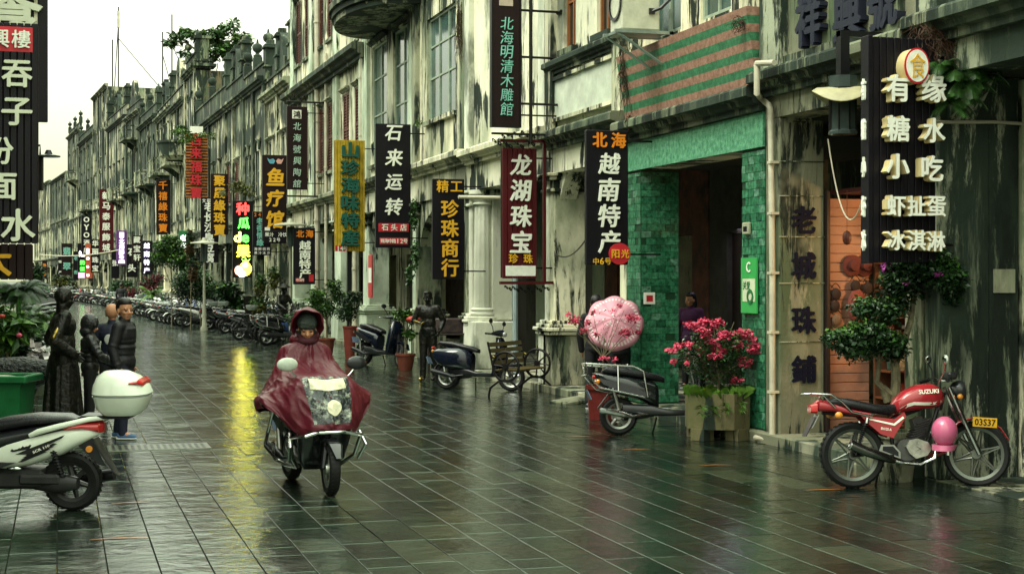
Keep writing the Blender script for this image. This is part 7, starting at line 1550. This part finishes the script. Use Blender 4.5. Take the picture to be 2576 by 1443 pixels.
# robed bronze man at the left
zc = F / 203; p = at(158, zc); t = thing('robed_bronze_statue', 'bronze man in a long gown seen from behind, rubbed golden on its shoulder', 'statue', (p.x, p.y, 0), -TH + R(24))
f = figure(t, 1.83, arms=(((-.13, -.29, 1.14), (.08, -.26, .98)), ((-.12, .29, 1.14), (.1, .24, .98))), yaw=R(-6), pitch=R(6))
rb = [('e', (0, 0, 1.36), (.165, .255, .17)), ('c', (0, -.17, 1.47), .06, (0, .17, 1.47), .06), ('e', (.0, 0, 1.15), (.155, .215, .25)), ('e', (.01, 0, .95), (.17, .225, .25)), ('c', (.0, 0, .9), .19, (.0, 0, .16), .22), ('c', (0.02, .07, .9), .15, (.05, .1, .14), .18), ('c', (0.02, -.07, .9), .15, (.0, -.1, .14), .18), ('c', (-.01, 0, 1.46), .085, (0, 0, 1.56), .075)]
rb += grow(f['arms'], .032)
for i in range(9): a = i * .7; rb.append(('c', (.17 * cos(a), .2 * sin(a), .85), .03, (.23 * cos(a), .25 * sin(a), .12), .04))
hr = [('e', f['c'] + f['m'] @ Vector((-.012, 0, .035)), (.108, .094, .108), f['m']), ('c', (-.01, 0, 1.5), .075, f['c'] + Vector((-.02, 0, 0)), .07)]
blob(f['head'] + f['torso'] + f['arms'] + f['hands'] + rb + hr, 'body', M_BRONZE, t, .009, 2)
a, b = f['arms'][0], f['arms'][1]
blob([('c', Vector(a[1]) + Vector((-.045, -.052, -.06)), .034, Vector(a[3]) + Vector((-.02, -.050, .04)), .028)], 'rubbed_sleeve', M_BRASS, t, .007, 2)
blob([('e', (-.03, -.15, 1.505), (.035, .10, .018), Matrix.Rotation(R(14), 3, 'X'))], 'rubbed_shoulder', M_BRASS, t, .007, 2)
MB().box(-.32, .32, -.32, .32, 0, .10, .02).build('base', P_STONE, t)
# distant bronze rickshaw group behind the row (dark bulky statue)
p = gp(680, 862); zc = p.dot(FW); t = thing('rickshaw_statue', 'dark bronze rickshaw puller sculpture standing behind the parked scooters', 'statue', (p.x + .4, p.y + .3, 0), R(-60))
f = figure(t, 1.72, arms=(((.16, -.26, 1.18), (.36, -.22, 1.08)), ((.12, .27, 1.18), (.34, .24, 1.08))), lean=.16, pitch=R(10), legs=(((.22, -.1, .56), (.08, -.11, .12)), ((-.06, .1, .5), (-.36, .11, .14))))
blob(f['head'] + f['torso'] + grow(f['legs'], .02) + grow(f['arms'], .015) + f['hands'] + grow(f['torso'][:4], .02), 'body', M_BRONZE, t, .012, 1)
MB().lathe([(.001, .12), (.08, .08), (.22, -.02), (.2, -.03), (.001, .06)], 20, f['c'] + Vector((0, 0, .10))).build('straw_hat', M_BRONZE, t)
for sg in (-1, 1):
    MB().tube([(.45, .3 * sg, 1.05), (-.5, .34 * sg, .62), (-1.2, .36 * sg, .60)], .022, 8).build('shaft', M_BRONZE, t)
    mb = MB(); mb.tube([(-1.15 + .42 * cos(2 * pi * k / 28), .42 * sg, .42 + .42 * sin(2 * pi * k / 28)) for k in range(29)], .018, 6, cap=False)
    for k in range(6): a = pi * k / 6; mb.tube([(-1.15 + .42 * cos(a), .42 * sg, .42 + .42 * sin(a)), (-1.15 - .42 * cos(a), .42 * sg, .42 - .42 * sin(a))], .008, 5)
    mb.build('wheel', M_BRONZE, t)
MB().loft([((-.85, 0, .62), Y_, Z_, .3, .06, 4), ((-1.35, 0, .64), Y_, Z_, .32, .06, 4), ((-1.5, 0, 1.1), Y_, (-.3, 0, 1), .32, .04, 4), ((-1.55, 0, 1.35), Y_, (-.3, 0, 1), .3, .04, 4)], 16).build('seat', M_BRONZE, t)

# ---------------------------------------------------------------- rider in the burgundy rain cape
a, b = gp(751, 1210), gp(832, 1244); d = (b - a); hd = atan2(d.y, d.x); ctr = b - Vector((cos(hd), sin(hd), 0)) * .62
BLK = paint('gloss_black', (.008, .009, .010), .12)
sc = scooter('black scooter with a chrome crash guard, ridden towards the camera by the caped rider', (ctr.x, ctr.y, 0), hd, BLK, guard=True, lean=0, steer=-.12, mirrors=False); sc.name = 'ridden_scooter'
MB().loft([((.66, 0, .60), Y_, Z_, .10, .05, 2.5), ((.60, 0, .66), Y_, Z_, .17, .10, 2.5), ((.50, 0, .74), Y_, Z_, .22, .14, 2.5), ((.40, 0, .82), Y_, Z_, .24, .14, 2.5)], 24).build('nose_cowl', BLK, sc)
MB().lathe([(.001, 0), (.03, 0), (.026, .012), (.001, .016)], 14, (.672, .02, .585), Matrix.Rotation(R(90), 3, 'Y')).build('nose_badge', M_BRASS, sc)
MB().loft([((.28, 0, .20), X_, Y_, .04, .15, 3), ((.34, 0, .30), X_, Y_, .06, .22, 3), ((.42, 0, .50), X_, Y_, .08, .25, 3), ((.46, 0, .72), X_, Y_, .09, .25, 3)], 20).build('front_apron', BLK, sc)
for sg in (-1, 1): mirror_part(sc, .36, .33 * sg, 1.14, mat('pale_mirror_back', (.55, .5, .42), .3) if sg < 0 else M_PLASTIC, 1.45)
rd = thing('person', 'rider in a wet burgundy rain cape with a clear front window and dark scarf', 'person', (ctr.x, ctr.y, 0), hd)
hp_, m, c = head_prims(R(-14), R(22), (-.10, .0, 1.475), .98)
bd = hp_ + [('e', (-.33, 0, .90), (.14, .17, .12)), ('e', (-.28, 0, 1.05), (.11, .15, .16)), ('e', (-.23, 0, 1.20), (.115, .175, .13)), ('c', (-.20, 0, 1.26), .06, (-.13, 0, 1.42), .052)]
for sg in (-1, 1):
    bd += [('c', (-.21, .18 * sg, 1.27), .05, (-.04, .235 * sg, 1.06), .04), ('c', (-.04, .235 * sg, 1.06), .038, (.20, .25 * sg, .99), .027)] + hand_prims((.20, .25 * sg, .99), (1, .1 * sg, -.15), (0, -sg, .2), 1.1)
    bd += [('c', (-.33, .09 * sg, .88), .085, (.10, .15 * sg, .80), .058), ('c', (.10, .15 * sg, .80), .055, (.16, .13 * sg, .38), .038), ('c', (.16, .13 * sg, .37), .036, (.30, .13 * sg, .345), .03)]
blob(bd, 'body', M_SKIN, rd, .008, 2); face_bits(rd, m, c, .98)
for sg in (-1, 1): blob([('c', (-.33, .09 * sg, .88), .10, (.10, .15 * sg, .80), .075), ('c', (.10, .15 * sg, .80), .072, (.16, .13 * sg, .42), .055)], 'trouser_leg', DKC, rd, .012, 2); blob([('c', (.13, .13 * sg, .345), .042, (.31, .13 * sg, .335), .036)], 'shoe', M_PLASTIC, rd, .01, 2)
SCF = mat('grey_scarf', (.030, .040, .032), .8, ns=16, bump=.8, bd=.02)
blob([('e', c + m @ Vector((-.012, 0, .060)), (.112, .098, .095), m), ('c', c + m @ Vector((.070, .055, .052)), .022, c + m @ Vector((.082, -.05, .058)), .024), ('c', c + m @ Vector((.075, .055, .075)), .02, c + m @ Vector((.08, -.05, .09)), .022), ('e', c + m @ Vector((-.03, 0, -.03)), (.088, .092, .10), m)], 'knit_cap', SCF, rd, .008, 1)
blob([('e', c + m @ Vector((.015, 0, -.082)), (.085, .080, .045), m), ('c', c + m @ Vector((.03, .07, -.06)), .025, c + m @ Vector((.085, 0, -.075)), .022), ('c', c + m @ Vector((.03, -.07, -.06)), .025, c + m @ Vector((.085, 0, -.075)), .022), ('e', (-.11, 0, 1.36), (.10, .10, .05))], 'scarf', mat('wine_scarf', (.05, .010, .016), .8, ns=16, bump=.6), rd, .008, 1)
# cape surface from key rows
ANG = [0, 28, 52, 80, 105, 140, 180]
def rows_for(sg):
    tip = .545 if sg < 0 else .50
    return [
     [(-.055, 0, 1.335), (-.06, .045, 1.34), (-.075, .080, 1.345), (-.12, .105, 1.35), (-.16, .105, 1.35), (-.21, .07, 1.36), (-.23, 0, 1.36)],
     [(-.03, 0, 1.27), (-.035, .09, 1.275), (-.06, .165, 1.285), (-.13, .225, 1.29), (-.20, .225, 1.29), (-.30, .14, 1.28), (-.33, 0, 1.27)],
     [(.02, 0, 1.16), (.02, .12, 1.17), (.00, .215, 1.17), (-.06, .27, 1.15), (-.20, .285, 1.13), (-.36, .2, 1.10), (-.40, 0, 1.09)],
     [(.20, 0, 1.08), (.20, .15, 1.08), (.17, .26, 1.07), (.04, .335, 1.03), (-.18, .335, .99), (-.40, .27, .96), (-.48, 0, .95)],
     [(.47, 0, 1.06), (.45, .19, 1.055), (.36, .31, 1.01), (.16, .405, .95), (-.15, .40, .90), (-.42, .32, .86), (-.58, 0, .86)],
     [(.60, 0, .90), (.57, .20, .90), (.45, .35, .88), (.24, .50, .89), (-.12, .47, .86), (-.42, .36, .80), (-.66, 0, .80)],
     [(.68, 0, .74), (.63, .19, .73), (.50, .33, .68), (.30, tip, .86), (-.10, .48, .80), (-.42, .38, .74), (-.70, 0, .74)],
     [(.72, 0, .60), (.66, .18, .585), (.50, .28, .555), (.33, tip - .02, .80), (-.08, .47, .74), (-.40, .38, .68), (-.72, 0, .68)]]
def cr_(a, b, c_, d_, t): return tuple(.5 * ((2 * b[i]) + (c_[i] - a[i]) * t + (2 * a[i] - 5 * b[i] + 4 * c_[i] - d_[i]) * t * t + (3 * b[i] - a[i] - 3 * c_[i] + d_[i]) * t ** 3) for i in range(3))
def along(L_, q):
    n = len(L_) - 1; q = max(0, min(n - 1e-6, q)); i = int(q); g_ = lambda k: L_[max(0, min(n, k))]; return cr_(g_(i - 1), g_(i), g_(i + 1), g_(i + 2), q - i)
RR, RL = rows_for(1), rows_for(-1)
def cape(phi, v, off=0.0):
    sg = 1 if phi >= 0 else -1; rows = RR if sg > 0 else RL; a = abs(phi); i = 0
    while i < len(ANG) - 2 and a > ANG[i + 1]: i += 1
    q = i + (a - ANG[i]) / (ANG[i + 1] - ANG[i])
    cols_ = [along([(r_[1][0], -r_[1][1], r_[1][2])] and r_, q) for r_ in rows]; p = Vector(along(cols_, v)); p.y *= sg
    ctr_ = Vector((-.12 + .12 * min(1, v / 4), 0, p.z)); n_ = (p - ctr_); n_.z = .25 * n_.length; n_.normalize()
    f_ = min(1, v / 2.5); fold = .034 * f_ * noise.noise(Vector((phi * .055, v * .45, 3))) + .010 * noise.noise(Vector((phi * .10 + v * .8, v * 1.1, 9))) - .022 * f_ * abs(noise.noise(Vector((phi * .10 - v * 1.1, v * .9, 5)))) ** .5
    if v > 6: p.z += .02 * noise.noise(Vector((phi * .07, 0, 7)))
    return p + n_ * (fold + off)
NP, NV = 220, 96; vs = []; fs = []
for j in range(NV + 1):
    for i in range(NP): vs.append(tuple(cape(-180 + 360 * i / NP, 7 * j / NV)))
for j in range(NV):
    for i in range(NP): fs.append((j * NP + i, j * NP + (i + 1) % NP, (j + 1) * NP + (i + 1) % NP, (j + 1) * NP + i))
CAPE = mat('burgundy_raincape', (.078, .004, .012), .48, 0, .06, var=.12, ns=5, bump=.5, bd=.015)
me = bpy.data.meshes.new('rain_cape'); me.from_pydata(vs, [], fs); me.polygons.foreach_set('use_smooth', [True] * len(me.polygons)); me.materials.append(CAPE); o = link('rain_cape', me, rd); so_ = o.modifiers.new('thickness', 'SOLIDIFY'); so_.thickness = .004
def patch(f_, nu, nv, name, m_, parent, off):
    vs = []; fs = []
    for j in range(nv + 1):
        for i in range(nu + 1):
            phi, v = f_(i / nu, j / nv); vs.append(tuple(cape(phi, v, off)))
    for j in range(nv):
        for i in range(nu): fs.append((j * (nu + 1) + i, j * (nu + 1) + i + 1, (j + 1) * (nu + 1) + i + 1, (j + 1) * (nu + 1) + i))
    me = bpy.data.meshes.new(name); me.from_pydata(vs, [], fs); me.polygons.foreach_set('use_smooth', [True] * len(me.polygons)); me.materials.append(m_); return link(name, me, parent)
CLR = mat('clear_plastic_sheet', (.42, .46, .36), .12, 0, .6, ns=11, col2=(.006, .012, .013), bump=.9, bd=.03, var=.2)
for nd in CLR.node_tree.nodes:
    if nd.type == 'VALTORGB': nd.color_ramp.elements[0].position = .5; nd.color_ramp.elements[1].position = .72
win_ = patch(lambda u, v: ((u * 2 - 1) * (33 - 8 * v), 4.0 + 2.55 * v), 40, 30, 'clear_window', CLR, rd, .006)
PAD = mat('cream_pad', (.62, .60, .42), .4, ns=14, var=.3, bump=.4)
patch(lambda u, v: ((u * 2 - 1) * 24, 4.25 + .55 * v - .12 * (u * 2 - 1) ** 2), 24, 8, 'cream_band', PAD, win_, .012)  # plain cream band laid across the clear window
patch(lambda u, v: (3 + 11 * cos(2 * pi * u) * v, 5.7 + .42 * sin(2 * pi * u) * v), 24, 5, 'round_pad', PAD, win_, .012)
# hood: open front shell
vs = []; nn, mm = 30, 16
for j in range(mm + 1):
    q = j / mm                                   # 0 back .. 1 front rim
    for i in range(nn + 1):
        a = R(-128) + R(256) * i / nn; r_ = .160 * (.22 + .78 * sin(min(1, q * 1.25) * pi / 2)) * (1 + .13 * noise.noise(Vector((a * 2, q * 4, 1))) + .10 * q * max(0, cos(a)) ** 3); x = -.15 + .265 * q - .04 * abs(sin(a)) * q - (.05 * max(0, -cos(a))) * q
        vs.append(tuple(c + m @ Vector((x, r_ * sin(a) * .92, .045 + r_ * cos(a) * 1.02 + .012 * q))))
me = bpy.data.meshes.new('hood'); me.from_pydata(vs, [], [(j * (nn + 1) + i, j * (nn + 1) + i + 1, (j + 1) * (nn + 1) + i + 1, (j + 1) * (nn + 1) + i) for j in range(mm) for i in range(nn)]); me.polygons.foreach_set('use_smooth', [True] * len(me.polygons)); me.materials.append(CAPE); o = link('hood', me, rd); so_ = o.modifiers.new('thickness', 'SOLIDIFY'); so_.thickness = .008; so_.offset = 0
blob([('c', c + m @ Vector((-.06, .11 * cos(R(k)), -.07)), .03, c + m @ Vector((-.03, .11 * cos(R(k + 30)), -.09)), .03) for k in (0, 40, 80, 120, 150)] + [('e', (-.19, 0, 1.37), (.11, .15, .07))], 'hood_collar', CAPE, rd, .009, 2)

# ================================================================ dessert shop front inside the near arcade
PSD = mat('pink_siding', (.34, .17, .115), .5, ns=4); 
ys0, ys1 = .6, L2 - .7
for k in range(26): MB().box(2.86, 2.98, L2 - 1.1, L2 - .25, .14 + k * .105, .14 + k * .105 + .098, .004).build('siding_board', PSD, b2, smooth=0)
MB().box(.62, 1.22, L2 - .30, L2 - .24, .14, 2.9).build('side_siding', PSD, b2, smooth=0)
for k in range(24): MB().box(.62, 1.215, L2 - .325, L2 - .3005, .16 + k * .11, .16 + k * .11 + .103, .004).build('siding_board', PSD, b2, smooth=0)
MB().box(.60, .64, L2 - .42, L2 - .33, .14, 3.0).build('door_post', M_WOODD, b2, smooth=0)
MB().box(.7, 2.9, .3, L2 - .3, 2.95, 3.0).build('awning_board', mat('dark_red_trim', (.05, .01, .01), .5), b2, smooth=0)
wl = lambda u, v, z: b2.location + Vector((u, v, z))
# hats and shell bags hung on the siding
r9 = random.Random(6); HT = [mat('hat_%d' % i, c_, .8, ns=30, bump=.5) for i, c_ in enumerate(((.12, .03, .025), (.03, .018, .015), (.20, .05, .04), (.16, .10, .06), (.25, .08, .10)))]
hats = [(2143, 668, 0), (2175, 668, 0), (2147, 715, 1), (2178, 720, 1), (2098, 735, 1), (2150, 765, 2), (2100, 800, 3), (2185, 770, 4), (2095, 765, 1)]
for i, (dx, dy, k) in enumerate(hats):
    Yv = yG - .345; zc = None; lo, hi = FX, FX + 4
    for _ in range(40):
        mdl = (lo + hi) / 2
        if dxof(mdl, Yv) < dx: lo = mdl
        else: hi = mdl
    zc = Vector((lo, Yv, 0)).dot(FW); o = thing('hanging_hat' if k < 2 else 'hanging_bag', ['left straw hat in the upper pair on the pink siding', 'right straw hat in the upper pair on the pink siding', 'left black handled bag below the straw hats', 'right black handled bag below the straw hats', 'dark bag in a net by the painted pillar', 'large red cloth bag hanging lowest on the siding', 'pale netted bag by the painted pillar', 'pinkish bag beside the large red one', 'dark bag just under the net bag'][i], 'hat' if k < 1 else 'bag', (lo, Yv - .02, ht(dy, zc)))
    if k == 0: MB().lathe([(.001, .07), (.06, .065), (.07, .02), (.13, .0), (.13, -.01), (.001, -.01)], 20, m=Matrix.Rotation(R(90), 3, 'X')).build('brim', HT[0], o)
    else:
        s_ = .075 if k != 2 else .14; MB().ball((0, -.03, -.02), s_, 14, (.9, .35, 1.0 if k != 2 else 1.5)).build('bag_body', HT[k], o); MB().tube([(-.06 + .12 * q / 8, -.02, .05 + s_ * .75 * sin(pi * q / 8)) for q in range(9)], .006, 5).build('bag_handle', HT[1], o)
# shelves crowded with small goods along the back of the shop
sh_ = thing('goods_shelf', 'open wooden shelves crowded with small souvenirs at the back of the dessert shop', 'shelf', (FX + 2.96, yG - .75, .12), R(90)); sh_.scale = (1, .88, 1)
MB().box(.34, .38, 0, 1.95, 0, 2.6).build('back_panel', mat('shelf_back', (.12, .045, .02), .7, ns=3), sh_, smooth=0)
GM = [mat('goods_%d' % i, c_, .5, ns=25, var=.7) for i, c_ in enumerate(((.35, .05, .03), (.45, .22, .05), (.10, .03, .02), (.40, .34, .22), (.25, .05, .10), (.04, .07, .05)))]
gl_ = [MB() for _ in GM]; rg = random.Random(14)
for k in range(8):
    z = .1 + k * .32; MB().box(0, .34, 0, 1.95, z - .02, z).build('shelf_board', M_WOODF, sh_, smooth=0); y = .03
    while y < 1.85:
        w_ = rg.uniform(.05, .13); h = rg.uniform(.08, .24); g_ = rg.choice(gl_)
        if rg.random() < .5: g_.lathe([(.001, 0), (w_ * .45, 0), (w_ * .48, h * .7), (w_ * .2, h * .85), (w_ * .22, h), (.001, h)], 8, (.14, y + w_ / 2, z))
        else: g_.box(.06, .2, y, y + w_ - .01, z + .001, z + h)
        y += w_ + rg.uniform(0, .03)
for g_, m_ in zip(gl_, GM): o = g_.build('goods', m_, sh_); tag(o, kind='stuff')
hg = MB()
for k in range(26):
    x, y, z = rg.uniform(.4, 2.2), rg.uniform(.4, 2.4), rg.uniform(2.2, 2.9); hg.tube([(x, y, 2.95), (x, y, z)], .004, 3); hg.ball((x, y, z - .06), rg.uniform(.04, .08), 8, (1, 1, 1.5))
o = hg.build('hanging_trinket', GM[2], b2); tag(o, kind='stuff')
# glass counter with warm light
p = Vector((FX + 1.3, yB1 + 1.3, 0)); ct = thing('display_counter', 'warmly lit glass counter of the dessert shop with a red sign along its foot', 'counter', (p.x, p.y, .12))
MB().box(-.1, .9, -.9, 1.0, 0, .78).build('cabinet', mat('counter_red_brown', (.10, .03, .018), .45, ns=6, var=.6), ct, smooth=0)
MB().box(-.06, .86, -.85, .95, .785, 1.25).build('glass_case', mat('amber_glass', (.30, .10, .03), .12, ns=5, col2=(.03, .012, .008), var=.4, bump=0), ct, smooth=0); MB().box(-.12, .92, -.92, 1.02, 1.252, 1.29).build('case_top', M_ALLOY, ct, smooth=0)
for i, ch in enumerate('北海特产店'): me, hw, hh = glyph(ch, REDC, .03, .004); o = link('lettering', me, ct, (-.106, .80 - i * .38, .45), (R(90), 0, R(-90))); o.scale = (.3 / hw, .3 / hh, .5)
for i, (u, v, z) in enumerate(((.5, .3, 2.55), (1.1, -.4, 2.5))):
    o = thing('shop_lamp', ['warm bare lamp over the glass counter', 'second warm lamp deeper in the dessert shop'][i], 'lamp', (p.x + u, p.y + v, z)); MB().ball((0, 0, 0), .06, 12).build('bulb', glow('warm_bulb', (1, .6, .25), 25), o); MB().tube([(0, 0, .05), (0, 0, .45)], .008, 5).build('cord', M_BLACK, o)
    l = bpy.data.lights.new('bulb_light', 'POINT'); l.energy = 45; l.color = (1, .55, .22); l.shadow_soft_size = .08; lo_ = bpy.data.objects.new('bulb_light', l); COL.objects.link(lo_); lo_.parent = o; lo_.location = (0, 0, -.1)
# lit shop behind the umbrella
p = Vector((FX + 2.6, yG + LG + 1.6, 0)); t = thing('lit_window', 'bright violet-white shop window behind the pink umbrella', 'window', (fx(24) + 3.18, y3 + .9, .4)); MB().box(.0, .06, 0, 2.2, .0, 2.3).build('bright_panel', glow('bright_shop', (.86, .80, 1), 1.3), t, smooth=0); MB().box(-.05, -.002, .75, 1.35, .9, 2.0).build('picture', mat('green_picture', (.03, .3, .15), .5, emit=(.1, .8, .3), es=.5, ns=6, col2=(.6, .5, .05)), t, smooth=0)
mb = MB(); 
for yy in (0, .72, 1.38, 2.16): mb.box(-.06, -.003, yy, yy + .05, 0, 2.3)
mb.build('window_frame', M_BLACK, t, smooth=0)
l = bpy.data.lights.new('shop_tube', 'AREA'); l.energy = 9; l.size = 1.2; l.color = (.9, .85, 1); lo_ = bpy.data.objects.new('shop_tube', l); COL.objects.link(lo_); lo_.parent = t; lo_.location = (-.3, 1.0, 2.4)
